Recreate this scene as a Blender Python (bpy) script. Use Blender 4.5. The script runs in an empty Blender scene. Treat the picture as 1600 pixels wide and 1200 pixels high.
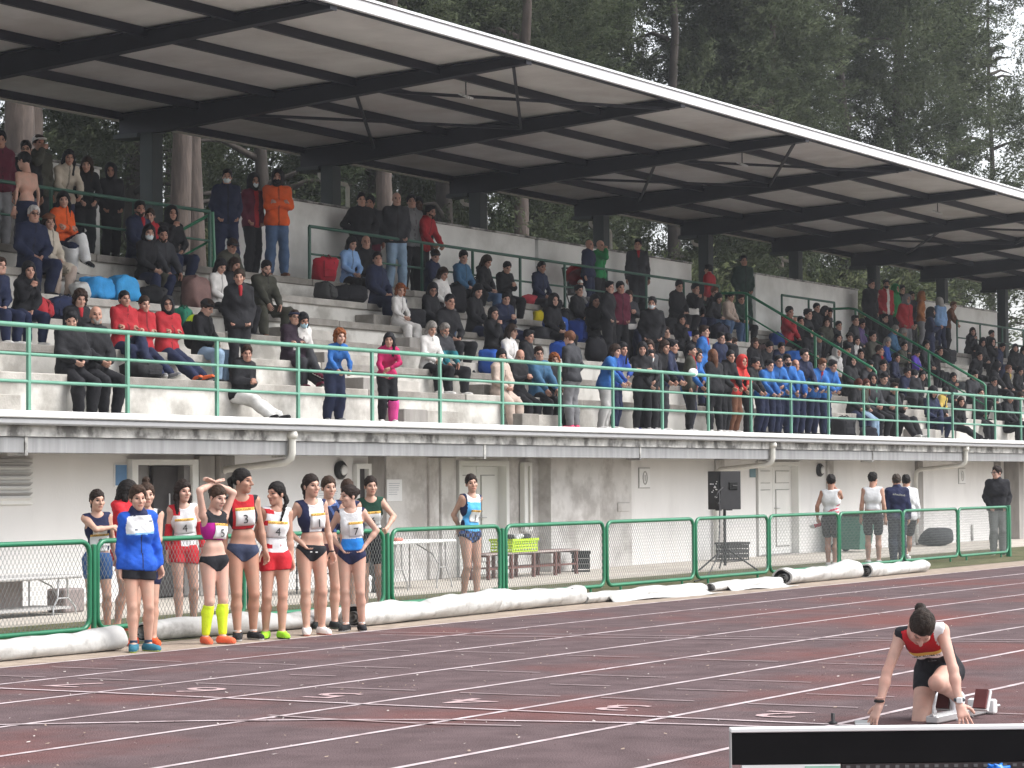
import bpy, math, random
import numpy as np
from mathutils import Vector, Matrix
R = math.radians
rng = random.Random(7)
S = bpy.context.scene
COL = S.collection
# ------------------------------------------------------------------ camera
cam_d = bpy.data.cameras.new('camera')
cam = bpy.data.objects.new('camera', cam_d); COL.objects.link(cam); S.camera = cam
cam_d.sensor_width = 36.0; cam_d.lens = 90.0; cam_d.clip_start = .5; cam_d.clip_end = 900
_y, _p, _r = R(29.85), R(2.17), R(-.43)
_f = Vector((math.cos(_y)*math.cos(_p), math.sin(_y)*math.cos(_p), math.sin(_p)))
_rt = Vector((math.sin(_y), -math.cos(_y), 0)); _up = _rt.cross(_f)
_rt, _up = math.cos(_r)*_rt+math.sin(_r)*_up, -math.sin(_r)*_rt+math.cos(_r)*_up
cam.matrix_world = Matrix(((_rt.x, _up.x, -_f.x, 0), (_rt.y, _up.y, -_f.y, 0), (_rt.z, _up.z, -_f.z, 1.64), (0, 0, 0, 1)))
# ------------------------------------------------------------------ world, sun, exposure (overcast day)
W = bpy.data.worlds.new('World'); S.world = W; W.use_nodes = True
nt = W.node_tree; nt.nodes.clear()
sky = nt.nodes.new('ShaderNodeTexSky'); sky.sky_type = 'NISHITA'; sky.sun_disc = False
SUN_EL, SUN_AZ = R(52), R(-65)          # light comes from the track side, over the camera's right shoulder
sky.sun_elevation = SUN_EL; sky.sun_rotation = R(90)-SUN_AZ; sky.air_density = 1.0; sky.dust_density = 3.0
hs = nt.nodes.new('ShaderNodeHueSaturation'); hs.inputs['Saturation'].default_value = .22
bg = nt.nodes.new('ShaderNodeBackground'); bg.inputs['Strength'].default_value = .14
wo = nt.nodes.new('ShaderNodeOutputWorld')
nt.links.new(sky.outputs[0], hs.inputs['Color']); nt.links.new(hs.outputs[0], bg.inputs[0]); nt.links.new(bg.outputs[0], wo.inputs[0])
sd = bpy.data.lights.new('sun', 'SUN'); sd.energy = 1.1; sd.angle = R(35); sd.color = (1, .985, .965)
sun = bpy.data.objects.new('sun', sd); COL.objects.link(sun)
_d = Vector((math.cos(SUN_EL)*math.cos(SUN_AZ), math.cos(SUN_EL)*math.sin(SUN_AZ), math.sin(SUN_EL)))
sun.rotation_euler = _d.to_track_quat('Z', 'Y').to_euler()
S.view_settings.view_transform = 'Standard'; S.view_settings.look = 'None'
S.view_settings.exposure = 1.34; S.view_settings.gamma = 1; S.view_settings.use_curve_mapping = False
S.cycles.max_bounces = 6; S.cycles.diffuse_bounces = 3; S.cycles.transparent_max_bounces = 6

# ------------------------------------------------------------------ materials
MATS = {}
def mat(name, col, rough=.7, metal=0., noise=.12, nscale=8., bump=0., bscale=60., col2=None, mix2=.5, n2scale=1.5, n2edge=(.45, .65), spec=.4, stretch=None, emit=None, gen=False):
    """procedural material: base colour with large and small noise variation, optional second colour in patches, optional bump"""
    if name in MATS: return MATS[name]
    m = bpy.data.materials.new(name); m.use_nodes = True; MATS[name] = m
    n = m.node_tree.nodes; L = m.node_tree.links; b = n['Principled BSDF']
    b.inputs['Roughness'].default_value = rough; b.inputs['Metallic'].default_value = metal
    b.inputs['Specular IOR Level'].default_value = spec
    tc = n.new('ShaderNodeTexCoord')
    src = tc.outputs['Object' if not gen else 'Generated']
    if stretch:
        mp = n.new('ShaderNodeMapping'); mp.inputs['Scale'].default_value = stretch
        L.new(src, mp.inputs[0]); src = mp.outputs[0]
    no = n.new('ShaderNodeTexNoise'); no.inputs['Scale'].default_value = nscale; no.inputs['Detail'].default_value = 5
    L.new(src, no.inputs['Vector'])
    cr = n.new('ShaderNodeValToRGB')
    c = np.array(col[:3], float)
    cr.color_ramp.elements[0].position = .3; cr.color_ramp.elements[1].position = .7
    cr.color_ramp.elements[0].color = (*(c*(1-noise)), 1); cr.color_ramp.elements[1].color = (*np.minimum(c*(1+noise), 1), 1)
    L.new(no.outputs[0], cr.inputs[0]); out = cr.outputs[0]
    if col2 is not None:
        n2 = n.new('ShaderNodeTexNoise'); n2.inputs['Scale'].default_value = n2scale; n2.inputs['Detail'].default_value = 6
        n2.inputs['Roughness'].default_value = .6
        L.new(src, n2.inputs['Vector'])
        r2 = n.new('ShaderNodeValToRGB'); r2.color_ramp.elements[0].position = n2edge[0]; r2.color_ramp.elements[1].position = n2edge[1]
        r2.color_ramp.elements[0].color = (0, 0, 0, 1); r2.color_ramp.elements[1].color = (mix2, mix2, mix2, 1)
        L.new(n2.outputs[0], r2.inputs[0])
        mx = n.new('ShaderNodeMixRGB'); mx.inputs[2].default_value = (*col2, 1)
        L.new(r2.outputs[0], mx.inputs[0]); L.new(out, mx.inputs[1]); out = mx.outputs[0]
    L.new(out, b.inputs['Base Color'])
    if bump:
        n3 = n.new('ShaderNodeTexNoise'); n3.inputs['Scale'].default_value = bscale; n3.inputs['Detail'].default_value = 4
        L.new(src, n3.inputs['Vector'])
        bp = n.new('ShaderNodeBump'); bp.inputs['Strength'].default_value = bump; bp.inputs['Distance'].default_value = .02
        L.new(n3.outputs[0], bp.inputs['Height']); L.new(bp.outputs[0], b.inputs['Normal'])
    if emit:
        b.inputs['Emission Color'].default_value = (*col[:3], 1); b.inputs['Emission Strength'].default_value = emit
    return m

# ------------------------------------------------------------------ mesh collecting
class MB:
    """collects boxes, tubes and sheets, links them as ONE mesh object"""
    def __init__(s): s.v = []; s.f = []; s.m = []; s.sm = []
    def add(s, vs, fs, mi=0, smooth=False):
        o = len(s.v); s.v += [tuple(map(float, v)) for v in vs]
        for f in fs: s.f.append([i+o for i in f]); s.m.append(mi); s.sm.append(smooth)
        return s
    def box(s, x0, x1, y0, y1, z0, z1, mi=0, bev=0.):
        if bev <= 0:
            v = [(x, y, z) for z in (z0, z1) for y in (y0, y1) for x in (x0, x1)]
            f = [(0, 2, 3, 1), (4, 5, 7, 6), (0, 1, 5, 4), (2, 6, 7, 3), (0, 4, 6, 2), (1, 3, 7, 5)]
            return s.add(v, f, mi)
        b = min(bev, (x1-x0)*.45, (y1-y0)*.45, (z1-z0)*.45)
        v = []
        for zz, ins in ((z0, b), (z0+b, 0), (z1-b, 0), (z1, b)):
            a0, a1, c0, c1 = x0+ins, x1-ins, y0+ins, y1-ins
            k = b if ins == 0 else b*.4
            v += [(a0+k, c0, zz), (a1-k, c0, zz), (a1, c0+k, zz), (a1, c1-k, zz), (a1-k, c1, zz), (a0+k, c1, zz), (a0, c1-k, zz), (a0, c0+k, zz)]
        f = [tuple(range(7, -1, -1)), tuple(range(24, 32))]
        for r in range(3):
            for i in range(8):
                j = (i+1) % 8; f.append((r*8+i, r*8+j, r*8+8+j, r*8+8+i))
        return s.add(v, f, mi)
    def obox(s, c, ax, ay, az, mi=0):
        """box with centre c and half-axis vectors"""
        c, ax, ay, az = map(lambda q: np.array(q, float), (c, ax, ay, az))
        v = [c+i*ax+j*ay+k*az for k in (-1, 1) for j in (-1, 1) for i in (-1, 1)]
        return s.add(v, [(0, 2, 3, 1), (4, 5, 7, 6), (0, 1, 5, 4), (2, 6, 7, 3), (0, 4, 6, 2), (1, 3, 7, 5)], mi)
    def beam(s, a, b, w, h, mi=0):
        """straight bar of w x h between two points (h is measured upright)"""
        a = np.array(a, float); b = np.array(b, float); d = b-a; L = np.linalg.norm(d); d /= L
        up = np.array((0, 0, 1.)) if abs(d[2]) < .95 else np.array((0, 1., 0))
        sd = np.cross(d, up); sd /= np.linalg.norm(sd); u = np.cross(sd, d)
        return s.obox((a+b)/2, d*L/2, sd*w/2, u*h/2, mi)
    def tube(s, pts, r, seg=8, mi=0, cap=True, smooth=True):
        pts = [np.array(p, float) for p in pts]; n = len(pts)
        rs = [r]*n if np.isscalar(r) else list(r)
        o = len(s.v); rings = []
        t0 = pts[1]-pts[0]; t0 /= np.linalg.norm(t0)
        ref = np.array((0, 0, 1.)) if abs(t0[2]) < .9 else np.array((1., 0, 0))
        nrm = np.cross(t0, ref); nrm /= np.linalg.norm(nrm)
        for i, p in enumerate(pts):
            a = pts[max(i-1, 0)]; b = pts[min(i+1, n-1)]
            t = b-a; t /= (np.linalg.norm(t)+1e-9)
            nrm = nrm-t*np.dot(nrm, t); nrm /= (np.linalg.norm(nrm)+1e-9); bi = np.cross(t, nrm)
            rings.append([p+rs[i]*(math.cos(q)*nrm+math.sin(q)*bi) for q in np.arange(seg)*2*math.pi/seg])
        vs = [v for rg in rings for v in rg]; fs = []
        for i in range(n-1):
            for k in range(seg):
                k2 = (k+1) % seg; fs.append((i*seg+k, i*seg+k2, (i+1)*seg+k2, (i+1)*seg+k))
        s.add(vs, fs, mi, smooth)
        if cap: s.add(rings[0], [tuple(range(seg-1, -1, -1))], mi); s.add(rings[-1], [tuple(range(seg))], mi)
        return s
    def lathe(s, prof, c=(0, 0, 0), seg=16, mi=0):
        vs = []; fs = []
        for r, z in prof:
            for k in range(seg):
                q = 2*math.pi*k/seg; vs.append((c[0]+r*math.cos(q), c[1]+r*math.sin(q), c[2]+z))
        for i in range(len(prof)-1):
            for k in range(seg):
                k2 = (k+1) % seg; fs.append((i*seg+k, i*seg+k2, (i+1)*seg+k2, (i+1)*seg+k))
        fs.append(tuple(range(seg-1, -1, -1))); fs.append(tuple(range((len(prof)-1)*seg, len(prof)*seg)))
        return s.add(vs, fs, mi, True)
    def mesh(s, name):
        me = bpy.data.meshes.new(name); me.from_pydata(s.v, [], s.f)
        me.polygons.foreach_set('material_index', s.m); me.polygons.foreach_set('use_smooth', s.sm); me.update()
        return me
    def build(s, name, mats, parent=None, **kw):
        me = s.mesh(name)
        for m in (mats if isinstance(mats, (list, tuple)) else [mats]): me.materials.append(m)
        return link(name, me, parent, **kw)

def link(name, data, parent=None, label=None, cat=None, group=None, kind=None, loc=None, rz=None):
    o = bpy.data.objects.new(name, data); COL.objects.link(o)
    if parent is not None: o.parent = parent
    return tag(o, label, cat, group, kind, loc, rz)
def tag(o, label=None, cat=None, group=None, kind=None, loc=None, rz=None):
    if label: o['label'] = label
    if cat: o['category'] = cat
    if group: o['group'] = group
    if kind: o['kind'] = kind
    if loc is not None: o.location = loc
    if rz is not None: o.rotation_euler = (0, 0, rz)
    return o
def thing(name, label, cat, loc=(0, 0, 0), rz=0, group=None): return link(name, None, None, label, cat, group, None, loc, rz)
def copy_thing(o, label=None, loc=None, rz=None):
    def cp(q, par):
        c = q.copy(); COL.objects.link(c)
        if par is not None: c.parent = par
        for ch in kids.get(q.name, []): cp(ch, c)
        return c
    kids = {}
    for q in o.children_recursive: kids.setdefault(q.parent.name, []).append(q)
    c = cp(o, None)
    if label: c['label'] = label
    if loc is not None: c.location = loc
    if rz is not None: c.rotation_euler = (0, 0, rz)
    return c
def text(name, body, size, m, parent, loc, rot=(0, 0, 0), ext=.0005, sx=1.):
    cu = bpy.data.curves.new(name, 'FONT'); cu.body = body; cu.size = size; cu.align_x = 'CENTER'; cu.align_y = 'CENTER'; cu.extrude = ext
    cu.resolution_u = 3; tmp = bpy.data.objects.new('tmp', cu); COL.objects.link(tmp)
    me = bpy.data.meshes.new_from_object(tmp.evaluated_get(bpy.context.evaluated_depsgraph_get())); bpy.data.objects.remove(tmp); bpy.data.curves.remove(cu)
    me.name = name; me.materials.clear(); me.materials.append(m); me.polygons.foreach_set('material_index', [0]*len(me.polygons))
    o = link(name, me, parent); o.location = loc; o.rotation_euler = rot; o.scale = (sx, 1, 1)
    return o
# ------------------------------------------------------------------ people: blended limbs turned into one surface
A_ = lambda *q: np.array(q, float)
class Field:
    def __init__(s, lo, hi, res):
        s.lo = np.array(lo, float); s.res = res
        s.n = np.maximum(np.ceil((np.array(hi)-s.lo)/res).astype(int)+1, 4)
        s.V = np.full(s.n, .3, np.float32)
        s.ax = [s.lo[i]+res*np.arange(s.n[i]) for i in range(3)]
    def _sub(s, lo, hi):
        i0 = np.maximum(np.floor((lo-s.lo)/s.res).astype(int), 0); i1 = np.minimum(np.ceil((hi-s.lo)/s.res).astype(int)+1, s.n)
        if np.any(i1 <= i0): return None, None
        sl = tuple(slice(a, b) for a, b in zip(i0, i1))
        return sl, np.stack(np.meshgrid(*[s.ax[i][sl[i]] for i in range(3)], indexing='ij'), -1)
    def _mix(s, sl, d, k):
        v = s.V[sl]
        if k > 0:
            h = np.clip(.5+.5*(v-d)/k, 0, 1); s.V[sl] = v*(1-h)+d*h-k*h*(1-h)
        else: s.V[sl] = np.minimum(v, d)
    def cone(s, a, b, ra, rb=None, k=.03):
        rb = ra if rb is None else rb
        a = np.asarray(a, float); b = np.asarray(b, float); m = max(ra, rb)+k+2*s.res
        sl, P = s._sub(np.minimum(a, b)-m, np.maximum(a, b)+m)
        if sl is None: return s
        ab = b-a; L = max(ab@ab, 1e-9); t = np.clip(((P-a)@ab)/L, 0, 1)
        d = np.linalg.norm(P-a-t[..., None]*ab, axis=-1)-(ra+(rb-ra)*t)
        s._mix(sl, d, k); return s
    def ell(s, c, r, k=.02, M=None):
        c = np.asarray(c, float); r = np.asarray(r, float); m = r.max()+k+2*s.res
        sl, P = s._sub(c-m, c+m)
        if sl is None: return s
        q = P-c
        if M is not None: q = q@M
        k0 = np.linalg.norm(q/r, axis=-1); k1 = np.linalg.norm(q/(r*r), axis=-1)+1e-9
        s._mix(sl, k0*(k0-1)/k1, k); return s
    def grid(s): return np.stack(np.meshgrid(*s.ax, indexing='ij'), -1)
    def cut(s, fn, P=None):
        s.V = np.maximum(s.V, fn(s.grid() if P is None else P)); return s
    def wrinkle(s, amp, fr, seed=0):
        x, y, z = np.meshgrid(*s.ax, indexing='ij')
        s.V = s.V+amp*np.sin(fr*x+seed+1.3*np.sin(fr*.6*z+seed))*np.sin(fr*1.1*z+2*seed+np.sin(fr*.7*y)); return s
    def surf(s):
        """naive surface nets: vertices, quads"""
        V = s.V.copy(); n = V.shape
        V[0] = V[-1] = .3; V[:, 0] = V[:, -1] = .3; V[:, :, 0] = V[:, :, -1] = .3
        ins = V < 0
        c = [ins[i:n[0]-1+i, j:n[1]-1+j, k:n[2]-1+k] for i in (0, 1) for j in (0, 1) for k in (0, 1)]
        cnt = sum(q.astype(np.int8) for q in c); mixed = (cnt > 0) & (cnt < 8)
        ci = np.argwhere(mixed); N = len(ci)
        if N == 0: return np.zeros((0, 3)), np.zeros((0, 4), int)
        idx = np.full(mixed.shape, -1); idx[mixed] = np.arange(N)
        off = np.array([(i, j, k) for i in (0, 1) for j in (0, 1) for k in (0, 1)])
        vals = np.stack([V[ci[:, 0]+o[0], ci[:, 1]+o[1], ci[:, 2]+o[2]] for o in off], 1)
        acc = np.zeros((N, 3)); w = np.zeros(N)
        for a in range(8):
            for b in range(a+1, 8):
                if np.abs(off[a]-off[b]).sum() != 1: continue
                va, vb = vals[:, a], vals[:, b]; cr = (va < 0) != (vb < 0)
                t = np.where(cr, va/np.where(cr, va-vb, 1), 0)
                acc += cr[:, None]*(off[a]+t[:, None]*(off[b]-off[a])); w += cr
        vs = s.lo+s.res*(ci+acc/w[:, None])
        quads = []
        for ax in range(3):
            a1, a2 = [(1, 2), (2, 0), (0, 1)][ax]
            sl0 = [slice(None)]*3; sl1 = [slice(None)]*3; sl0[ax] = slice(0, -1); sl1[ax] = slice(1, None)
            i0 = ins[tuple(sl0)]; i1 = ins[tuple(sl1)]
            e = np.argwhere(i0 != i1); e = e[(e[:, a1] > 0) & (e[:, a2] > 0) & (e[:, a1] < n[a1]-1) & (e[:, a2] < n[a2]-1)]
            fl = i0[e[:, 0], e[:, 1], e[:, 2]]
            d1 = np.eye(3, dtype=int)[a1]; d2 = np.eye(3, dtype=int)[a2]
            g = lambda q: idx[q[:, 0], q[:, 1], q[:, 2]]
            q = np.stack([g(e-d1-d2), g(e-d2), g(e), g(e-d1)], 1)
            q = np.where(fl[:, None], q, q[:, ::-1]); quads.append(q)
        q = np.concatenate(quads); q = q[(q >= 0).all(1)]
        return vs, q

def np_mesh(name, vs, q, mi=None, tri=None):
    me = bpy.data.meshes.new(name); me.vertices.add(len(vs)); me.vertices.foreach_set('co', np.asarray(vs, np.float32).ravel())
    nq = len(q); me.loops.add(nq*4); me.loops.foreach_set('vertex_index', np.asarray(q, np.int32).ravel())
    me.polygons.add(nq); me.polygons.foreach_set('loop_start', np.arange(0, nq*4, 4, dtype=np.int32))
    if mi is not None: me.polygons.foreach_set('material_index', np.asarray(mi, np.int32))
    me.polygons.foreach_set('use_smooth', np.ones(nq, bool)); me.update(calc_edges=True)
    return me

# ---- the head and its hair, in head space (face towards -Y, eyes near the origin, chin at -.115, crown at +.12)
def _skull(f, g=0.):
    f.ell((0, .012, .032), (.074+g, .092+g, .087+g), k=0); f.ell((0, -.03, -.05), (.057+g, .058+g, .066+g), k=.03)
    f.cone((0, -.06, -.098), (0, -.055, -.092), .024+g, k=.025)
    return f
def make_head(res, male):
    f = Field((-.1, -.14, -.2), (.1, .13, .14), res); _skull(f)
    f.cone((-.028, -.077, .024), (.028, -.077, .024), .014, k=.015)
    for s in (-1, 1):
        f.ell((s*.043, -.058, -.028), (.022, .026, .02), k=.02); f.ell((s*.074, .014, -.012), (.009, .019, .031), k=.006)
    if male: f.cone((-.035, -.035, -.088), (.035, -.035, -.088), .03, k=.03)
    f.cone((0, .02, -.06), (0, .035, -.19), .054 if male else .047, .058 if male else .05, k=.03)
    P = f.grid(); e = np.minimum(*[np.linalg.norm(P-A_(s*.032, -.1, .004), axis=-1)-.019 for s in (-1, 1)])
    f.V = np.maximum(f.V, -e).astype(np.float32)
    f.cone((0, -.088, .012), (0, -.112, -.03), .008, .0135, k=.01); f.cone((-.012, -.094, -.034), (.012, -.094, -.034), .009, k=.006)
    f.cone((-.017, -.083, -.066), (.017, -.083, -.066), .0085, k=.004)
    vs, q = f.surf(); c = vs[q].mean(1); mi = np.zeros(len(q), int)
    ax = np.abs(c[:, 0])
    mi[(c[:, 1] < -.06) & (np.hypot((ax-.032)*.75, (c[:, 2]-.004)*1.15) < .0105)] = 1
    mi[(c[:, 1] < -.06) & (ax > .014) & (ax < .05) & (np.abs(c[:, 2]-.029) < res*.36)] = 3
    mi[(c[:, 1] < -.078) & (ax < .023) & (np.abs(c[:, 2]+.066) < max(.0085, res*.55))] = 2
    return vs, q, mi
HEADS = {}
def head(res, male):
    k = (res, male)
    if k not in HEADS: HEADS[k] = make_head(res, male)
    return HEADS[k]
HAIR = {}
def hairline(P, up=0.): return (-.026+up-.98*P[..., 1]-P[..., 2]-.5*np.maximum(np.abs(P[..., 0])-.052, 0)+.006*np.sin(90*P[..., 0]))*.7
def hair(style, fine):
    if (style, fine) in HAIR: return HAIR[style, fine]
    res = .008 if fine else .0125
    f = Field((-.16, -.17, -.42), (.16, .2, .23), res); g = .017
    if style in ('short', 'pony', 'bun', 'long', 'braid', 'bob', 'quiff', 'curly', 'topbun'):
        if style == 'curly': g = .03
        if style in ('pony', 'bun', 'braid', 'topbun'): g = .010
        if style in ('short', 'quiff'): g = .013
        if style in ('long', 'bob'): g = .022
        f.ell((0, .014, .036), (.074+g*.9, .092+g, .087+g*1.15), k=0)
        if style == 'quiff': f.ell((.012, -.055, .098), (.05, .042, .028), k=.02); f.ell((-.02, .02, .095), (.06, .07, .036), k=.03)
        if style == 'short': f.ell((0, -.01, .095), (.062, .08, .030), k=.03)
        f.cut(lambda P: hairline(P, .016*np.clip(1-np.abs(P[..., 0])/.06, 0, 1) if style in ('short', 'quiff', 'curly') else 0))
        if style == 'curly':
            for s in (-1, 1): f.cone((s*.08, .02, .02), (s*.085, .0, -.07), .034, .03, k=.03)
            f.cone((0, .08, 0), (0, .075, -.09), .06, .05, k=.03); f.wrinkle(.009, 75)
        if style == 'pony': f.cone((0, .09, .05), (0, .135, .0), .022, .03, k=.012); f.cone((0, .135, 0), (.01, .12, -.17), .03, .012, k=.02)
        if style == 'bun': f.ell((0, .115, .04), (.04, .035, .04), k=.012)
        if style == 'topbun': f.ell((0, .045, .15), (.042, .042, .038), k=.012)
        if style == 'braid':
            f.cone((0, .1, .03), (.055, .1, -.08), .026, .028, k=.02)
            for i in range(6): f.ell((.06+.004*i, .085-.02*i, -.1-.035*i), (.022-.002*i, .022-.002*i, .024), k=.012)
        if style in ('long', 'bob'):
            zb = -.26 if style == 'long' else -.12
            for s in (-1, 1):
                f.cone((s*.07, .02, .03), (s*.084, .012, -.07), .03, .032, k=.03); f.cone((s*.084, .012, -.07), (s*.08, -.01, zb), .032, .018, k=.03)
            f.cone((0, .07, .0), (0, .085, -.1), .07, .06, k=.03); f.cone((0, .085, -.1), (0, .085, zb-.04), .06, .035, k=.03)
        f.wrinkle(.004 if style not in ('short', 'quiff') else .0055, 120 if style not in ('short', 'quiff') else 95)
    elif style in ('beanie', 'cap', 'beret', 'flatcap'):
        z0 = .035
        if style == 'beret':
            f.ell((0, .01, .085), (.105, .115, .04), k=0); f.cone((0, 0, .05), (0, 0, .06), .085, .09, k=.02)
        else: f.ell((0, .014, .04), (.09, .108, .1), k=0)
        f.cut(lambda P: z0-.25*P[..., 1]*(1 if style != 'beret' else .3)-P[..., 2])
        if style in ('cap', 'flatcap'):
            b = Field(f.lo, f.lo+f.res*(f.n-1), f.res); b.ell((0, -.1, .06), (.07, .075, .014), k=0); f.V = np.minimum(f.V, b.V)
        if style == 'beanie':
            for q in range(24):
                a, c = q*math.pi/12, (q+1)*math.pi/12
                f.cone((.083*math.sin(a), .014-.1*math.cos(a), .05+.012*math.cos(a)), (.083*math.sin(c), .014-.1*math.cos(c), .05+.012*math.cos(c)), .017, k=.004)
    elif style == 'hood':
        _skull(f, .032); f.cone((0, .05, -.02), (0, .055, -.15), .09, .1, k=.05)
        P = f.grid(); f.V = np.maximum(f.V, -(np.linalg.norm((P-A_(0, -.12, -.012))/A_(.66, 1.2, .98), axis=-1)-.098)); f.cut(lambda P: -.17-P[..., 2])
    elif style == 'mask':
        _skull(f, .009); f.cut(lambda P: np.maximum(np.maximum(P[..., 2]+.02, -.108-P[..., 2]), P[..., 1]+.03))
    elif style == 'beard':
        _skull(f, .008); f.cut(lambda P: np.maximum(np.maximum(P[..., 2]+.05-.9*np.maximum(np.abs(P[..., 0])-.03, 0), P[..., 1]+.01), -np.hypot(P[..., 0]*.8, P[..., 2]+.066)+.012))
    elif style == 'headband':
        _skull(f, .012); f.cut(lambda P: np.abs(P[..., 2]-.055+.2*P[..., 1])-.016)
    vs, q = f.surf(); HAIR[style, fine] = np_mesh(style, vs, q); return HAIR[style, fine]

# ---- hands, in hand space: wrist at the origin, fingers towards -Z, palm faces +Y, thumb at +X
HANDS = {}
def hand(kind, fine):
    if (kind, fine) in HANDS: return HANDS[kind, fine]
    res = .0065 if fine else .0105
    f = Field((-.075, -.05, -.22), (.095, .11, .05), res)
    curl = {'relax': .38, 'flat': .1, 'fist': 1.25, 'fan': .06}[kind]; spread = .16 if kind == 'fan' else .03
    f.cone((0, 0, .03), (0, 0, -.02), .026, .025, k=.01)
    for i, x in enumerate((.03, .011, -.009, -.028)): f.cone((x*.5, 0, -.015), (x, 0, -.082), .016, .0145, k=.014)
    for i, (x, L) in enumerate(((.031, .068), (.011, .077), (-.01, .07), (-.03, .055))):
        a = curl*(1+.12*i); p = A_(x, .002, -.084); sx = math.sin(spread*(1.4-i)*1.3)
        th = a*.6
        for j, fr in enumerate((.45, .31, .24)):
            n = p+L*fr*A_(sx, math.sin(th), -math.cos(th)); f.cone(p, n, .0098-.0012*j, .0088-.0012*j, k=.003); p = n; th += a
    t = {'relax': [(.026, .008, -.022), (.052, .03, -.05), (.056, .045, -.08), (.052, .056, -.1)], 'fist': [(.026, .01, -.025), (.045, .035, -.055), (.025, .052, -.075), (.008, .056, -.08)],
         'flat': [(.026, .006, -.022), (.055, .018, -.05), (.066, .026, -.08), (.068, .03, -.104)], 'fan': [(.026, .0, -.018), (.06, .01, -.035), (.078, .012, -.055), (.086, .014, -.076)]}[kind]
    for a, b, r in zip(t[:-1], t[1:], (.0155, .0125, .0108)): f.cone(a, b, r, r*.88, k=.004)
    HANDS[kind, fine] = f.surf(); return HANDS[kind, fine]

def nrm(v): v = np.asarray(v, float); return v/(np.linalg.norm(v)+1e-9)
def rot(ax, a):
    ax = nrm(ax); K = np.array([[0, -ax[2], ax[1]], [ax[2], 0, -ax[0]], [-ax[1], ax[0], 0]]); return np.eye(3)+math.sin(a)*K+(1-math.cos(a))*K@K
def ik(a, t, l1, l2, pole):
    a = np.asarray(a, float); t = np.asarray(t, float); d = t-a; D = np.linalg.norm(d); D2 = min(max(D, abs(l1-l2)+.02), (l1+l2)*.998); u = d/D
    c = (l1*l1+D2*D2-l2*l2)/(2*D2); hgt = math.sqrt(max(l1*l1-c*c, 0)); p = np.asarray(pole, float); p = nrm(p-u*(p@u))
    return a+u*c+p*hgt, a+u*D2
# arm presets: hand target from the shoulder (out, forward, up) and elbow direction, for a 1.70 m body
ARMS = dict(down=((.07, .03, -.52), (.3, -1, 0), 'relax'), hips=((-.0, .05, -.40), (1, -.5, 0), 'relax'), folded=((-.2, .17, -.2), (.6, .3, -1), 'fist'),
            lap=((-.08, .26, -.36), (.9, -.2, -.5), 'relax'), knees=((-.04, .38, -.40), (.8, -.2, -.7), 'relax'), phone=((-.12, .27, -.17), (.7, -.2, -1), 'fist'),
            chin=((-.13, .17, .02), (.4, .5, -1), 'fist'), back=((-.12, -.16, -.44), (1, -.5, 0), 'relax'), headtop=((-.13, .0, .36), (1, .25, .2), 'flat'),
            rail=((-.02, .40, -.30), (.8, -.3, -.5), 'fist'), railx=((-.16, .34, -.22), (1, .2, -.3), 'relax'), pocket=((.0, .1, -.46), (.7, -1, 0), 'fist'), opp=((-.28, .15, -.12), (.3, 1, -.4), 'relax'),
            reach=((.02, .5, -.12), (.5, -.2, -1), 'relax'), face=((-.14, .2, .12), (.6, .3, -1), 'fist'), carry=((.12, .08, -.48), (.4, -1, 0), 'fist'),
            out=((.2, .3, -.3), (.6, -.4, -.5), 'relax'))

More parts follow.
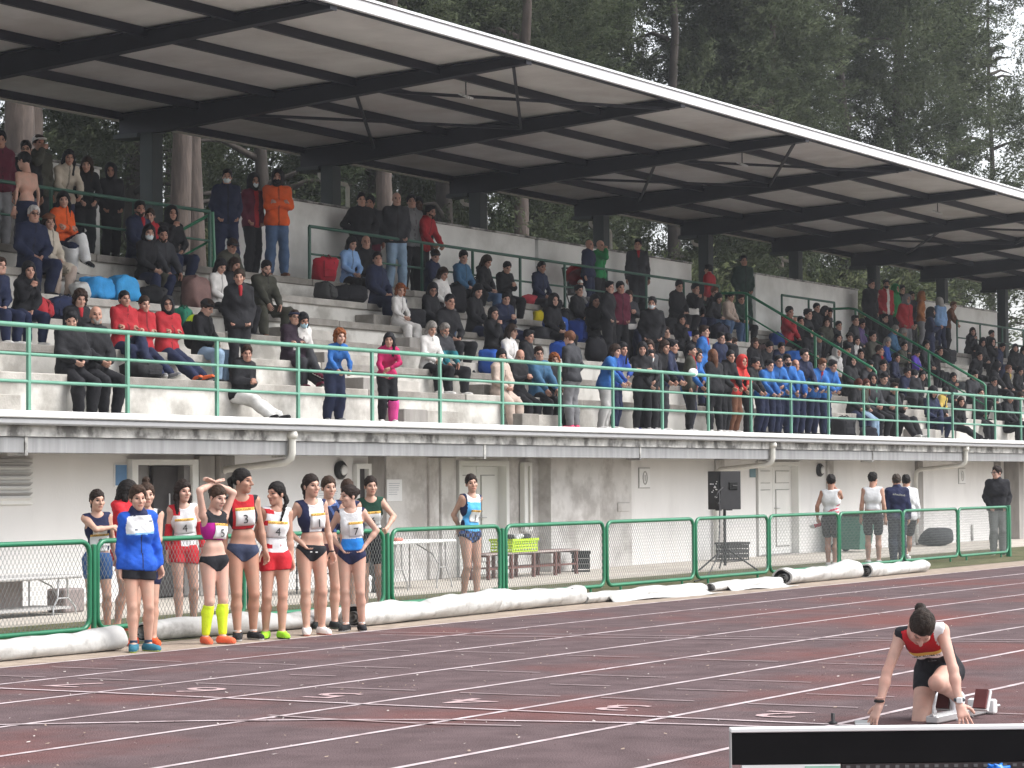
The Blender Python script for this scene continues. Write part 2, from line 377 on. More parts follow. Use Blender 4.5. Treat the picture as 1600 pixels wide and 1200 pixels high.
class Rig:
    """joints of one figure in its own space: origin on what carries it, facing -Y, its left at +X"""
    def __init__(s, h, male, P, lean=0, side=0, twist=0, pl=0, la='down', ra='down', lf=None, rf=None, kl=(.1, 1, 0), kr=(.1, 1, 0), headrot=(0, 0, 0), hip=1., proll=0, fl=0, fr=0, toe=(0., 0.)):
        k = s.k = h/1.70; s.h = h; s.male = male
        s.P = A_(*P)
        B = np.stack([A_(1, 0, 0), A_(0, -1, 0), A_(0, 0, 1)], 1)      # columns: left, forward, up
        lat = A_(1, 0, 0)
        s.pel = rot((0, 1, 0), R(proll))@rot(lat, R(pl))@B
        s.che = rot((0, 0, 1), R(twist))@rot((0, 1, 0), R(side))@rot(lat, R(lean))@B
        mid = nrm(s.pel[:, 2]+s.che[:, 2])
        s.waist = s.P+s.pel[:, 2]*.10*k+mid*.03*k
        s.C = s.waist+mid*.05*k+s.che[:, 2]*.13*k               # middle of the ribs
        s.N = s.C+s.che[:, 2]*.22*k                                # base of the neck
        s.sw = (.160 if male else .143)*k; s.hw = .082*k
        s.S = [s.C+s.che@A_(q*s.sw, -.01*k, .17*k) for q in (1, -1)]
        hy, hp, hr = headrot
        s.hm = rot((0, 0, 1), R(hy))@rot(lat, R(hp))@rot((0, 1, 0), R(hr))@np.eye(3) if True else None
        nd = nrm(.75*s.che[:, 2]+.25*s.hm[:, 2]+.12*s.che[:, 1])
        s.H = s.N+nd*.072*k+s.hm@A_(0, -.012, .088)*k            # head origin
        s.hs = 1.03*k**.6
        s.hm = s.hm*s.hs
        s.E = []; s.Wr = []; s.hk = []
        for i, arm in enumerate((la, ra)):
            q = 1 if i == 0 else -1
            if isinstance(arm, str): t, po, hk = ARMS[arm]; t = s.S[i]+s.che@(A_(q*t[0], t[1], t[2])*k); po = s.che@A_(q*po[0], po[1], po[2])
            else: t = A_(*arm[0]); po = s.che@A_(q*arm[1][0], arm[1][1], arm[1][2]); hk = arm[2]
            e, w = ik(s.S[i], t, .285*k, .245*k, po); s.E.append(e); s.Wr.append(w); s.hk.append(hk)
        s.hj = [s.P+s.pel@A_(q*s.hw, 0, -.05*k) for q in (1, -1)]
        s.K = []; s.An = []; s.ft = []
        for i, (ft, po) in enumerate(((lf, kl), (rf, kr))):
            q = 1 if i == 0 else -1
            ft = A_(*ft)
            kk, an = ik(s.hj[i], ft, .415*k*hip, .40*k*hip, A_(q*po[0], -po[1], po[2])); s.K.append(kk); s.An.append(an)
            to = toe[i]; d = A_(q*.25*math.cos(0)+math.sin(R(to))*q, -1, 0); d = nrm(A_(d[0], d[1], 0)); pit = (fl, fr)[i]
            s.ft.append((d*math.cos(R(pit))+A_(0, 0, -math.sin(R(pit))), d*math.sin(R(pit))+A_(0, 0, math.cos(R(pit)))))
    def bounds(s, pad=.2):
        pts = np.array([s.P, s.C, s.N, s.H, s.H+s.hm[:, 2]*.13, *s.S, *s.E, *s.Wr, *s.K, *s.An, *s.hj]); return pts.min(0)-pad*s.k, pts.max(0)+pad*s.k
    def torso(s, f, g=0, lo=True, hi=True, k=.06):
        q = s.k; L, F, U = s.pel[:, 0]*q, s.pel[:, 1]*q, s.pel[:, 2]*q; l, fw, u = s.che[:, 0]*q, s.che[:, 1]*q, s.che[:, 2]*q; m = s.male
        if lo:
            f.cone(s.P+L*.055, s.P-L*.055, (.096 if not m else .094)*q+g, k=k)
            for i in (1, -1): f.cone(s.P+L*.052*i-F*.035-U*.045, s.P+L*.05*i-F*.03-U*.04, .078*q+g, k=.04)
        f.cone(s.waist+L*(.04 if not m else .055), s.waist-L*(.04 if not m else .055), (.083 if not m else .09)*q+g, k=k)
        if hi:
            w = .05 if not m else .07
            f.cone(s.C+l*w, s.C-l*w, (.094 if not m else .104)*q+g, k=k)
            f.cone(s.C+u*.1+l*(w+.02), s.C+u*.1-l*(w+.02), (.078 if not m else .088)*q+g, k=k)
            if not m:
                for i in (1, -1): f.cone(s.C+fw*.058+l*.054*i+u*.02, s.C+fw*.058+l*.05*i+u*.02, .044*q+g*.8, k=.035)
            f.cone(s.N-u*.035, s.N+u*.02, .062*q+g, .05*q+g*.6, k=.04)
            for i in (0, 1): f.cone(s.N-u*.03+(s.S[i]-s.N)*.2, s.S[i], .05*q+g, .05*q+g, k=.04)
    def arm(s, f, i, g=0, a=0., b=1., k=.025, m=1.):
        q = s.k; S_, E_, W_ = s.S[i], s.E[i], s.Wr[i]; r0, r1, r2 = ((.052, .038, .026) if s.male else (.046, .034, .0235))
        if s.male is False: pass
        f.cone(S_, E_, r0*q*m+g, r1*q*m+g, k=k)
        if b > 0: f.cone(E_, E_+(W_-E_)*.3*min(b, 1), r1*q*m+g, (r1+.003)*q*m+g, k=.02); f.cone(E_+(W_-E_)*.3*min(b, 1), E_+(W_-E_)*b, (r1+.003)*q*m+g, (r2+(r1-r2)*(1-b))*q*m+g, k=.02)
    def leg(s, f, i, g=0, b=2., k=.035, g2=None):
        """b 0..1 down the thigh, 1..2 down the shin"""
        q = s.k; H_, K_, A__ = s.hj[i], s.K[i], s.An[i]; g2 = g if g2 is None else g2
        th = nrm(K_-H_); sh = nrm(A__-K_); bk = -nrm(s.pel[:, 1]-th*(s.pel[:, 1]@th)) if abs(s.pel[:, 1]@th) < .95 else -s.pel[:, 2]
        cb = nrm(th-sh*(th@sh)) if abs(th@sh) < .9 else None
        cb = -cb if cb is not None else -nrm(s.pel[:, 1]-sh*(s.pel[:, 1]@sh))
        r = lambda t: (.091 if not s.male else .084)*(1-t)+(.055 if s.male else .0545)*t
        t1 = min(b, 1)
        f.cone(H_, H_+(K_-H_)*t1, r(0)*q+g, r(t1)*q+g*(1 if b <= 1 else .8), k=k)
        if b > 1:
            t = b-1; p = K_+(A__-K_)*min(t, .32)-cb*0
            f.cone(K_, K_+(A__-K_)*min(t, .32)+cb*.018*q, .051*q+g2, .058*q+g2, k=.02)
            if t > .32: f.cone(K_+(A__-K_)*.32+cb*.018*q, K_+(A__-K_)*t, .058*q+g2, (.058+(.036-.058)*(t-.32)/.68)*q+g2, k=.02)
    def foot(s, f, i, g=0):
        q = s.k; d, u = s.ft[i]; a = s.An[i]
        f.cone(a-u*.005*q, a-d*.025*q-u*.035*q, .036*q+g, .034*q+g, k=.02); f.cone(a-d*.03*q-u*.045*q, a+d*.15*q-u*.05*q, .034*q+g, .03*q+g, k=.03); f.cone(a+d*.0*q-u*.015*q, a+d*.12*q-u*.05*q, .034*q+g*.6, .022*q+g*.6, k=.03)
        f.cut(lambda P: -.078*q-((P-a)@u)-0*g)

def local(P, o, M, q): return ((P-o)@M)/q
class Person:
    """the body is the thing's own mesh; hair, clothes and what is worn are its children"""
    def __init__(s, rig, skin, haircol=None, style='short', fine=False, name='person', pl=None, res=None, bare=(), hairdark=None):
        s.g = rig; s.fine = fine; Person.count = getattr(Person, 'count', 0)+1; s.seed = Person.count*1.37 % 6.28; s.res = res or (.0135 if fine else .03)
        lo, hi = rig.bounds(); f = Field(lo, hi, s.res if fine else .04)
        d = 0 if fine else -.012
        rig.torso(f, d)
        for i in (0, 1): rig.arm(f, i, d); rig.leg(f, i, d)
        if fine or 'feet' in bare:
            for i in (0, 1): rig.foot(f, i, -.004)
        vs, q = f.surf(); parts = [(vs, q, np.zeros(len(q), int))]
        hv, hq, hm = head(.0085 if fine else .0125, rig.male); parts.append((rig.H+hv@rig.hm.T, hq, hm))
        for i in (0, 1):
            v, fq = hand(rig.hk[i], fine); v = v.copy()
            if i == 1: v[:, 0] *= -1; fq = fq[:, ::-1]
            dn = nrm(rig.Wr[i]-rig.E[i]); inward = nrm(rig.C-rig.Wr[i]+A_(0, -.12, -.1))
            if rig.hk[i] == 'flat': inward = nrm(rig.H-rig.Wr[i])
            if rig.hk[i] == 'fan': inward = A_(0, .6, -1)
            pn = nrm(inward-dn*(inward@dn)); th = np.cross(pn, -dn)*(1)
            # thumb axis: left hand +X, palm +Y, fingers -Z
            M = np.stack([np.cross(pn, -dn), pn, -dn], 1)
            if hasattr(rig, 'handM') and rig.handM[i] is not None: M = rig.handM[i]
            parts.append((rig.Wr[i]+(v*rig.k)@M.T, fq, np.zeros(len(fq), int)))
        o = 0; V = []; Q = []; MI = []
        for v, q, mi in parts: V.append(v); Q.append(q+o); MI.append(mi); o += len(v)
        me = np_mesh(name, np.concatenate(V), np.concatenate(Q), np.concatenate(MI))
        for m in (skin_mat(skin), DARK_EYE, lip_mat(skin), mat('brow', (.10, .06, .045), rough=.8)): me.materials.append(m)
        s.o = link(name, me)
        if style and style != 'bald': s.wear(style, haircol, 'hair' if style not in ('beanie', 'cap', 'beret', 'hood', 'flatcap') else style.replace('flatcap', 'flat_cap'))
    def wear(s, style, col, name):
        o = link(name, hair(style, s.fine), s.o); M = Matrix([list(s.g.hm[r])+[s.g.H[r]] for r in range(3)]+[[0, 0, 0, 1]]); o.matrix_local = M
        if not o.data.materials: o.data.materials.append(None)
        o.material_slots[0].link = 'OBJECT'; o.material_slots[0].material = hair_mat(col) if name in ('hair', 'beard') else cloth(col)
        return o
    def garment(s, name, draw, cols, cuts=(), paint=None, frame='che', wr=.0, pad=.2):
        lo, hi = s.g.bounds(pad+.05); f = Field(lo, hi, s.res*(.78 if s.fine else 1))
        draw(f)
        if wr: f.wrinkle(wr, 31/s.g.k, s.seed); f.wrinkle(wr*.5, 67/s.g.k, s.seed*1.7)
        if cuts:
            o, M = (s.g.C, s.g.che) if frame == 'che' else (s.g.P, s.g.pel)
            P = local(f.grid(), o, M, s.g.k)
            for c in cuts: f.V = np.maximum(f.V, c(P)*s.g.k)
        vs, q = f.surf()
        if len(q) == 0: return None
        mi = None
        if paint is not None:
            o, M = (s.g.C, s.g.che) if frame == 'che' else (s.g.P, s.g.pel)
            mi = paint(local(vs[q].mean(1), o, M, s.g.k))
        me = np_mesh(name, vs, q, mi)
        for c in (cols if isinstance(cols, list) else [cols]): me.materials.append(cloth(c))
        return link(name, me, s.o)
    def shoes(s, col, sole=(.7, .7, .7), socks=None):
        for i in (0, 1):
            a = s.g.An[i]; f = Field(a-.32, a+.32, .011 if s.fine else .02); s.g.foot(f, i, .011)
            u = s.g.ft[i][1]; dd = s.g.ft[i][0]; f.cut(lambda P: ((P-a)@u)+(-.010+.13*np.clip((P-a)@dd, 0, 1))*s.g.k)
            vs, q = f.surf(); mi = (((vs[q].mean(1)-a)@u) < -.062*s.g.k).astype(int)
            me = np_mesh('shoe', vs, q, mi); me.materials.append(cloth(col)); me.materials.append(cloth(sole)); link('shoe', me, s.o)
            if socks:
                f = Field(a-.25, a+.25, .011); s.g.leg(f, i, .004); f.cut(lambda P: np.maximum(((P-a)@u)-socks[1]*s.g.k, -((P-a)@u)-.04)); vs, q = f.surf()
                if len(q): me = np_mesh('sock', vs, q); me.materials.append(cloth(socks[0])); link('sock', me, s.o)
    # ready-made clothes
    def jacket(s, col, hem=-.06, long=0., sleeve=.93, name='jacket', puff=.02, collar=True, paint=None, hoodcol=None, cols=None):
        g = s.g; q = g.k
        def draw(f):
            g.torso(f, puff)
            for i in (0, 1):
                g.arm(f, i, puff*.75, b=sleeve)
                if long: g.leg(f, i, puff+.012, b=long, k=.07)
            if collar: f.cone(g.N-g.che[:, 2]*.0, g.N+g.che[:, 2]*.035*q, (.072+puff*.5)*q, (.07+puff*.3)*q, k=.03)
            if not long and hem < -.05: f.cone(g.P-g.pel[:, 2]*.03*q+g.pel[:, 0]*.075*q, g.P-g.pel[:, 2]*.03*q-g.pel[:, 0]*.075*q, .098*q+puff*1.1, k=.06)
            if hoodcol is not None: f.cone(g.N-g.che[:, 1]*.09*q+g.che[:, 0]*.06, g.N-g.che[:, 1]*.09*q-g.che[:, 0]*.06, .065*q, k=.03); f.cone(g.N+g.che[:, 0]*.06, g.N-g.che[:, 0]*.06, .07*q, k=.03)
        cuts = [] if long else [lambda P: None]
        def hemcut(f):
            if not long:
                P = f.grid(); f.V = np.maximum(f.V, hem*q-((P-g.P)@g.pel[:, 2]))
        def d2(f): draw(f); hemcut(f)
        return s.garment(name, d2, cols or [col], wr=.009 if not s.fine else .004, paint=paint)
    def trousers(s, col, b=1.92, g=.016, name='trousers', top=.09):
        r = s.g
        def draw(f):
            r.torso(f, g*.8, hi=False)
            for i in (0, 1): r.leg(f, i, g, b=b, k=.03, g2=g*1.15)
            P = f.grid(); f.V = np.maximum(f.V, ((P-r.P)@r.pel[:, 2])-top*r.k)
        return s.garment(name, draw, [col], wr=.007 if not s.fine else .003)

def skin_mat(c): return mat('skin_%.2f_%.2f' % (c[0], c[1]), c, rough=.55, noise=.1, nscale=14, spec=.35, col2=(c[0]*1.02, c[1]*.78, c[2]*.74), n2scale=7, mix2=.5)
def lip_mat(c): return mat('lips_%.2f_%.2f' % (c[0], c[1]), (c[0]*.75, c[1]*.5, c[2]*.5), rough=.5)
def cloth(c):
    if isinstance(c, str): return MATS[c]
    return mat('cloth_%.3f_%.3f_%.3f' % tuple(c[:3]), c, rough=.82, noise=.18, nscale=6, bump=.35, bscale=22, spec=.25)
def hair_mat(c): return mat('hair_%.3f_%.3f' % (c[0], c[1]), tuple(q*.8 for q in c), rough=.6, noise=.45, nscale=30, bump=.5, bscale=90, stretch=(1, 1, .25), spec=.15)
DARK_EYE = mat('eye', (.03, .02, .018), rough=.35, noise=.05)
def stand_rig(h, male, la='down', ra='down', lean=3, w=.1, headrot=(0, 0, 0), **kw):
    k = h/1.7; toe = kw.pop('toe', (0, 0)); zoff = kw.pop('drop', 0)
    lf = kw.pop('lf', (w*k, .02, .078*k)); rf = kw.pop('rf', (-w*k, .02, .078*k))
    return Rig(h, male, (kw.pop('px', 0), kw.pop('py', .0), (.935-zoff)*k), lean=lean, la=la, ra=ra, lf=lf, rf=rf, headrot=headrot, toe=toe, **kw)
def sit_rig(h, male, la='lap', ra='lap', lean=12, seat=.1, drop=.435, legs='down', headrot=(0, 0, 0), **kw):
    """origin on the seat edge top; the feet rest on the step below"""
    k = h/1.7; z = -drop+.078*k; fy = -.16
    lf, rf, kl, kr, fl, fr = (.11, fy, z), (-.11, fy, z), (.25, 1, .4), (.25, 1, .4), 0, 0
    if legs == 'wide': lf, rf, kl, kr = (.2, fy, z), (-.2, fy, z), (.6, 1, .5), (.6, 1, .5)
    if legs == 'cross': rf = (-.05, fy, z); lf = (.02, fy-.22, z+.2); kl = (-.1, 1, 1); fl = 25
    if legs == 'stretch': lf, rf = (.1, fy-.34, z+.0), (-.06, fy-.3, z); fl = fr = -15
    if legs == 'tuck': lf, rf = (.1, .05+.02, .078*k+.0), (-.1, .05, .078*k); kl = kr = (.3, 1, 1.2)
    return Rig(h, male, (0, .17, .085*k+.01), lean=lean, pl=-10, la=la, ra=ra, lf=lf, rf=rf, kl=kl, kr=kr, headrot=headrot, fl=fl, fr=fr, **kw)
# ------------------------------------------------------------------ materials of the place
TRACK = mat('track_rubber', (.116, .084, .087), rough=.92, noise=.2, nscale=2.5, bump=.7, bscale=70, col2=(.175, .066, .058), mix2=.85, n2scale=.3, n2edge=(.49, .72), spec=.04)
PAINT = mat('lane_paint', (.50, .42, .43), rough=.8, noise=.2, nscale=3, col2=(.2, .13, .13), mix2=.75, n2scale=4, n2edge=(.46, .7))
FADED = mat('faded_lane_paint', (.46, .33, .33), rough=.8, noise=.3, nscale=6, col2=(.16, .09, .09), mix2=.8, n2scale=7, n2edge=(.5, .68))
MARK = mat('thin_mark_paint', (.36, .29, .29), rough=.8, noise=.3, nscale=4, col2=(.14, .09, .09), mix2=.8, n2scale=4, n2edge=(.42, .66))
TURF = mat('artificial_turf', (.105, .11, .058), rough=.95, noise=.3, nscale=4, bump=.8, bscale=120, col2=(.16, .145, .09), mix2=.8, n2scale=1.2, spec=.1)
SOIL = mat('tan_edge', (.30, .24, .19), rough=.95, noise=.25, nscale=5, bump=.5, bscale=40)
CONC = mat('concrete', (.44, .41, .38), rough=.9, noise=.14, nscale=3, bump=.25, bscale=30, col2=(.24, .22, .20), mix2=.6, n2scale=1.4, n2edge=(.48, .7))
APRON = mat('apron_concrete', (.46, .42, .37), rough=.9, noise=.1, nscale=2, bump=.2, bscale=25, col2=(.33, .29, .25), mix2=.5, n2scale=1)
RISER = mat('whitewashed_riser', (.62, .60, .56), rough=.9, noise=.10, nscale=2.2, bump=.15, bscale=24, col2=(.30, .28, .25), mix2=.8, n2scale=1.5, n2edge=(.46, .64))
SLAB = mat('weathered_slab', (.29, .27, .245), rough=.95, noise=.2, nscale=5, bump=.35, bscale=40, col2=(.19, .175, .155), mix2=.8, n2scale=2.2, n2edge=(.42, .62))
SLAB2 = mat('cleaner_slab', (.45, .425, .39), rough=.95, noise=.16, nscale=4, bump=.3, bscale=36, col2=(.25, .23, .2), mix2=.7, n2scale=1.8, n2edge=(.46, .64))
PARA = mat('parapet_paint', (.86, .86, .84), rough=.9, noise=.06, nscale=1.5, bump=.1, bscale=20, col2=(.5, .49, .46), mix2=.5, n2scale=.8)
WALL = mat('cream_render', (.75, .735, .72), rough=.92, noise=.04, nscale=1.5, bump=.12, bscale=30, col2=(.56, .545, .53), mix2=.6, n2scale=.9, n2edge=(.52, .72), stretch=(1, 1, .4))
PATCHW = mat('patchy_render', (.60, .58, .56), rough=.92, noise=.09, nscale=2, bump=.2, bscale=16, col2=(.36, .335, .315), mix2=.85, n2scale=1.7, n2edge=(.45, .62))
PILLAR = mat('grey_pillar', (.33, .31, .29), rough=.9, noise=.2, nscale=3, bump=.2, bscale=20, col2=(.20, .185, .17), mix2=.8, n2scale=2.5, stretch=(1, 1, .3))
LIP = mat('white_lip', (.66, .66, .65), rough=.6, noise=.06, nscale=2, col2=(.42, .41, .39), mix2=.6, n2scale=1.3, n2edge=(.5, .7), stretch=(.5, 1, 1))
GUT = mat('gutter_grey', (.36, .36, .37), rough=.5, noise=.06)
STAIN = mat('stained_concrete', (.48, .47, .45), rough=.92, noise=.25, nscale=7, bump=.4, bscale=25, col2=(.10, .095, .09), mix2=.9, n2scale=2.6, n2edge=(.46, .6))
FASC = mat('grey_fascia', (.30, .30, .305), rough=.85, noise=.15, nscale=6, col2=(.20, .20, .2), mix2=.7, n2scale=3, stretch=(3, 1, .25), n2edge=(.45, .62))
STEEL = mat('slate_steel', (.017, .018, .030), rough=.55, noise=.12, nscale=2, spec=.35)
STEELC = mat('slate_column', (.035, .045, .047), rough=.6, noise=.12, nscale=2)
SHEET = mat('roof_underside', (.68, .67, .665), rough=.6, noise=.08, nscale=1.6, col2=(.47, .44, .425), mix2=.7, n2scale=.5, spec=.4)
ROOFW = mat('white_flashing', (.72, .73, .75), rough=.4, noise=.04, col2=(.5, .5, .5), mix2=.5, n2scale=1.2, n2edge=(.5, .75))
GREEN = mat('sky_paled_rail_green', (.12, .30, .215), rough=.45, noise=.14, nscale=4, spec=.5, col2=(.16, .33, .26), mix2=.5, n2scale=2)  # green made paler: the sky's reflection is put into the colour
DGREEN = mat('dark_green_rail', (.03, .10, .07), rough=.5, noise=.1)
FGREEN = mat('fence_green', (.018, .175, .085), rough=.28, noise=.12, nscale=4, spec=.5)
WIRE = mat('mesh_wire', (.17, .18, .175), rough=.5, metal=.3, noise=.1)
PIPE = mat('cream_pipe', (.62, .60, .55), rough=.5, noise=.06)
DOORW = mat('door_white', (.74, .735, .71), rough=.55, noise=.04, nscale=2)
DOORG = mat('door_groove', (.35, .34, .32), rough=.7)
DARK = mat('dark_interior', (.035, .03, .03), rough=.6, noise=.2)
DGLASS = mat('grey_glass', (.16, .15, .145), rough=.25, noise=.1)
BLACK = mat('black_plastic', (.018, .017, .019), rough=.5, noise=.15)
WHITE = mat('white_plastic', (.78, .78, .77), rough=.5, noise=.04)
PAPER = mat('paper', (.80, .80, .80), rough=.8, noise=.02)
INK = mat('pale_ink', (.45, .46, .50), rough=.8)
BLACKINK = mat('black_ink', (.02, .02, .022), rough=.7)
BLUES = mat('blue_sign', (.10, .22, .40), rough=.5, noise=.08)
TEALS = mat('teal_sign', (.10, .19, .22), rough=.5, noise=.08)
TARP = mat('white_tarp', (.50, .495, .48), rough=.55, noise=.1, nscale=4, bump=.5, bscale=8, col2=(.27, .26, .245), mix2=.8, n2scale=5, n2edge=(.52, .70), spec=.35)
TARPSHADE = mat('tarp_bore_shade', (.02, .022, .024), rough=.7)
GTARP = mat('green_tarp', (.03, .09, .05), rough=.6, bump=.4, bscale=8)
BROWN = mat('brown_wood', (.14, .06, .05), rough=.6, noise=.25, nscale=6, stretch=(1, 6, 6))
GREYP = mat('grey_plastic', (.42, .41, .40), rough=.6, noise=.06)
METAL = mat('light_metal', (.55, .55, .55), rough=.35, metal=.7, noise=.05)
LIME = mat('lime_plastic', (.48, .68, .02), rough=.45, noise=.08)
BIN = mat('bin_green', (.02, .13, .09), rough=.5, noise=.1)
BARK = mat('pine_bark', (.085, .066, .056), rough=.95, noise=.35, nscale=7, bump=.9, bscale=14, stretch=(1, 1, .3), col2=(.07, .055, .05), mix2=.8, n2scale=4)

# ------------------------------------------------------------------ ground
def sheet(name, x0, x1, y0, y1, z, m, **kw):
    return MB().add([(x0, y0, z), (x1, y0, z), (x1, y1, z), (x0, y1, z)], [(0, 1, 2, 3)]).build(name, m, **kw)
sheet('ground', -300, 700, -300, 600, -.012, mat('earth', (.07, .075, .035), rough=1, noise=.3, nscale=.7, col2=(.1, .08, .05), n2scale=.2), kind='structure')
sheet('running_track', -30, 160, -9, 15.45, 0, TRACK, kind='structure')
sheet('edge_strip', -30, 160, 15.45, 16.4, .001, SOIL, kind='structure')
sheet('turf_strip', -30, 160, 16.4, 19.7, .004, TURF, kind='structure')
MB().box(-30, 160, 19.7, 22.3, -.05, .03).build('concrete_apron', APRON, kind='structure')
LW = 1.25; LY = [15.42-LW*i for i in range(9)]
for y in LY:
    MB().add([(-20, y-.027, .004), (150, y-.027, .004), (150, y+.027, .004), (-20, y+.027, .004)], [(0, 1, 2, 3)]).build('lane_line', PAINT, kind='structure')
def mark(name, a, b, w, m, z=.008):
    a = np.array(a); b = np.array(b); d = b-a; d = d/np.linalg.norm(d); p = np.array((-d[1], d[0]))*w/2
    return MB().add([(*(a-p), z), (*(b-p), z), (*(b+p), z), (*(a+p), z)], [(0, 1, 2, 3)]).build(name, m, kind='structure')
mark('start_line', (15.86, LY[0]), (15.9, LY[8]), .05, PAINT)
for i in range(7):                                             # curved start line, laid in short chords
    cv = [(13.35, 11.9), (14.25, 10.72), (14.70, 9.98), (15.08, 9.18), (15.43, 7.88), (15.53, 7.26), (15.6, 6.0), (15.62, 5.2)]
    mark('curved_start_line', cv[i], cv[i+1], .05, PAINT, .0085+.0001*i)
cv = [(14.82, 10.5), (14.76, 9.9), (14.76, 9.2), (14.9, 8.5)]
for i in range(3): mark('curved_start_line', cv[i], cv[i+1], .045, MARK, .0095+.0001*i)
for x, a, b in [(18.9, 15.13, 14.38), (17.9, 15.04, 14.33), (16.9, 14.8, 14.3), (16.95, 13.97, 13.11), (20.95, 15.11, 14.37), (19, 14.02, 13.18), (21, 14, 13.24), (18.03, 12.55, 12.1), (16.95, 12.74, 11.91), (19.05, 12.77, 11.99), (17.05, 11.51, 10.69), (21.14, 12.79, 12.03), (19.08, 11.54, 10.71), (21.1, 11.54, 10.79), (18.06, 10.03, 9.5), (17.05, 10.27, 9.4), (19.05, 10.28, 9.5), (17.1, 9.06, 8.3), (21.1, 10.3, 9.4), (18.05, 8.9, 8.3), (19.05, 9, 8.2), (17.1, 7.85, 7.0), (18.05, 7.8, 7.1), (19.05, 7.75, 6.9), (21.1, 9, 8.2), (17.1, 6.6, 5.7)]:
    mark('stagger_mark', (x, a), (x+.03, b), .035, MARK, .0082)
mark('cross_line', (23.5, 15.3), (25.2, 7), .045, MARK, .0081); mark('cross_line', (23.1, 14.9), (25.0, 6.5), .045, MARK, .0083)
for i, n in enumerate('8765432'):                                # faded lane numbers behind the start line
    o = text('lane_number', n, .72, FADED, None, (16.45, LY[i]-LW/2, .006), (0, 0, R(90)), ext=0); o['kind'] = 'structure'; o.scale = (1.15, .9, 1)
b = MB(); lr = random.Random(3)                                   # leaf litter
for i in range(1500):
    x, y = 11+27*lr.random()**1.3, 4+11.6*lr.random(); a = lr.random()*6.3; s = .006+.016*lr.random()**2; c, sn = math.cos(a)*s, math.sin(a)*s
    b.add([(x-c, y-sn, .010), (x+sn*.6, y-c*.6, .011), (x+c, y+sn, .016), (x-sn*.6, y+c*.6, .013)], [(0, 1, 2, 3)], lr.randrange(2))
b.build('leaf_litter', [mat('pale_litter', (.5, .45, .42), rough=.9), mat('tan_litter', (.33, .25, .19), rough=.9)], kind='stuff')

# ------------------------------------------------------------------ grandstand
X0, X1 = 14., 95.
stand = thing('grandstand', 'long concrete grandstand with stepped seating under a cantilevered steel roof', 'grandstand', (X0, 22, 0))
def gp(mb, name, m, **kw):
    o = mb.build(name, m, stand, **kw); o.matrix_parent_inverse = Matrix.Translation((-X0, -22, 0)); return o
def sub(mb, name, m, par, **kw):
    o = mb.build(name, m, par, **kw); return o
TY = [21.05]+[22.1+.75*i for i in range(6)]; TZ = [2.53]+[3.11+.435*i for i in range(6)]
gp(MB().box(X0, X1, 20.98, 22.25, 2.33, 2.53), 'gallery_floor', SLAB)
for k in range(1, 7):
    zb = TZ[k-1]
    gp(MB().box(X0, X1, TY[k]+.05, TY[k]+.30, zb-.25, TZ[k]-.115), 'riser', RISER)
    x = X0+lr.random()*2
    while x < X1:
        L = 2.6+lr.random()*1.6; yb = TY[k]+.80 if k < 6 else 27.2
        dz = lr.uniform(-.006, .006); dy = lr.uniform(-.012, .012)
        gp(MB().box(x+.006, min(x+L, X1)-.006, TY[k]+dy, yb, TZ[k]-.12+dz, TZ[k]+dz, bev=.012), 'seat_slab', SLAB if lr.random() < .65 else SLAB2); x += L
for ax, w in ((23.9, 1.35), (38.2, 1.4), (34.4, 1.7), (57.2, 2.4), (74.5, 1.4)):       # half-height steps of the aisles
    for k in range(1, 7):
        if ax == 34.4 and k > 4: continue
        y0 = TY[k]-.36 if k > 1 else 21.72; zb = TZ[k-1]
        gp(MB().box(ax, ax+w*.42, y0, TY[k]+.045, zb, zb+.21+(.06 if k == 1 else 0), bev=.01), 'aisle_step', SLAB if lr.random() < .5 else PILLAR)  # left block darker: shade of the step's side put into its colour
        gp(MB().box(ax+w*.42+.004, ax+w, y0+.01, TY[k]+.045, zb, zb+.20+(.06 if k == 1 else 0), bev=.01), 'aisle_step', SLAB2)
# front edge: lip, gutter, stained concrete, fascia boards, gutter pipes
gp(MB().box(X0, X1, 20.74, 20.98, 2.46, 2.55, bev=.012), 'white_lip', LIP)
gp(MB().box(X0, X1, 20.77, 20.975, 2.375, 2.457, bev=.02), 'gutter', GUT)
gp(MB().box(X0, X1, 20.90, 21.3, 2.235, 2.374), 'stained_band', STAIN)
fj = [X0, 18.8, 24.41, 30.05, 35.57, 41.08, 46.75, 52.2, 57.9, 63.5, 69.1, 74.7, 80.3, 85.9, X1]
for a, c in zip(fj[:-1], fj[1:]):
    gp(MB().box(a+.03, c-.03, 20.93, 21.05, 2.03, 2.232, bev=.008), 'fascia_board', FASC)
    gp(MB().box(c-.028, c+.028, 20.92, 21.2, 2.0, 2.232), 'fascia_joint', STAIN)
    if c in (30.05, 46.75, 57.9, 69.1, 80.3):
        p = MB().tube([(c, 20.86, 2.39), (c, 20.86, 2.06), (c, 20.88, 1.99), (c, 20.97, 1.93), (c, 22.02, 1.84), (c, 22.10, 1.78), (c, 22.12, 1.6), (c, 22.12, .1)], .052, 10)
        gp(p, 'downpipe', PIPE)
        gp(MB().lathe([(.075, 0), (.085, .05), (.062, .12)], (c, 20.86, 2.27), 10), 'pipe_hopper', PIPE)
gp(MB().box(X0, X1, 21.06, 22.2, 2.05, 2.18), 'soffit', PILLAR)
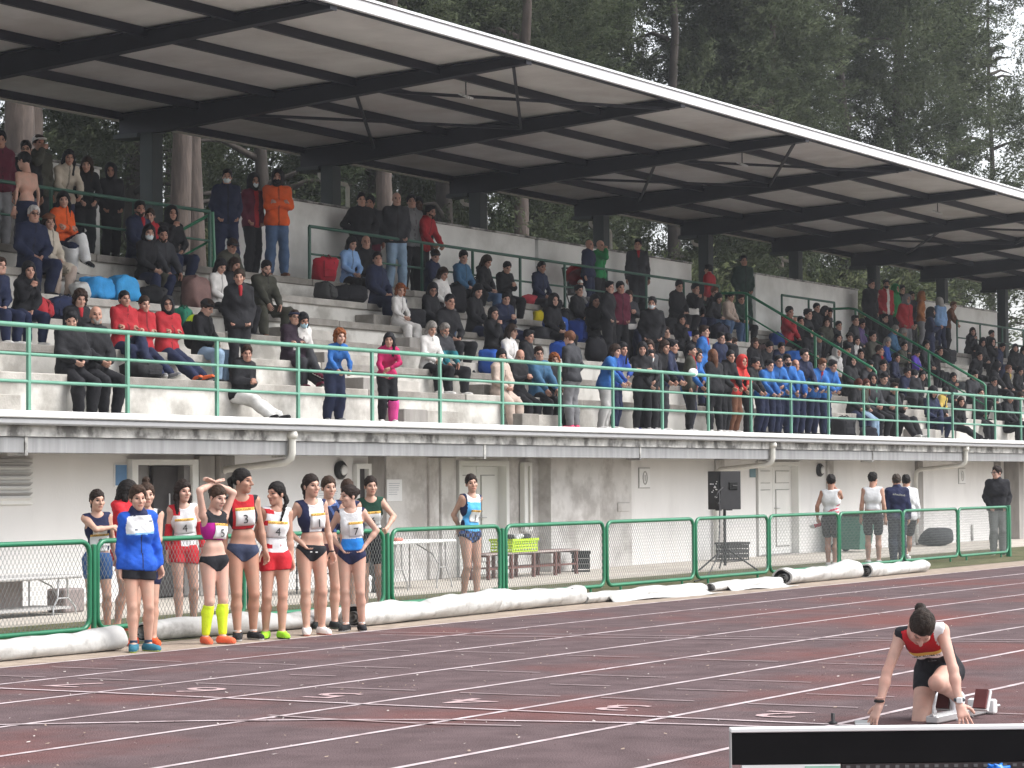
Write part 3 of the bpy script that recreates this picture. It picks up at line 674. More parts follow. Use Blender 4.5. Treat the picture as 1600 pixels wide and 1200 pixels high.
# ground floor wall
def wl(a, c, m=WALL, y=22.2, z0=0.03, z1=2.1, name='wall_panel', t=.25): return gp(MB().box(a, c, y, y+t, z0, z1), name, m)
wl(X0, 28.02); wl(28.02, 29.52, z0=1.98); wl(29.52, 32.0, WALL); wl(32.0, 33.63); wl(34.62, 36.78, PATCHW); wl(36.78, 38.52, z0=1.99); wl(38.52, 39.6, PATCHW)
wl(39.6, 41.44, PATCHW, y=21.95, t=.5); wl(41.44, 43.2, PATCHW); wl(43.2, 48.86); wl(48.86, 51.15, z0=2.02); wl(51.15, 64.5); wl(64.5, 64.9, PILLAR, y=21.8, t=.7); wl(64.9, X1, WALL)
wl(33.63, 34.08, z0=1.93); wl(33.63, 34.08, z1=.05); wl(34.08, 34.62, PILLAR, y=22.23, name='grey_panel')
for a, c, d in [(29.53, 29.9, .10), (29.93, 30.30, .16), (35.85, 36.15, .05), (36.2, 36.62, .07), (41.45, 41.78, .06), (46.85, 47.25, .05), (52.6, 52.95, .05), (58.05, 58.4, .08), (63.7, 64.1, .06)]:
    gp(MB().box(a, c, 22.2-d, 22.21, .03, 2.04, bev=.01), 'pilaster', PILLAR if a < 31 or a > 58 else PATCHW)
gp(MB().tube([(30.42, 22.12, 1.85), (30.42, 22.12, .05)], .05, 8), 'white_pipe', PIPE)
gp(MB().box(38.9, 39.18, 22.08, 22.19, .75, 1.97, bev=.01), 'duct_cover', DOORW); gp(MB().tube([(39.04, 22.06, 1.9), (39.04, 22.06, .8)], .018, 6), 'duct_pipe', PIPE)
gp(MB().tube([(52.8, 22.17, 2.0), (52.8, 22.17, 1.3)], .02, 6), 'cable_conduit', STAIN)
for x, z in ((36.2, 1.2), (42.6, 1.1)): gp(MB().box(x, x+.5, 22.175, 22.205, z-.05, z+.12, bev=.02), 'render_patch', PATCHW)
# louvre
lv = gp(MB().box(24.3, 25.98, 22.14, 22.2, 1.38, 1.98, bev=.01), 'louvre_frame', DOORW)
for i in range(8): sub(MB().obox((25.13, 22.12, 1.45+.065*i), (.77, 0, 0), (0, .03, -.02), (0, .003, .005)), 'slat', GREYP if i % 2 else DOORW, lv)
# open doorway with its dark leaf
df = MB().box(27.99, 28.12, 22.1, 22.22, .03, 1.98).box(29.36, 29.5, 22.1, 22.22, .03, 1.98).box(28.12, 29.36, 22.1, 22.22, 1.9, 1.98)
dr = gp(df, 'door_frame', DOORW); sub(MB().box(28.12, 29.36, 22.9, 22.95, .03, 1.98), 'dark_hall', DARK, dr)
sub(MB().box(28.12, 28.62, 22.3, 22.34, .04, 1.9), 'side_light', DGLASS, dr); sub(MB().box(28.63, 29.2, 22.24, 22.29, .05, 1.89, bev=.008), 'door_leaf', DARK, dr)
sub(MB().box(29.21, 29.35, 22.14, 22.3, .05, 1.89), 'open_leaf', DGLASS, dr); sub(MB().tube([(28.95, 22.2, 1.1), (28.95, 22.2, 1.5)], .012, 6), 'handle', METAL, dr)
# narrow window beside the grey panel
nw = gp(MB().box(33.64, 33.72, 22.12, 22.24, .05, 1.93).box(33.98, 34.06, 22.12, 22.24, .05, 1.93).box(33.72, 33.98, 22.12, 22.24, 1.85, 1.93), 'window_frame', DOORW)
sub(MB().box(33.72, 33.98, 22.2, 22.22, .05, 1.85), 'pane', DARK, nw)
# double door, panelled door
def panel_door(x0, x1, ztop, rows, name):
    w = x1-x0; d = gp(MB().box(x0, x0+.1, 22.16, 22.44, .03, ztop).box(x1-.1, x1, 22.16, 22.44, .03, ztop).box(x0+.1, x1-.1, 22.16, 22.44, ztop-.09, ztop), name+'_frame', DOORW); sub(MB().box(x0-.05, x1+.05, 22.0, 22.4, .0, .045, bev=.01), 'threshold', PILLAR, d)
    xm = (x0+x1)/2
    for a, c in ((x0+.1, xm-.006), (xm+.006, x1-.1)):
        sub(MB().box(a, c, 22.33, 22.39, .05, ztop-.095), 'door_leaf', DOORW, d)
        for z0, z1 in rows:
            sub(MB().box(a+.13, c-.13, 22.321, 22.328, z0, z1), 'door_groove', DOORG, d); sub(MB().box(a+.145, c-.145, 22.308, 22.32, z0+.015, z1-.015, bev=.008), 'door_panel', DOORW, d)
    sub(MB().tube([(xm+.08, 22.33, 1.02), (xm+.08, 22.25, 1.02), (xm+.2, 22.25, 1.02)], .013, 6), 'handle', METAL, d)
    return d
panel_door(36.82, 38.5, 1.99, ((.25, 1.75),), 'double_door'); panel_door(48.92, 51.1, 2.01, ((.2, 1.42), (1.55, 1.82)), 'white_door')
for x in (24.9, 61.9): gp(MB().box(x, x+.07, 22.15, 22.2, .05, .45), 'wall_bracket', STAIN)

# roof: panels, purlins, beams, columns, bracing, flashing
zr = lambda y: 8.5-.04*(y-20.2)
PY = [20.06, 21.72, 23.35, 25.0, 26.6, 28.25]
BX = [18.7+5.6*i for i in range(14)]
for i, x in enumerate(BX):
    wy = [20.04, 27.3, 27.45, 28.3]
    b = MB()
    for s0, s1, a0, a1 in ((20.04, 27.35, zr(20.04)-.03, 8.31), (27.35, 28.3, zr(27.35)-.03, 7.76)):
        t0, t1 = a0, zr(s1)-.03; b0 = 8.31 if s0 < 21 else 7.76; b1 = 7.76
        for w0, w1, top in ((-.085, .085, 'f'), (-.085, .085, 'g'), (-.012, .012, 'w')):
            if top == 'f': q = [(t0-.025, t0), (t1-.025, t1)]
            elif top == 'g': q = [(b0, b0+.025), (b1, b1+.025)]
            else: q = [(b0+.024, t0-.024), (b1+.024, t1-.024)]
            v = [(x+w, y, z) for y, zz in ((s0, q[0]), (s1, q[1])) for z in zz for w in (w0, w1)]
            b.add(v, [(0, 1, 3, 2), (4, 6, 7, 5), (0, 4, 5, 1), (2, 3, 7, 6), (0, 2, 6, 4), (1, 5, 7, 3)])
    b.box(x-.085, x+.085, 20.015, 20.04, 8.3, zr(20.04)-.03)
    gp(b, 'roof_beam', STEEL)
    gp(MB().box(x-.15, x+.15, 27.46, 27.74, 0, 7.755, bev=.01).box(x-.2, x+.2, 27.75, 28.28, 7.68, 7.757), 'roof_column', STEELC)
for y in PY[:-1]:
    gp(MB().box(X0+.5, X1-1, y-.04, y+.04, zr(y)-.15, zr(y)-.012), 'purlin', STEEL)
gp(MB().box(X0+.5, X1-1, 28.2, 28.3, zr(28.25)-.13, zr(28.25)-.012), 'purlin', STEEL)
ex = [X0+.5]+BX+[X1-1]
for a, c in zip(ex[:-1], ex[1:]):
    for y0, y1 in zip(PY[:-1], PY[1:]):
        v = [(xx, yy, zr(yy)+dz) for dz in (-.01, .03) for yy in (y0+.004, y1-.004) for xx in (a+.004, c-.004)]
        gp(MB().add(v, [(0, 2, 3, 1), (4, 5, 7, 6), (0, 1, 5, 4), (2, 6, 7, 3), (0, 4, 6, 2), (1, 3, 7, 5)]), 'roof_panel', SHEET)
gp(MB().box(X0+.3, X1-.8, 19.95, 20.01, 8.37, 8.535, bev=.01), 'roof_flashing', ROOFW); gp(MB().box(X0+.3, X1-.8, 19.92, 20.02, 8.54, 8.575), 'roof_flashing', ROOFW)
gp(MB().box(X0+.3, X1-.8, 28.3, 28.42, 8.03, 8.15), 'rear_gutter', PIPE)
for i in (3, 5, 8):
    xa, xb = BX[i], BX[i+1]
    for (p, q) in (((xa, 20.3), (xb, 23.35)), ((xa, 23.35), (xb, 20.3)), ((xa, 23.35), (xb, 26.6)), ((xa, 26.6), (xb, 23.35))):
        gp(MB().beam((*p, zr(p[1])-.2), (*q, zr(q[1])-.2), .05, .05), 'brace', STEEL)
for x in (41.85, 53.2, 30.7, 47.3, 58.7, 64.3):
    gp(MB().tube([(x, 28.36, 8.05), (x, 28.36, 7.68), (x+.05, 28.33, 7.63), (x+.85, 28.3, 7.6), (x+.9, 28.3, 7.55), (x+.9, 28.3, 5.3)], .045, 8), 'downpipe', PIPE)
# upper walkway parapet
for a, c in [(14, 33.6), (37.2, 48.45), (48.6, 56.25), (60.0, 66.9), (72.1, 78.6), (82, X1)]:
    gp(MB().box(a, c, 27.2, 27.38, 5.29, 6.9, bev=.01), 'parapet', PARA); gp(MB().box(a-.02, c+.02, 27.17, 27.41, 6.9, 6.94, bev=.01), 'parapet_cap', STAIN)
gp(MB().box(X0, X1, 26.7, 27.9, 4.9, 5.165), 'walkway_slab', CONC)
gp(MB().box(X0, X1, 27.4, 27.42, 0, 5.2), 'rear_wall', STAIN)

# floodlights under the roof
for n, (x, lab) in enumerate([(36.6, 'small floodlight under the nearest roof bays, over the seated crowd'), (47.6, 'small floodlight hung mid roof beside the crossed bracing'), (58.9, 'small floodlight under the far right end of the roof')]):
    t = thing('floodlight', lab, 'floodlight', (x, 21.85, 8.08), group='floodlights under the grandstand roof')
    b = MB()
    for dx in (-.07, 0, .07): b.tube([(dx, -.09, -.04), (dx, .09, .04)], .022, 6)
    b.build('lamp_tube', ROOFW, t); MB().box(-.11, .11, -.012, .012, -.012, .012).build('lamp_bar', METAL, t); MB().box(-.008, .008, -.008, .008, .01, .30).build('hanger', STEEL, t)
# wall lamps
for x, z, lab in ((33.25, 1.83, 'black bulkhead lamp on the wall above the athletes'), (52.2, 1.83, 'black bulkhead lamp to the right of the panelled white door')):
    t = thing('wall_lamp', lab, 'wall lamp', (x, 22.2, z), group='bulkhead lamps on the ground floor wall')
    b = MB().lathe([(.14, 0), (.15, .05), (.11, .09)], seg=14); o = b.build('housing', BLACK, t); o.rotation_euler = (R(90), 0, 0)
    b = MB().lathe([(.085, .09), (.07, .12), (.02, .13)], seg=12); o = b.build('glass', WHITE, t); o.rotation_euler = (R(90), 0, 0)
# signs and papers on the wall
def sign(name, lab, cat, x0, x1, z0, z1, m, y=22.185, frame=None):
    t = thing(name, lab, cat, ((x0+x1)/2, y, (z0+z1)/2)); w, h = (x1-x0)/2, (z1-z0)/2
    if frame: MB().box(-w-.02, w+.02, -.004, .014, -h-.02, h+.02, bev=.004).build('frame', frame, t); MB().box(-w, w, -.012, -.005, -h, h).build('plate', m, t)
    else: MB().box(-w, w, -.006, .006, -h, h).build('plate', m, t)
    return t
sign('wall_sign', 'small plain blue sign on the wall left of the dark doorway', 'sign', 27.72, 27.96, 1.62, 1.90, BLUES, frame=WHITE)
sign('wall_sign', 'small dark teal sign beside the top of the panelled white door', 'sign', 48.55, 48.83, 1.68, 1.93, TEALS)
for x0, x1, lab in ((43.5, 43.93, 'white framed sign with a grey oval mark, left of the loudspeaker'), (61.05, 61.5, 'white sign with a grey oval mark, near the man in the black sweater')):
    t = sign('wall_sign', lab, 'sign', x0, x1, 1.5, 1.86, WHITE, frame=GREYP); b = MB()
    b.tube([(.085*math.sin(q), -.014, .12*math.cos(q)) for q in np.linspace(0, 6.28, 17)], .014, 5, cap=False); b.tube([(0, -.014, -.06), (0, -.014, .06)], .012, 5); b.build('oval_mark', GREYP, t)
for x0, x1, z0, z1, lab in ((34.6, 35.05, 1.33, 1.68, 'white notice sheet taped to the wall beside the green vest athlete'), (33.0, 33.25, 1.33, 1.6, 'small white notice taped up behind the athletes, left of the narrow window'), (32.62, 32.96, 1.2, 1.68, 'tall white notice taped up behind the athlete with her hand on her hip')):
    t = sign('notice', lab, 'notice', x0, x1, z0, z1, PAPER)
    b = MB(); w = (x1-x0)/2-.05
    for i in range(6): b.box(-w, w*(.3+.6*lr.random()), -.008, -.0065, (z1-z0)/2-.07-i*.035, (z1-z0)/2-.06-i*.035)
    b.build('printed_lines', INK, t)

# ------------------------------------------------------------------ railings
def rail_run(name, lab, pts, zs, posts, base, m, r=(.032, .022, .022), group=None):
    t = thing(name, lab, 'railing', (*pts[0][:2], base), group=group); o = np.array((*pts[0][:2], base))
    for z, rr in zip(zs, r): MB().tube([np.array((p[0], p[1], p[2]+z))-o for p in pts], rr, 8).build('rail', m, t)
    for p in posts: MB().box(p[0]-.025-o[0], p[0]+.025-o[0], p[1]-.02-o[1], p[1]+.02-o[1], p[2]-o[2], p[2]+zs[0]-o[2]).build('post', m, t)
    return t
rail_run('front_railing', 'long pale green railing along the front edge of the gallery', [(X0, 21.03, 2.55), (57.35, 21.03, 2.55)], (1.07, .71, .37), [(16.75+1.957*i, 21.03, 2.53) for i in range(21)], 2.53, GREEN)
rail_run('front_railing', 'far right section of the pale green gallery railing', [(57.5, 21.03, 2.55), (94, 21.03, 2.55)], (1.07, .71, .37), [(57.5+1.5*i if i < 3 else 57.5+3+1.95*(i-2), 21.03, 2.53) for i in range(19)], 2.53, GREEN)
def upper(lab, a, c, n): return rail_run('walkway_railing', lab, [(a, 26.12, 5.29), (c, 26.12, 5.29)], (.98, .48), [(a+(c-a)*i/n, 26.12, 5.28) for i in range(n+1)], 5.29, DGREEN, (.03, .02), 'railings along the upper walkway')
upper('dark green walkway railing in front of the upper left group', 14.5, 35.2, 10)
upper('dark green walkway railing behind the man in the orange jacket and the pushchair', 38.2, 55.5, 9)
upper('short dark green walkway railing between the two sloping aisle handrails', 59.2, 62.6, 2)
upper('dark green walkway railing at the far right of the upper walkway', 71.9, 94, 11)
def aisle(lab, x, x2, y1=22.15, zb=0, ytop=25.4):
    """sloping handrail down an aisle"""
    sl = .435/.75; z1 = TZ[1]+(y1-22.1)*sl+1.03; z2 = z1+(ytop-y1)*sl
    t = thing('aisle_handrail', lab, 'handrail', (x, y1, TZ[1]), group='sloping handrails of the aisles'); o = np.array((x, y1, TZ[1]))
    MB().tube([np.array(p)-o for p in ((x, y1, TZ[1]), (x, y1, z1-.06), (x, y1+.05, z1), (x, ytop, z2), (x, ytop+.2, z2+.03), (x, 26.12, z2+.03))], .032, 8).build('rail', FGREEN, t)
    MB().tube([np.array(p)-o for p in ((x, y1+.01, z1-.55), (x, ytop, z2-.52))], .02, 6).build('lower_rail', FGREEN, t)
    for y in (y1+1.5, ytop): MB().box(x-.025-o[0], x+.025-o[0], y-.025-o[1], y+.025-o[1], TZ[1]+(y-22.1)*sl-.2-o[2], z1+(y-y1)*sl-o[2]).build('post', FGREEN, t)
aisle('green sloping aisle handrail behind the row of blue jackets', 55.5, 0); aisle('green sloping aisle handrail farthest right, running down to the gallery', 62.3, 0, y1=21.9)
t = thing('stair_rail', 'bright green diagonal stair rail behind the man in the navy jacket and mask', 'handrail', (35.25, 26.1, 5.29))
MB().tube([(0, 0, .98), (.05, 0, .2), (0, 0, 0)], .03, 8).build('post', FGREEN, t); MB().tube([(-.0, .02, .95), (-1.2, 1.2, .0)], .028, 8).build('rail', FGREEN, t); MB().tube([(0, .02, .5), (-.7, 1.3, -.3)], .022, 8).build('lower_rail', FGREEN, t)

# ------------------------------------------------------------------ chain-link fence panels beside the track
def mesh_fence(x0, x1, lab, mesh=True):
    w = x1-x0; zb, zt, rr = .1, 1.03, .13
    t = thing('mesh_fence', lab, 'fence', (x0, 17.5, 0), group='chain link fence panels beside the track')
    loop = []
    for cx, cz, a0 in ((rr, zb+rr, 180), (w-rr, zb+rr, 270), (w-rr, zt-rr, 0), (rr, zt-rr, 90)):
        for k in range(5): q = R(a0+k*22.5); loop.append((cx+rr*math.cos(q), 0, cz+rr*math.sin(q)))
    loop.append(loop[0]); loop.append(loop[1])
    MB().tube(loop, .028, 8, cap=False).build('frame', FGREEN, t)
    for x in (.42, w-.42): MB().tube([(x, 0, zb), (x, 0, 0)], .02, 6).build('foot', FGREEN, t)
    if mesh:
        key = round(w, 1); b = MB(); p = .062; hgt = zt-zb-.02; asp = 1.55; run = hgt/asp
        n = int((w+run)/p); q = .0025
        for k in range(n+1):
            for sgn in (1, -1):
                xs = k*p-run; a = [xs, zb+.01]; c = [xs+run, zt-.01]
                if a[0] < .02: a[1] += (.02-a[0])*asp; a[0] = .02
                if c[0] > w-.02: c[1] -= (c[0]-(w-.02))*asp; c[0] = w-.02
                if c[0]-a[0] < .02: continue
                if sgn < 0: a[0], c[0] = w-a[0], w-c[0]
                y = .003*sgn
                b.tube([(a[0], y, a[1]), (c[0], y, c[1])], q, 3, cap=False, smooth=False)
        b.build('chain_link', WIRE, t, kind='stuff')
    return t
FP = [(15.7, 18.55), (18.62, 21.43), (21.56, 24.22), (24.32, 27.2), (27.4, 30.12), (30.29, 33.15), (33.25, 36.15), (36.24, 38.97), (39.05, 41.98), (42.05, 45.06), (45.12, 48.03), (48.1, 51.0)]
FL = ['chain link fence panel outside the left edge of the picture', 'leftmost chain link panel, with a grey table behind it', 'chain link panel behind the athlete in the blue and white jacket', 'chain link panel behind the athletes in briefs and red shorts', 'chain link panel in front of the white folding table', 'chain link panel in front of the brown bench and lime crate', 'empty chain link panel left of the loudspeaker', 'chain link panel around the tripod of the loudspeaker', 'chain link panel in front of the panelled white door', 'fence panel in front of the green wheelie bin', 'fence panel with the black bag behind it', 'last fence panel, in front of the man in the black sweater']
for i, (a, c) in enumerate(FP): mesh_fence(a, c, FL[i], mesh=True)
for x, lab in ((21.5, 'green steel fence post between the two left panels'), (27.3, 'green steel fence post beside the green vest athlete'), (30.2, 'green steel fence post beside the athlete in light blue'), (51.07, 'thick green end post of the fence beside the man in the black sweater')):
    w = .05 if x < 50 else .09
    MB().box(-w/2, w/2, -w/2, w/2, 0, 1.0 if x < 50 else 1.06, bev=.008).build('fence_post', FGREEN, None, label=lab, cat='fence post', loc=(x, 17.5, 0), group='green fence posts')

# ------------------------------------------------------------------ rolled white tarpaulins along the track
def roll(lab, a, c, r, seed, flap=False, squash=.85, r2=None):
    a = np.array(a); c = np.array(c); L = np.linalg.norm(c-a); d = (c-a)/L; ang = math.atan2(d[1], d[0]); rr_ = random.Random(seed)
    t = thing('tarpaulin_roll', lab, 'tarpaulin roll', (a[0], a[1], 0), ang, group='rolled white tarpaulins beside the track')
    n = max(int(L/.08), 5); sg = 22; vs = []; fs = []; ph = [rr_.random()*6 for _ in range(4)]; r2 = r2 or r
    def ring(u, k): 
        R_ = (r+(r2-r)*u)*(1+.08*math.sin(u*L*2.1+ph[0])+.05*math.sin(u*L*5+ph[1])+.025*math.sin(u*L*13+ph[2])); out = []
        for i in range(sg):
            q = 2*math.pi*i/sg; w = 1+.05*math.sin(3*q+ph[2]+u*5)+.035*math.sin(5*q+u*14+ph[3])
            z = R_*k*w*math.sin(q)*squash; out.append((u*L, R_*k*w*math.cos(q)*1.08, max(z+R_*squash*.93, .006)))
        return out
    rings = [ring(i/n, 1) for i in range(n+1)]
    b = MB()
    for rg in rings: vs += rg
    for i in range(n):
        for k in range(sg): k2 = (k+1) % sg; fs.append((i*sg+k, (i+1)*sg+k, (i+1)*sg+k2, i*sg+k2))
    b.add(vs, fs, 0, True)
    for u, s in ((0, 1), (1, -1)):                       # hollow ends: rim, bore with its shade put into the colour, loose spiral layer
        o = ring(u, 1); m_ = ring(u, .8); inn = [(p[0]+s*.25, p[1], p[2]) for p in ring(u, .74)]
        b.add(o+m_+inn, [(k, (k+1) % sg, sg+(k+1) % sg, sg+k) if s < 0 else (k, sg+k, sg+(k+1) % sg, (k+1) % sg) for k in range(sg)], 0, True)
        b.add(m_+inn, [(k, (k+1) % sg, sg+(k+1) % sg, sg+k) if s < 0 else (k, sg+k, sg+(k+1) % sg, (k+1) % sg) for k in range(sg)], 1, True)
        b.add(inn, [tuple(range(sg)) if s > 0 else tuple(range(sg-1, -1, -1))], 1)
        sp = [(-s*.01+u*L, (.18+.5*q/12)*r*math.cos(q), max(r*squash*.93+(.18+.5*q/12)*r*math.sin(q)*squash, .01)) for q in np.linspace(0, 12, 40)]
        b.add(sp+[(p[0]+s*.2, p[1], p[2]) for p in sp], [(k, k+1, 41+k, 40+k) for k in range(39)], 0, True)
    b.build('roll', [TARP, TARPSHADE], t)
    if flap:
        f = MB(); m = 14; v = []
        for i in range(m+1):
            u = i/m
            for j in range(7): w = j/6; v.append((L*(.15+.8*u), -r*1.05-.32*w*(.3+.7*u), .012+r*.6*(1-w)**2+.015*math.sin(u*9+w*5)))
        f.add(v, [(i*7+j, i*7+j+1, (i+1)*7+j+1, (i+1)*7+j) for i in range(m) for j in range(6)], 0, True); o = f.build('flap', TARP, t)
        o.modifiers.new('thick', 'SOLIDIFY').thickness = .006
    return t
roll('leftmost white tarpaulin roll, ending at the blue jacket athlete', (17.0, 16.05), (20.05, 16.05), 0.133, 1)
roll('white tarpaulin roll with a dark open end, behind the neon socks', (21.25, 16.65), (24.6, 16.35), 0.129, 2)
roll('fat white tarpaulin roll between the athletes and the light blue athlete', (24.3, 16.05), (27.6, 16.2), 0.146, 3, r2=.165)
roll('short thick white tarpaulin roll below the lime crate', (27.65, 16.25), (30.0, 16.25), 0.155, 4)
roll('flattened white tarpaulin roll with a loose flap, left of the loudspeaker', (30.05, 16.2), (33.6, 16.15), 0.112, 5, flap=True, squash=.7)
roll('small white tarpaulin roll under the loudspeaker tripod', (34.0, 16.2), (36.2, 16.1), 0.103, 6, flap=True, squash=.7)
roll('bulging white tarpaulin roll in front of the panelled white door', (36.6, 16.2), (39.6, 16.25), 0.146, 7, r2=.175, squash=.8)
roll('farthest white tarpaulin roll, with a dark open end', (39.75, 16.1), (42.4, 16.1), 0.129, 8)
b = MB(); v = []
for i in range(13):
    for j in range(9): v.append((i*.11, j*.1, .02+.2*math.exp(-((i-6)/3.2)**2-((j-4)/2.6)**2)*(1+.3*math.sin(i*2.1+j*1.7))))
b.add(v, [(i*9+j, (i+1)*9+j, (i+1)*9+j+1, i*9+j+1) for i in range(12) for j in range(8)], 0, True)
o = b.build('green_tarpaulin', GTARP, None, label='crumpled dark green tarpaulin on the ground by the light blue athlete', cat='tarpaulin', loc=(28.4, 16.55, 0)); o.modifiers.new('thick', 'SOLIDIFY').thickness = .01

# ------------------------------------------------------------------ things in front of the wall
def table(lab, x, y, L, D, H, top, leg, rz=0, folded=False):
    t = thing('folding_table', lab, 'table', (x, y, 0), rz)
    MB().box(-L/2, L/2, -D/2, D/2, H-.045, H, bev=.015).build('tabletop', top, t)
    for s in (-1, 1):
        xx = s*(L/2-.3)
        MB().tube([(xx-.22, -D/2+.05, 0.01), (xx-.22, -D/2+.05, .12), (xx-.1, -D/2+.08, H*.45), (xx-.08, -D/2+.08, H-.04)], .014, 6).build('leg', leg, t)
        MB().tube([(xx+.22, -D/2+.05, 0.01), (xx+.2, -D/2+.05, .12), (xx+.1, -D/2+.08, H*.45), (xx+.08, -D/2+.08, H-.04)], .014, 6).build('leg', leg, t)
        MB().tube([(xx-.1, -D/2+.08, H*.45), (xx+.1, -D/2+.08, H*.45)], .011, 6).tube([(xx-.1, -D/2+.08, H*.5), (xx+.05, -D/2+.3, H*.72), (xx+.1, D/2-.1, H-.05)], .01, 6).build('stretcher', leg, t)
        MB().tube([(xx, D/2-.08, 0.01), (xx, D/2-.08, H-.04)], .014, 6).build('leg', leg, t)
    return t
table('white folding table with grey steel legs behind the fence', 32.6, 20.6, 1.85, .75, .76, WHITE, GREYP)
MB().box(-.09, .09, -.06, .06, 0, .05, bev=.02).build('red_cap', mat('salmon', (.6, .2, .15)), None, label='small salmon red cap lying on the white folding table', cat='cap', loc=(32.1, 20.4, .761))
t = table('low grey table by the wall behind the leftmost fence panel', 24.0, 20.9, 2.1, .7, .52, GREYP, METAL)
MB().box(-1.05, .55, .2, .24, .1, .47).build('modesty_panel', mat('taupe', (.33, .28, .26), noise=.1), t); MB().box(-1, .9, -.28, .3, .1, .13).build('shelf', GREYP, t)
MB().box(-.2, .2, -.15, .15, 0, .3, bev=.02).build('crate', mat('taupe_crate', (.24, .2, .19), noise=.2, nscale=20), None, label='grey brown crate on the ground beside the low grey table', cat='crate', loc=(25.25, 21.0, .03))
t = table('dark table behind the athletes, with blue bags on it', 31.2, 20.9, 1.8, .7, .74, WHITE, BLACK)
def blob(lab, name, cat, loc, size, m, seed=0, parts=None, rz=0, group=None, amp=.12):
    """soft bag: a squashed rounded box with folds"""
    rr_ = random.Random(seed); ph = [rr_.random()*6 for _ in range(6)]; n, k = 16, 9; v = []; sx, sy, sz = size
    for j in range(k+1):
        p = math.pi*j/k
        for i in range(n):
            q = 2*math.pi*i/n; e = .6; c = lambda w: math.copysign(abs(w)**e, w)
            w = 1+amp*math.sin(3*q+ph[0]+2*p)+amp*.6*math.sin(5*q+ph[1]-3*p)+amp*.5*math.sin(4*p+ph[2])
            v.append((sx*c(math.cos(q))*c(math.sin(p))*w/2, sy*c(math.sin(q))*c(math.sin(p))*w/2, max(sz/2+sz/2*c(math.cos(p))*(1+.5*(w-1)), 0)))
    f = [(j*n+i, (j+1)*n+i, (j+1)*n+(i+1) % n, j*n+(i+1) % n) for j in range(k) for i in range(n)]
    o = MB().add(v, f, 0, True).build(name, m, None, label=lab, cat=cat, loc=loc, rz=rz, group=group)
    return o
def bag(lab, loc, size, col, seed=0, rz=0, strap=None, patch=None, name='bag', group=None):
    o = blob(lab, name, 'bag', loc, size, cloth(col), seed, rz=rz, group=group); sx, sy, sz = size
    st = strap or tuple(c*.5+.01 for c in col)
    for s in (-1, 1): MB().tube([(s*sx*.2, -sy*.42, sz*.35), (s*sx*.22, -sy*.5, sz*.75), (s*sx*.12, -sy*.1, sz*1.08), (s*sx*.1, sy*.2, sz*1.0)], .014, 5).build('strap', cloth(st), o)
    MB().box(-sx*.26, sx*.26, -sy*.56, -sy*.44, sz*.16, sz*.5, bev=.03).build('pocket', cloth(tuple(c*.8 for c in col)), o)
    if patch is not None: MB().box(-sx*.16, sx*.16, -sy*.545, -sy*.5, sz*.62, sz*.76).build('logo_patch', cloth(patch), o)
    return o
bag('blue and navy kit bag on the dark table behind the athletes', (31.0, 20.7, .741), (.45, .3, .2), (.03, .06, .2), 3, patch=(.6, .6, .7))
bag('grey rucksack standing under the dark table behind the athletes', (31.5, 20.4, .03), (.42, .3, .5), (.09, .09, .085), 5)
blob('white bag with a red base on the ground behind red shorts', 'white_bag', 'bag', (30.5, 20.1, .03), (.5, .35, .3), cloth((.62, .6, .58)), 7)
# bench
t = thing('bench', 'brown slatted bench by the wall carrying a lime crate', 'bench', (37.5, 21.3, .03))
for i in range(3): MB().box(-1.6, 1.6, -.2+.135*i, -.08+.135*i, .40, .43, bev=.006).build('slat', BROWN if i else mat('pale_slat', (.36, .3, .28), noise=.2), t)
for x in (-1.5, -.75, 0, .75, 1.5):
    for y in (-.17, .17): MB().box(x-.025, x+.025, y-.025, y+.025, 0, .398).build('leg', BROWN, t)
    MB().box(x-.02, x+.02, -.143, .143, .37, .398).build('cross_bar', BROWN, t)
for y in (-.17, .17): MB().box(-1.47, 1.47, y-.018, y+.018, .16, .19).build('stretcher', BROWN, t)
def crate(lab, loc, L, D, Hh, m, rz=0, rot_=None):
    t = thing('crate', lab, 'crate', loc, rz)
    MB().box(-L/2, L/2, -D/2, D/2, 0, .02).build('base', m, t); MB().box(-L/2-.02, L/2+.02, -D/2-.02, -D/2, Hh-.04, Hh).box(-L/2-.02, L/2+.02, D/2, D/2+.02, Hh-.04, Hh).box(-L/2-.02, -L/2, -D/2, D/2, Hh-.04, Hh).box(L/2, L/2+.02, -D/2, D/2, Hh-.04, Hh).build('rim', m, t)
    for y in (-D/2, D/2-.012):
        b = MB()
        for i in range(3): b.box(-L/2, L/2, y, y+.012, .03+i*(Hh-.08)/3+.02, .03+(i+1)*(Hh-.08)/3)
        b.build('side_wall', m, t)
        b = MB()
        for i in range(9): x = -L/2+(L-.02)*i/8; b.box(x, x+.02, y+.001, y+.011, .02, Hh-.04)
        b.build('rib', m, t, kind='stuff')
    for x in (-L/2, L/2-.012):
        b = MB()
        for i in range(3): b.box(x, x+.012, -D/2+.013, D/2-.013, .03+i*(Hh-.08)/3+.02, .03+(i+1)*(Hh-.08)/3)
        b.build('end_wall', m, t)
    if rot_: t.rotation_euler = rot_
    return t
crate('lime green plastic crate full of shoes on the brown bench', (37.15, 21.3, .46), .85, .42, .22, LIME)
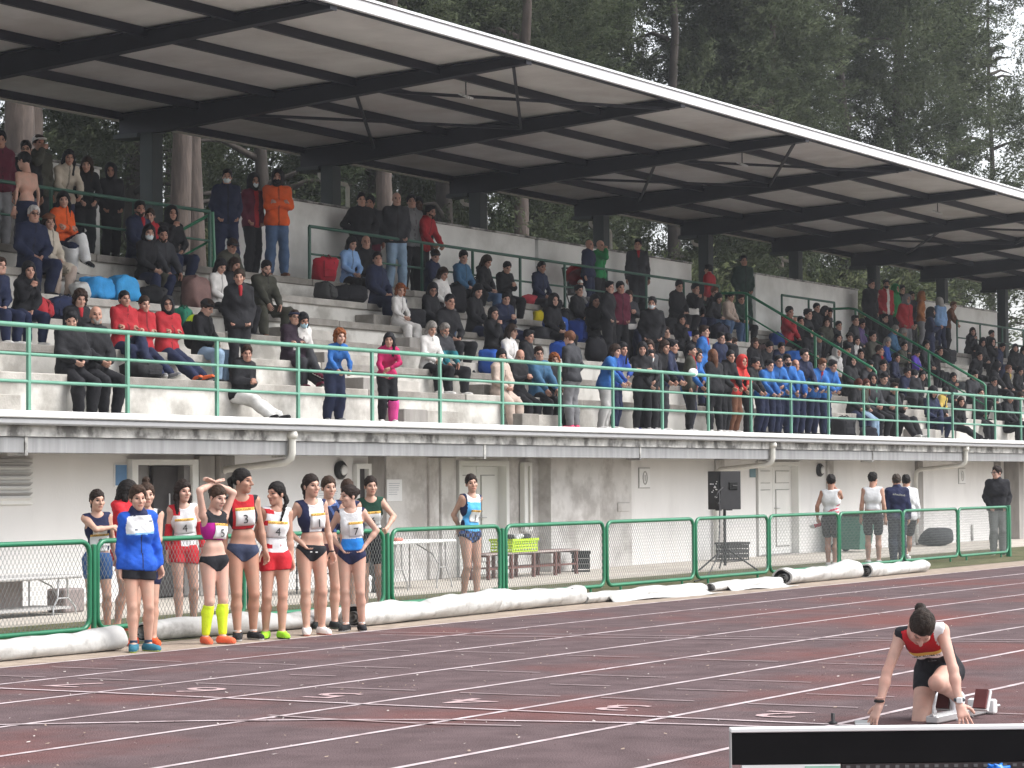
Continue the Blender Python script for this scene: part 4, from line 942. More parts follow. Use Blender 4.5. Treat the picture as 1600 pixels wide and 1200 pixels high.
for i, (x, c, lab) in enumerate(((36.95, (.03, .03, .03), 'black trainers heaped in the left half of the lime crate'), (37.2, (.7, .7, .7), 'white trainers heaped in the middle of the lime crate'), (37.42, (.06, .06, .06), 'dark trainers poking out of the right end of the lime crate'))):
    f = Field((-.2, -.14, -.06), (.2, .14, .14), .012)
    for j in range(3): q = i+j*2.1; f.cone((-.09, .05*math.sin(q), .02+.02*j), (.08, .05*math.cos(q), .03+.015*j), .04, .03, k=.01)
    vs, q = f.surf(); me = np_mesh('trainers', vs, q); me.materials.append(cloth(c)); link('trainers', me, None, lab, 'shoes', None, None, (x, 21.28, .66), i)
crate('black plastic crate standing at the right end of the bench', (39.95, 21.55, .032), .5, .32, .36, BLACK, rz=.5); crate('black plastic crate on the apron behind the speaker tripod', (46.4, 21.6, .032), .6, .34, .36, BLACK, rz=-.3)
blob('black holdall with a flopped top, by the wall behind the right fence', 'holdall', 'bag', (57.6, 21.5, .03), (1.05, .6, .42), cloth((.02, .022, .026)), 9)
# wheelie bin
t = thing('wheelie_bin', 'green wheelie bin with a dark lid against the wall', 'bin', (52.55, 21.55, .03))
v = [(-.33, -.28, .06), (.33, -.28, .06), (.33, .28, .06), (-.33, .28, .06), (-.42, -.36, .78), (.42, -.36, .78), (.42, .36, .78), (-.42, .36, .78)]
MB().add(v, [(3, 2, 1, 0), (4, 5, 6, 7), (0, 1, 5, 4), (1, 2, 6, 5), (2, 3, 7, 6), (3, 0, 4, 7)]).build('body', BIN, t); MB().box(-.45, .45, -.4, .4, .782, .84, bev=.02).build('lid', BLACK, t)
for x in (-.3, .3): o = MB().lathe([(.1, -.03), (.1, .03)], seg=14).build('wheel', BLACK, t); o.location = (x, .3, .1); o.rotation_euler = (0, R(90), 0)
# loudspeaker on its tripod
t = thing('speaker_stand', 'black tripod stand carrying the loudspeaker behind the fence', 'tripod stand', (41.57, 19.5, .004))
MB().tube([(0, 0, .1), (0, 0, 1.1)], .028, 8).build('pole', BLACK, t); MB().tube([(0, 0, .3), (0, 0, .5)], .04, 8).build('collar', BLACK, t)
for q in (35, 155, 275):
    c, s = math.cos(R(q)), math.sin(R(q)); MB().tube([(0, 0, .42), (c*.62, s*.62, .02)], .016, 6).build('leg', BLACK, t); MB().tube([(0, 0, .16), (c*.34, s*.34, .19)], .01, 6).build('brace', BLACK, t)
t = thing('loudspeaker', 'black loudspeaker box with a side handle, raised on a tripod', 'loudspeaker', (41.57, 19.5, 1.105), R(-20))
MB().add([(-.25, -.16, 0), (.2, -.21, 0), (.2, .21, 0), (-.25, .16, 0), (-.25, -.16, .68), (.2, -.21, .68), (.2, .21, .68), (-.25, .16, .68)], [(3, 2, 1, 0), (4, 5, 6, 7), (0, 1, 5, 4), (1, 2, 6, 5), (2, 3, 7, 6), (3, 0, 4, 7)]).build('cabinet', BLACK, t)
o = MB().box(-.1, .1, -.012, .012, -.07, .07, bev=.03).build('handle_recess', DARK_EYE if False else mat('deep_black', (.004, .004, .004), rough=.8), t); o.location = (.03, -.198, .42); o.rotation_euler = (0, 0, R(-6))
o = MB().tube([(-.06, 0, 0), (.06, 0, 0)], .014, 6).build('handle', BLACK, t); o.location = (.05, -.21, .42)
b = MB().box(-.262, -.252, -.12, .12, .1, .62); b.build('rear_plate', mat('rear_plate', (.03, .03, .032)), t)
b = MB(); 
for i in range(14): y, z = lr.uniform(-.1, .06), lr.uniform(.2, .5); b.box(-.266, -.2625, y, y+lr.uniform(.015, .05), z, z+.018)
b.build('printed_marks', PAPER, t)
for dx in (-.15, .12): MB().box(dx-.03, dx+.03, -.05, .05, -.02, -.001).build('foot', BLACK, t)
MB().tube([(41.3, 19.4, 1.5), (41.1, 19.4, 1.42), (40.98, 19.4, 1.3), (41.08, 19.4, 1.2), (41.2, 19.4, 1.3), (41.1, 19.38, 1.42), (40.95, 19.3, 1.1), (40.5, 19.1, .75), (39.6, 18.7, .35), (38.3, 18.3, .02), (37, 17.9, .015)], .011, 6).build('speaker_cable', BLACK, None, label='black cable hanging from the loudspeaker down to the turf', cat='cable')

# ------------------------------------------------------------------ foreground: display board, blue bag, marker ring, peg
t = thing('display_board', 'long black display board with a white top edge, in the lower right corner', 'display board', (11.824, 5.524, 0))
d = np.array((.805, -1.263, 0)); d /= np.linalg.norm(d); rz = math.atan2(d[1], d[0]); t.rotation_euler = (0, 0, rz)
MB().box(0, 2.4, -.03, .03, .20, .36, bev=.004).build('black_panel', mat('board_black', (.006, .0055, .006), rough=.8, noise=.2, nscale=3, spec=.08), t)
MB().box(-.006, 2.41, -.036, .036, .362, .385, bev=.004).build('white_edge', WHITE, t); MB().box(-.006, -.001, -.034, .034, .1, .361).build('end_cap', GREYP, t)
MB().box(.05, .55, -.028, .02, -.0+.03, .198).build('white_panel', WHITE, t); MB().box(.37, .55, -.031, -.0285, .03, .19).build('green_panel', mat('pale_green', (.3, .5, .4)), t)
MB().box(.56, 2.3, -.028, .02, -.0+.03, .198).build('lower_panel', mat('board_brown', (.03, .022, .022)), t)
for i in range(20): MB().box(.58+.05*i, .60+.05*i, -.032, -.0285, .176, .19).build('indicator', mat('dim_indicator', (.12, .12, .12)), t)
for x in (.1, 2.2): MB().box(x-.03, x+.03, -.12, .12, 0, .029).build('foot', BLACK, t)
f = Field((-.09, -.08, -.06), (.09, .08, .12), .007); rq = random.Random(5)
for i in range(16): a = A = rq.random()*6.3; f.cone((.02*math.cos(a), .02*math.sin(a), .04), (.05*math.cos(a*1.7), .045*math.sin(a*1.3), .0+.07*rq.random()), .014, .007, k=.004)
vs, q = f.surf(); me = np_mesh('blue_bag', vs, q); me.materials.append(mat('bright_blue_film', (.01, .16, .62), rough=.3)); link('blue_bag', me, None, 'crumpled bright blue plastic bag in front of the black display board', 'plastic bag', None, None, (12.43, 4.33, .135))
MB().tube([(.13*math.cos(q), .13*math.sin(q), .012) for q in np.linspace(0, 6.283, 25)], .014, 8, cap=False).build('marker_ring', mat('orange_rubber', (.5, .09, .05), rough=.5), None, label='flat orange marker ring on the track at the right edge', cat='marker ring', loc=(17.05, 5.58, .006))
MB().lathe([(.03, 0), (.03, .01), (.012, .02), (.014, .07)], seg=10).build('peg', BLACK, None, label='small black peg standing on the start line near the kneeling athlete', cat='peg', loc=(15.9, 6.68, .009))

# ------------------------------------------------------------------ trees and bushes behind the stand
def leaf_mesh(name, seed, nb, npl, ns, Rr, z0, z1, droop, size, shape, gap=0.):
    g = np.random.default_rng(seed); V = []; M = []; N_ = []
    for b_ in range(nb):
        u = g.random()**.85; z = z0+(z1-z0)*u; az = g.random()*2*np.pi; rad = Rr*shape(u)*(.6+.5*g.random()); btone = int(g.random()**1.2*3)
        for p_ in range(npl):
            s = .3+.7*g.random()**.6; a2 = az+g.normal()*.16/s
            base = np.array((np.cos(a2)*rad*s, np.sin(a2)*rad*s, z+rad*s*.18-droop*(s**2)*rad*.5+g.normal()*.28))
            out = np.array((np.cos(a2), np.sin(a2), 0)); pl = nrm(out*.7+g.normal(size=3)*.35+np.array((0, 0, .55-droop))); L = .75+.7*g.random()
            tone = btone if g.random() < .6 else int(g.random()*3)
            t = g.random(ns); c = base+pl*(t*L)[:, None]+g.normal(size=(ns, 3))*.125*(1.2-t)[:, None]*1.25
            d = pl+np.array((0, 0, -.25))+g.normal(size=(ns, 3))*.42; d /= np.linalg.norm(d, axis=1)[:, None]
            w = np.cross(d, g.normal(size=(ns, 3))); w /= np.linalg.norm(w, axis=1)[:, None]
            ln = size*(.7+.6*g.random(ns))[:, None]; wd = ln*.14
            q = np.stack([c-d*ln*.5, c+w*wd, c+d*ln*.5, c-w*wd], 1); V.append(q.reshape(-1, 3)); nv = (c-(base+pl*(t*L)[:, None]))/.14+out*.45+pl*.3+np.array((0, 0, .45)); nv = nv+g.normal(size=(ns, 3))*.22; nv /= np.linalg.norm(nv, axis=1)[:, None]; N_.append(np.repeat(nv, 4, 0)); M.append(np.clip(tone+(t > .8)*(g.random(ns) < .5), 0, 2).astype(int))
    V = np.concatenate(V); M = np.concatenate(M); me = np_mesh(name, V, np.arange(len(V)).reshape(-1, 4), M)
    me.normals_split_custom_set_from_vertices(np.concatenate(N_).astype(np.float32)); return me
LEAF = [mat('conifer_dark', (.066, .084, .048), rough=1, noise=.25, nscale=1.2, spec=0), mat('conifer_mid', (.094, .114, .066), rough=1, noise=.25, nscale=1.2, spec=0), mat('conifer_light', (.112, .132, .076), rough=1, noise=.25, nscale=1.2, spec=0)]
LEAFB = [mat('bush_dark', (.08, .10, .05), rough=1, noise=.25, nscale=2, spec=0), mat('bush_mid', (.12, .145, .07), rough=1, noise=.25, nscale=2, spec=0), mat('bush_light', (.17, .19, .10), rough=1, noise=.25, nscale=2, spec=0)]
cone_ = lambda u: (1-u)**.7*.9+.12
col_ = lambda u: .45+.75*math.sin(math.pi*min(1, u*1.05))**.7
CR = [leaf_mesh('crown', 11, 130, 9, 130, 4.2, 4.0, 21., .35, .135, cone_), leaf_mesh('crown', 12, 130, 9, 130, 3.6, 2.5, 19., .1, .13, col_), leaf_mesh('crown', 13, 46, 8, 90, 3.2, 5., 23., .3, .135, cone_)]
BU = leaf_mesh('foliage', 14, 46, 10, 40, 1.7, .3, 3.0, .2, .15, lambda u: .5+.7*math.sin(math.pi*u*.9+.2))
for m in LEAF+LEAFB:                                             # thin needles let some light through
    n = m.node_tree.nodes; L = m.node_tree.links; b = n['Principled BSDF']; tr = n.new('ShaderNodeBsdfTranslucent'); mx = n.new('ShaderNodeMixShader'); mx.inputs[0].default_value = .5
    L.new(b.inputs['Base Color'].links[0].from_socket, tr.inputs['Color']); L.new(b.outputs[0], mx.inputs[1]); L.new(tr.outputs[0], mx.inputs[2]); L.new(mx.outputs[0], n['Material Output'].inputs['Surface'])
for c in CR:
    for m in LEAF: c.materials.append(m)
for m in LEAFB: BU.materials.append(m)
def trunk_mesh(r, H, seed, limbs=14, z0=4., Rr=3.2):
    g = random.Random(seed); b = MB(); pts = [(g.uniform(-.12, .12)*i*.4, g.uniform(-.12, .12)*i*.4, H*i/7) for i in range(8)]
    b.tube(pts, [r*(1.25 if i == 0 else 1-.12*i) for i in range(8)], 10)
    for i in range(limbs):
        z = z0+(H-z0-1)*g.random(); a = g.random()*6.3; L = Rr*(1-z/H*.6)*g.uniform(.6, 1); x, y = math.cos(a), math.sin(a)
        b.tube([(x*.1, y*.1, z), (x*L*.5, y*L*.5, z+.15*L), (x*L, y*L, z+.1*L)], [.085, .055, .015], 5)
    return b.mesh('trunk')
TR = [trunk_mesh(.34, 21, 1), trunk_mesh(.30, 19, 2), trunk_mesh(.2, 24, 3, 46, 3.)]
SHADEBARK = mat('shaded_bark', (.045, .037, .032), rough=.95, noise=.35, nscale=7, bump=.9, bscale=14, stretch=(1, 1, .3))  # darker copy of the bark: the wood's shade is put into its colour
for m in TR: m.materials.append(SHADEBARK)
def tree(kind, x, y, s, rz, lab, group, sz=1., z=0):
    t = thing('conifer_tree', lab, 'tree', (x, y, z), rz, group); t.scale = (s, s, s*sz)
    link('trunk', TR[kind], t); link('crown', CR[kind], t); return t
for i, (k, x, y, s, sz) in enumerate([(1, 72, 35.5, 1.05, 1.1), (0, 79, 36, 1.1, 1.12), (1, 85.5, 35.2, 1.15, 1.1), (0, 92, 35.5, 1.2, 1.15), (1, 99, 36, 1.2, 1.15)]):
    tree(k, x, y, s, i*1.7, ['dense tall conifer at the top centre, its crown above the roof edge', 'dense conifer right of the top centre, with pale plumes', 'broad dark conifer above the far roof beams', 'tall plumed conifer left of the sparse tree', 'dense conifer beside the sparse tree at the upper right'][i], 'dense conifers rising above the roof', sz)
tree(2, 112, 39, 1.05, .4, 'sparse thin conifer with a bare trunk, sky showing through, upper right', None, 1.1)
for i, (k, x, y, s, sz) in enumerate([(0, 60, 36.5, 1.0, 1.15), (1, 66, 37.5, 1.05, 1.2), (2, 52, 37, 1.1, 1.1)]):
    tree(k, x, y, s, 2+i*2.1, ['dark conifer with reddish dead twigs above the roof, centre left', 'dark conifer just right of the thin topped tree', 'thin topped conifer above the roof edge, with sky behind'][i], 'dark conifers above the roof, centre left', sz)
for i, (x, y) in enumerate([(40, 44), (47, 46), (55, 45), (62, 47), (70, 46), (77, 47.5), (84, 46), (91, 47), (98, 46), (105, 48), (88, 56), (96, 58), (80, 57), (72, 56), (64, 57), (56, 56), (118, 54), (126, 57)]):
    tree(i % 2, x+i % 3, y, 1.0+.08*(i % 4), i*2.3, 'dark conifer standing deep in the wood behind the grandstand', 'conifers deep in the wood', 1.1)
BIGT = trunk_mesh(.42, 20, 5, 6, 12); BIGT.materials.append(BARK)
for i, (x, y, s, lab) in enumerate([(36.1, 31.0, 1, 'thick brown pine trunk at the upper left behind the burgundy jacket'), (37.6, 32.2, .85, 'second thick brown pine trunk at the upper left, right of its neighbour'), (41.0, 31.2, .72, 'brown pine trunk left of the slate roof column'), (42.5, 32.0, .8, 'greyish pine trunk partly hidden by the slate roof column'), (49.4, 31.6, .7, 'pale reddish pine trunk behind the man in the orange jacket'), (59.0, 33.5, .75, 'dark pine trunk in front of the bright gap under the roof'), (76.5, 34, .8, 'brown pine trunk behind the parapet on the right'), (78.2, 35, .7, 'dark pine trunk behind the parapet near the far columns')]):
    t = thing('pine_tree', lab, 'tree', (x, y, 0), i*1.3, 'pine trunks behind the grandstand'); t.scale = (s, s, 1); link('trunk', BIGT, t)
    o = link('crown', CR[i % 2], t); o.location = (0, 0, 7.5); o.scale = (.9, .9, .75)
for i, (x, y, z, s, lab) in enumerate([(45.2, 31.5, 5.0, 1.15, 'light green leafy bush behind the man in the navy jacket and mask'), (43.6, 30.8, 4.2, .9, 'olive bush below the light green bush, behind the stair rail'), (47.4, 32.0, 5.2, 1.0, 'light green bush behind the man in the orange jacket'), (52.6, 32, 5.0, 1.1, 'olive bush behind the man with his hand on his hip'), (55.5, 32.5, 4.8, 1.1, 'green bush behind the men leaning on the walkway rail'), (61.5, 33, 5, 1.2, 'dim green bush between the middle roof columns'), (66.5, 33, 5.2, 1.3, 'green bush behind the man in the dark green coat'), (72.5, 33.5, 4.6, 1.3, 'dim bush over the right hand parapet'), (80, 34, 5.2, 1.5, 'green bush behind the group in red and green hoods'), (86, 34.5, 5.6, 1.5, 'green bush under the far end of the roof'), (39.2, 31.5, 3.2, 1.0, 'dark bush between the thick pine trunks at the upper left')]):
    t = thing('bush', lab, 'bush', (x, y, z-2.2), i*.9, 'bushes behind the grandstand'); t.scale = (s, s, s)
    link('foliage', BU, t); MB().tube([(0, 0, -2.8), (.1, 0, .8), (.2, .1, 2)], [.09, .06, .02], 6).build('stem', BARK, t)
b = MB(); n = 60; v = []
for i in range(n+1):
    for j in range(7):
        x = -20+220*i/n; y = 30+j*9; v.append((x, y, -.05+(.9*j if j else 0)+.4*math.sin(i*1.7+j)+(0 if j < 5 else 1.2*math.sin(i*.8))))
b.add(v, [(i*7+j, (i+1)*7+j, (i+1)*7+j+1, i*7+j+1) for i in range(n) for j in range(6)], 0, True)
b.build('wooded_bank', mat('undergrowth', (.030, .036, .018), rough=1, noise=.5, nscale=1.5, bump=1, bscale=6, col2=(.05, .04, .025), n2scale=.5), kind='structure')
CROWD = [
(30.43,26.62,5.29,1.79,3,'t','d',20,'m','short:bk','mg','gy','bk','-','man in a burgundy jacket cut by the left edge, behind the walkway rail'),
(31.06,26.62,5.29,1.71,3,'t','d',10,'m','short:bk','bk','gy','bk','glasses','man in sunglasses and a dark jacket behind the shirtless man, on the upper walkway'),
(31.32,26.62,5.29,1.83,3,'t','face',30,'m','cap:wh','ol','ch','bk','-','person in an olive jacket and white cap raising a hand, at the top left'),
(29.74,25.48,4.85,1.76,3,'t','d',180,'m','short:bk','BARE','nv','bk','-','shirtless man seen from behind, standing on the top step at the upper left'),
(31.85,26.50,5.29,1.67,25,'t','rail',20,'f','long:bk','cr','nv','bk','-','dark haired woman in a cream jacket leaning on the walkway rail'),
(32.36,26.50,5.29,1.61,25,'t','rail',5,'f','long:dbn','bk','bk','bk','-','woman with loose brown hair and black jacket beside the cream jacket woman'),
(33.16,26.62,5.29,1.57,3,'t','pocket',15,'m','hood:bk','bk','bk','bk','-','person in a black hood at the right end of the upper left group'),
(31.15,25.85,5.29,1.75,7,'sc','folded',20,'f','long:bk','or','nv','bk','socks','long haired girl in an orange hoodie with white knee socks, legs crossed'),
(29.51,25.10,4.85,1.81,7,'sd','lap',25,'m','short:whh','nv:L','nv','bk','glasses','white haired old man in a navy quilted coat'),
(29.93,25.10,4.85,1.62,7,'sd','lap',25,'f','beret:br','cr:L','bg','bk','-','woman in a brown hat and long cream coat beside the white haired man'),
(33.07,25.85,5.29,1.80,7,'sd','lap',20,'m','short:bk','nv:L','nv','bk','beard,scarfrd','bearded man in a navy coat with a red scarf'),
(33.41,25.85,5.29,1.63,7,'sd','lap',10,'f','pony:dbn','rd','nv','bk','-','girl in red squeezed between the navy coat and the black hoodie'),
(33.91,25.85,5.29,1.79,7,'sd','chin',25,'m','hood:bk','bk','nv','gy','-','young man in a black hoodie holding a hand to his chest, top step'),
(32.33,25.10,4.85,1.70,7,'sd','lap',20,'f','long:bk','bk','nv','gy','mask','woman in a black coat with a white face mask'),
(32.72,25.10,4.85,1.73,7,'sw','knees',25,'m','short:bk','ch','ol','gy','beard','bearded man in a dark jacket and olive trousers leaning on his knees'),
(27.03,23.60,3.98,1.52,22,'sd','lap',30,'m','short:dbn','nv','nv','wh','-','boy in navy cut by the left edge, middle rows'),
(27.59,23.60,3.98,1.52,30,'sd','chin',20,'f','long:bk','bk','nv','wh','-','girl in a black hoodie resting her chin on her hand'),
(36.36,26.62,5.29,1.80,3,'t','pocket',5,'m','short:bk','nv','nv','bk','mask','tall man in a navy jacket and pale mask standing at the parapet gap'),
(37.13,26.62,5.29,1.80,3,'t','pocket',40,'m','hood:bk','mg','bk','bk','mask,red','man in a burgundy jacket and black hood with a mask, in profile'),
(37.34,26.23,5.29,1.86,3,'t','folded',0,'m','hood:bk','or:B','jn','br','maskbk','man in a bright orange jacket, arms folded, blue jeans, on the top step'),
(34.59,25.10,4.85,1.63,7,'sd','lap',45,'m','flatcap:ch','ol','ol','bk','-','man in a dark flat cap and olive jacket seated on the top step'),
(33.22,24.35,4.42,1.55,7,'sd','lap',35,'f','long:bk','wh','bk','wh','-','woman with dark hair in a white puffer jacket'),
(33.63,24.35,4.42,1.61,7,'sd','lap',50,'f','long:dbn','bk','bk','bk','-','brown haired girl in black just right of the white puffer jacket'),
(34.42,24.35,4.42,1.66,7,'sw','knees',20,'m','short:bk','ol','ol','br','beard','bearded man in an olive grey outfit, forearms on his knees'),
(31.01,22.48,3.11,1.67,3,'t','pocket',10,'f','pony:dbn','bk:B','bk','bk','scarfrd','woman standing on a step in a black jacket with a red neck scarf'),
(27.83,22.85,3.54,1.52,12,'sd','lap',20,'m','curly:dbn','bk','nv','bk','scarfrd','curly haired boy in black and red behind the two men in black'),
(28.88,22.85,3.54,1.61,7,'sc','folded',25,'f','pony:bk','rd:B','nv','gy','-','dark ponytail girl in a red jacket, first of the three red jackets'),
(29.29,22.85,3.54,1.52,11,'ss','folded',25,'f','pony:dbn','rd:B','nv','gy','-','brown haired girl in a red jacket, middle of the three red jackets'),
(29.94,22.85,3.54,1.56,7,'ss','folded',20,'m','hood:bk','rd:B','nv','orx','glasses','person in a black hood, glasses and red jacket, right of the three red jackets'),
(26.82,22.10,3.11,1.63,7,'sd','lap',20,'m','short:bk','bk:B','bk','bk','stripe','dark haired boy in a black puffer jacket and striped track trousers'),
(27.32,22.10,3.11,1.80,7,'sd','lap',15,'m','bald:gy','bk:B','bk','bk','beardgy','bald man with a grey beard in a black jumper, on the lowest step'),
(30.84,22.85,3.54,1.61,7,'sd','lap',70,'m','beanie:bk','bk','jnl','bk','hiviz','person with a black beanie and a yellow topped black rucksack, seen from the side'),
(30.46,21.92,2.86,1.52,23,'ss','phone',20,'m','short:dbn','bk','wht','bk','-','person in a black sweater and white trousers hunched over a phone'),
(33.11,22.85,3.54,1.52,14,'sc','folded',30,'m','beanie:nv','mgd:L','ch','mg','glasses','man in a navy beanie, glasses and a dark plum coat'),
(33.24,22.85,3.54,1.52,29,'ss','lap',25,'f','bob:bk','wh','bk','mg','masklb','woman in a white jacket and pale blue mask beside the plum coat'),
(32.05,21.45,2.53,1.39,25,'t','rail',20,'k','curly:gin','blu','nv','gy','-','ginger haired child in a bright blue jacket hanging on the gallery rail'),
(33.50,21.45,2.53,1.40,25,'t','rail',0,'k','long:bk','mgn','bk','wh','pinkleg','girl in a magenta jacket with one pink legging, at the gallery rail'),
(37.21,22.85,3.54,1.57,7,'sd','lap',20,'f','bob:ggy','wh','bk','wh','-','grey haired woman in a white jacket seen half from behind'),
(37.65,22.85,3.54,1.56,7,'sw','knees',35,'m','short:ggy','ch:T','bk','wh','beardgy','grey bearded man in a charcoal and teal jacket next to the white jacket woman'),
(39.30,25.85,5.29,1.63,7,'sd','lap',40,'f','long:bk','lb','bk','br','-','girl in a light blue hoodie on the top step beside the red rucksack'),
(39.80,25.85,5.29,1.76,7,'ss','lap',20,'m','bald:bk','bk','jn','br','-','bald man in a black jacket and jeans beside the light blue hoodie'),
(40.66,26.62,5.29,1.79,3,'t','hips',5,'m','short:bk','bk','bk','bk','-','man in black with a hand on his hip behind the bald man'),
(41.01,26.62,5.29,1.76,3,'t','d',-20,'m','short:bk','ch','mg','bk','-','man half hidden behind the man with a hand on his hip'),
(41.29,26.23,5.29,1.84,3,'t','pocket',5,'m','bald:dbn','ch:B','jnl','br','-','man in a dark jacket and pale blue jeans standing on the top step'),
(42.44,26.62,5.29,1.92,3,'t','d',20,'m','short:bk','gy','bk','bk','-','young man in a grey jacket standing behind the pale jeans'),
(42.75,26.62,5.29,1.91,3,'t','d',10,'m','short:bk','bk','bk','bk','dark','dark skinned young man in black between the grey jacket and the red jacket'),
(42.73,26.50,5.29,1.77,25,'t','rail',45,'m','short:bk','rd','bk','bk','beard','bearded man in a red jacket leaning over the walkway rail'),
(42.29,25.85,5.29,1.61,7,'sd','lap',30,'m','beanie:bk','nv','bk','bk','-','person bent forward in a navy jacket and black cap, below the red jacket'),
(41.30,25.10,4.85,1.58,7,'st','lap',40,'f','long:dbn','wh','bk','gy','-','long haired person bent over in a white jacket'),
(38.64,24.35,4.42,1.40,6,'sd','lap',30,'k','curly:gin','wh','wh','br','-','ginger haired child in white bending down on the middle steps'),
(39.75,24.35,4.42,1.59,7,'sd','lap',15,'f','long:bk','bk','jn','ol','glasses','black haired woman in glasses, black coat and jeans'),
(43.38,25.85,5.29,1.73,7,'sd','lap',30,'m','short:bk','tb','bk','bk','-','man in a teal blue puffer jacket looking down at his hands'),
(44.23,25.85,5.29,1.67,7,'sd','lap',40,'f','long:dbn','bk','jn','ol','-','woman with long brown hair in black, turned to the man beside her'),
(45.00,25.85,5.29,1.53,7,'sd','phone',20,'m','short:bk','bk','bk','wh','-','young man in a black jacket right of the long brown haired woman'),
(46.44,25.85,5.29,1.74,7,'sd','lap',30,'f','pony:bk','nv','ch','bk','-','woman in navy holding a baby beside the pushchair'),
(42.39,24.35,4.42,1.59,7,'sw','phone',10,'m','short:bk','nv','nv','wh','-','young man in a dark navy tracksuit looking down, centre of the stand'),
(40.69,23.60,3.98,1.61,7,'sd','chin',40,'f','long:bk','bk:L','bk','bk','-','long haired girl in a big black coat with a hand at her mouth'),
(39.99,22.85,3.54,1.73,7,'st','lap',60,'f','cap:gy','wh','nv','bk','-','person curled up in a white jacket and grey cap, behind the boy in black'),
(40.65,22.85,3.54,1.60,7,'sd','lap',60,'m','short:bk','bk:B','bk','wh','-','black haired boy in black, in profile, above the bald man'),
(38.37,22.10,3.11,1.52,9,'sd','lap',25,'f','bob:bk','bg:L','bg','wh','-','woman with black hair in a long beige coat on the lowest step'),
(38.98,22.10,3.11,1.59,7,'sd','phone',10,'m','bald:bk','bk','bk','wh','-','bald man in black leather looking down on the lowest step'),
(39.71,22.10,3.11,1.72,7,'sd','knees',20,'m','short:dbn','tb:B','bk','wh','glasses','man in glasses and a blue puffer jacket on the lowest step'),
(40.28,22.10,3.11,1.52,7,'sd','lap',5,'f','curly:gin','bk','bk','bk','-','woman with curly ginger hair beside the blue puffer jacket'),
(39.44,21.42,2.53,1.68,3,'t','pocket',175,'m','short:br','ch','gy','pkx','-','person seen from behind in a dark jacket, grey joggers and pink shoes'),
(49.08,26.23,5.29,1.54,3,'t','d',50,'m','bald:bk','nv:B','nv','bk','-','bald man in a navy coat standing in front of the parapet'),
(49.56,26.23,5.29,1.57,3,'t','face',40,'m','bald:bk','gr','bk','bk','-','man in a green top standing behind the bald navy coated man'),
(52.21,26.62,5.29,1.82,3,'t','d',0,'m','short:bk','ch:L','bk','bk','scarfrd','man in an open dark coat standing alone before the parapet, centre right'),
(45.70,23.98,3.98,1.62,3,'t','pocket',50,'m','short:bk','bk:L','bk','bk','-','tall man in a long black coat, left of the standing trio'),
(46.20,23.98,3.98,1.65,3,'t','pocket',20,'m','short:bk','mg','bk','bk','-','man in a dark burgundy top in the middle of the standing trio'),
(46.60,23.98,3.98,1.50,3,'t','phone',10,'m','short:dbn','ch:W','bk','bk','-','man in a charcoal jacket with a white hem, right of the standing trio'),
(46.18,23.23,3.54,1.74,3,'t','pocket',-10,'m','short:bk','bk','bk','bk','mask','man in an open black jacket and pale mask standing on the steps'),
(52.96,25.85,5.29,1.79,7,'sd','lap',20,'m','short:bk','bk','bk','wh','-','young man in black on the upper steps right of the standing group'),
(53.84,25.85,5.29,1.74,7,'sd','chin',30,'m','short:bk','bk','nv','gy','-','young man in black hunched forward beside a white bag, upper steps'),
(56.05,26.62,5.29,1.50,3,'t','d',180,'m','short:bk','rd','bk','bk','-','person in a red jacket seen from behind at the drainpipe'),
(57.99,26.62,5.29,1.86,3,'t','pocket',10,'m','short:bk','dg','dg','bk','-','man in a dark green coat standing against the trees'),
(54.92,25.85,5.29,1.72,7,'sd','lap',30,'m','short:br','bk','jn','gy','-','man with a pale forehead in black, right of the red jacket'),
(54.80,25.85,5.29,1.52,32,'sd','lap',30,'f','bob:bk','ch','jn','bk','-','woman in charcoal reading a white sheet'),
(55.81,25.85,5.29,1.60,7,'sd','lap',40,'f','pony:bk','bg','jn','wh','-','woman in a beige jacket, dark hair tied back'),
(56.36,25.85,5.29,1.57,7,'sd','lap',15,'m','short:dbn','dg','bk','gy','-','man in a dark green jacket at the aisle handrail'),
(46.96,22.48,3.11,1.60,3,'t','d',60,'m','short:dbn','blu','nv','bk','scarfrd','man in a bright blue jacket with a red collar, middle rows'),
(48.73,22.85,3.54,1.84,7,'sd','lap',40,'m','hood:blu','blu','nv','bk','-','person in a blue hood bent down behind the rail crowd'),
(50.64,23.60,3.98,1.52,36,'sd','lap',70,'m','short:dbn','nv','nv','bk','-','man in navy with his back half turned, above the red hoodie'),
(52.16,23.60,3.98,1.52,13,'sd','lap',10,'f','long:dbn','bk','bk','bk','-','brown haired girl in black above the row of blue jackets'),
(40.84,21.45,2.53,1.54,25,'t','rail',60,'f','long:dbn','blu','gyl','wh','-','long haired girl in a blue jacket and pale grey trousers, at the gallery rail'),
(41.19,21.45,2.53,1.59,25,'t','rail',40,'f','long:bk','bl','nv','wh','-','girl in a royal blue jacket leaning on her elbows next to the pale trousers'),
(42.14,21.42,2.53,1.60,3,'t','folded',5,'f','long:bk','bk','bk','wh','-','girl with very long black hair and a black coat, facing forward at the rail'),
(42.40,21.42,2.53,1.65,3,'t','d',20,'f','long:dbn','ch','bk','wh','-','girl half hidden behind the long black haired girl'),
(42.32,21.45,2.53,1.50,25,'t','rail',30,'m','short:bk','bk','bk','blx','mask','youth in black with a mask leaning on the broken middle rail'),
(43.16,21.45,2.53,1.73,25,'t','rail',60,'m','short:bk','nv','ch','wh','-','young man in dark navy turned to the girls at the rail'),
(44.16,21.42,2.53,1.65,3,'t','d',70,'f','pony:bk','ol:R','bk','wh','-','person in an olive and red jacket with black hair at the rail'),
(44.29,21.45,2.53,1.59,25,'t','rail',45,'m','curly:bk','blu','nv','wh','-','curly haired boy in a blue jacket holding a white disc'),
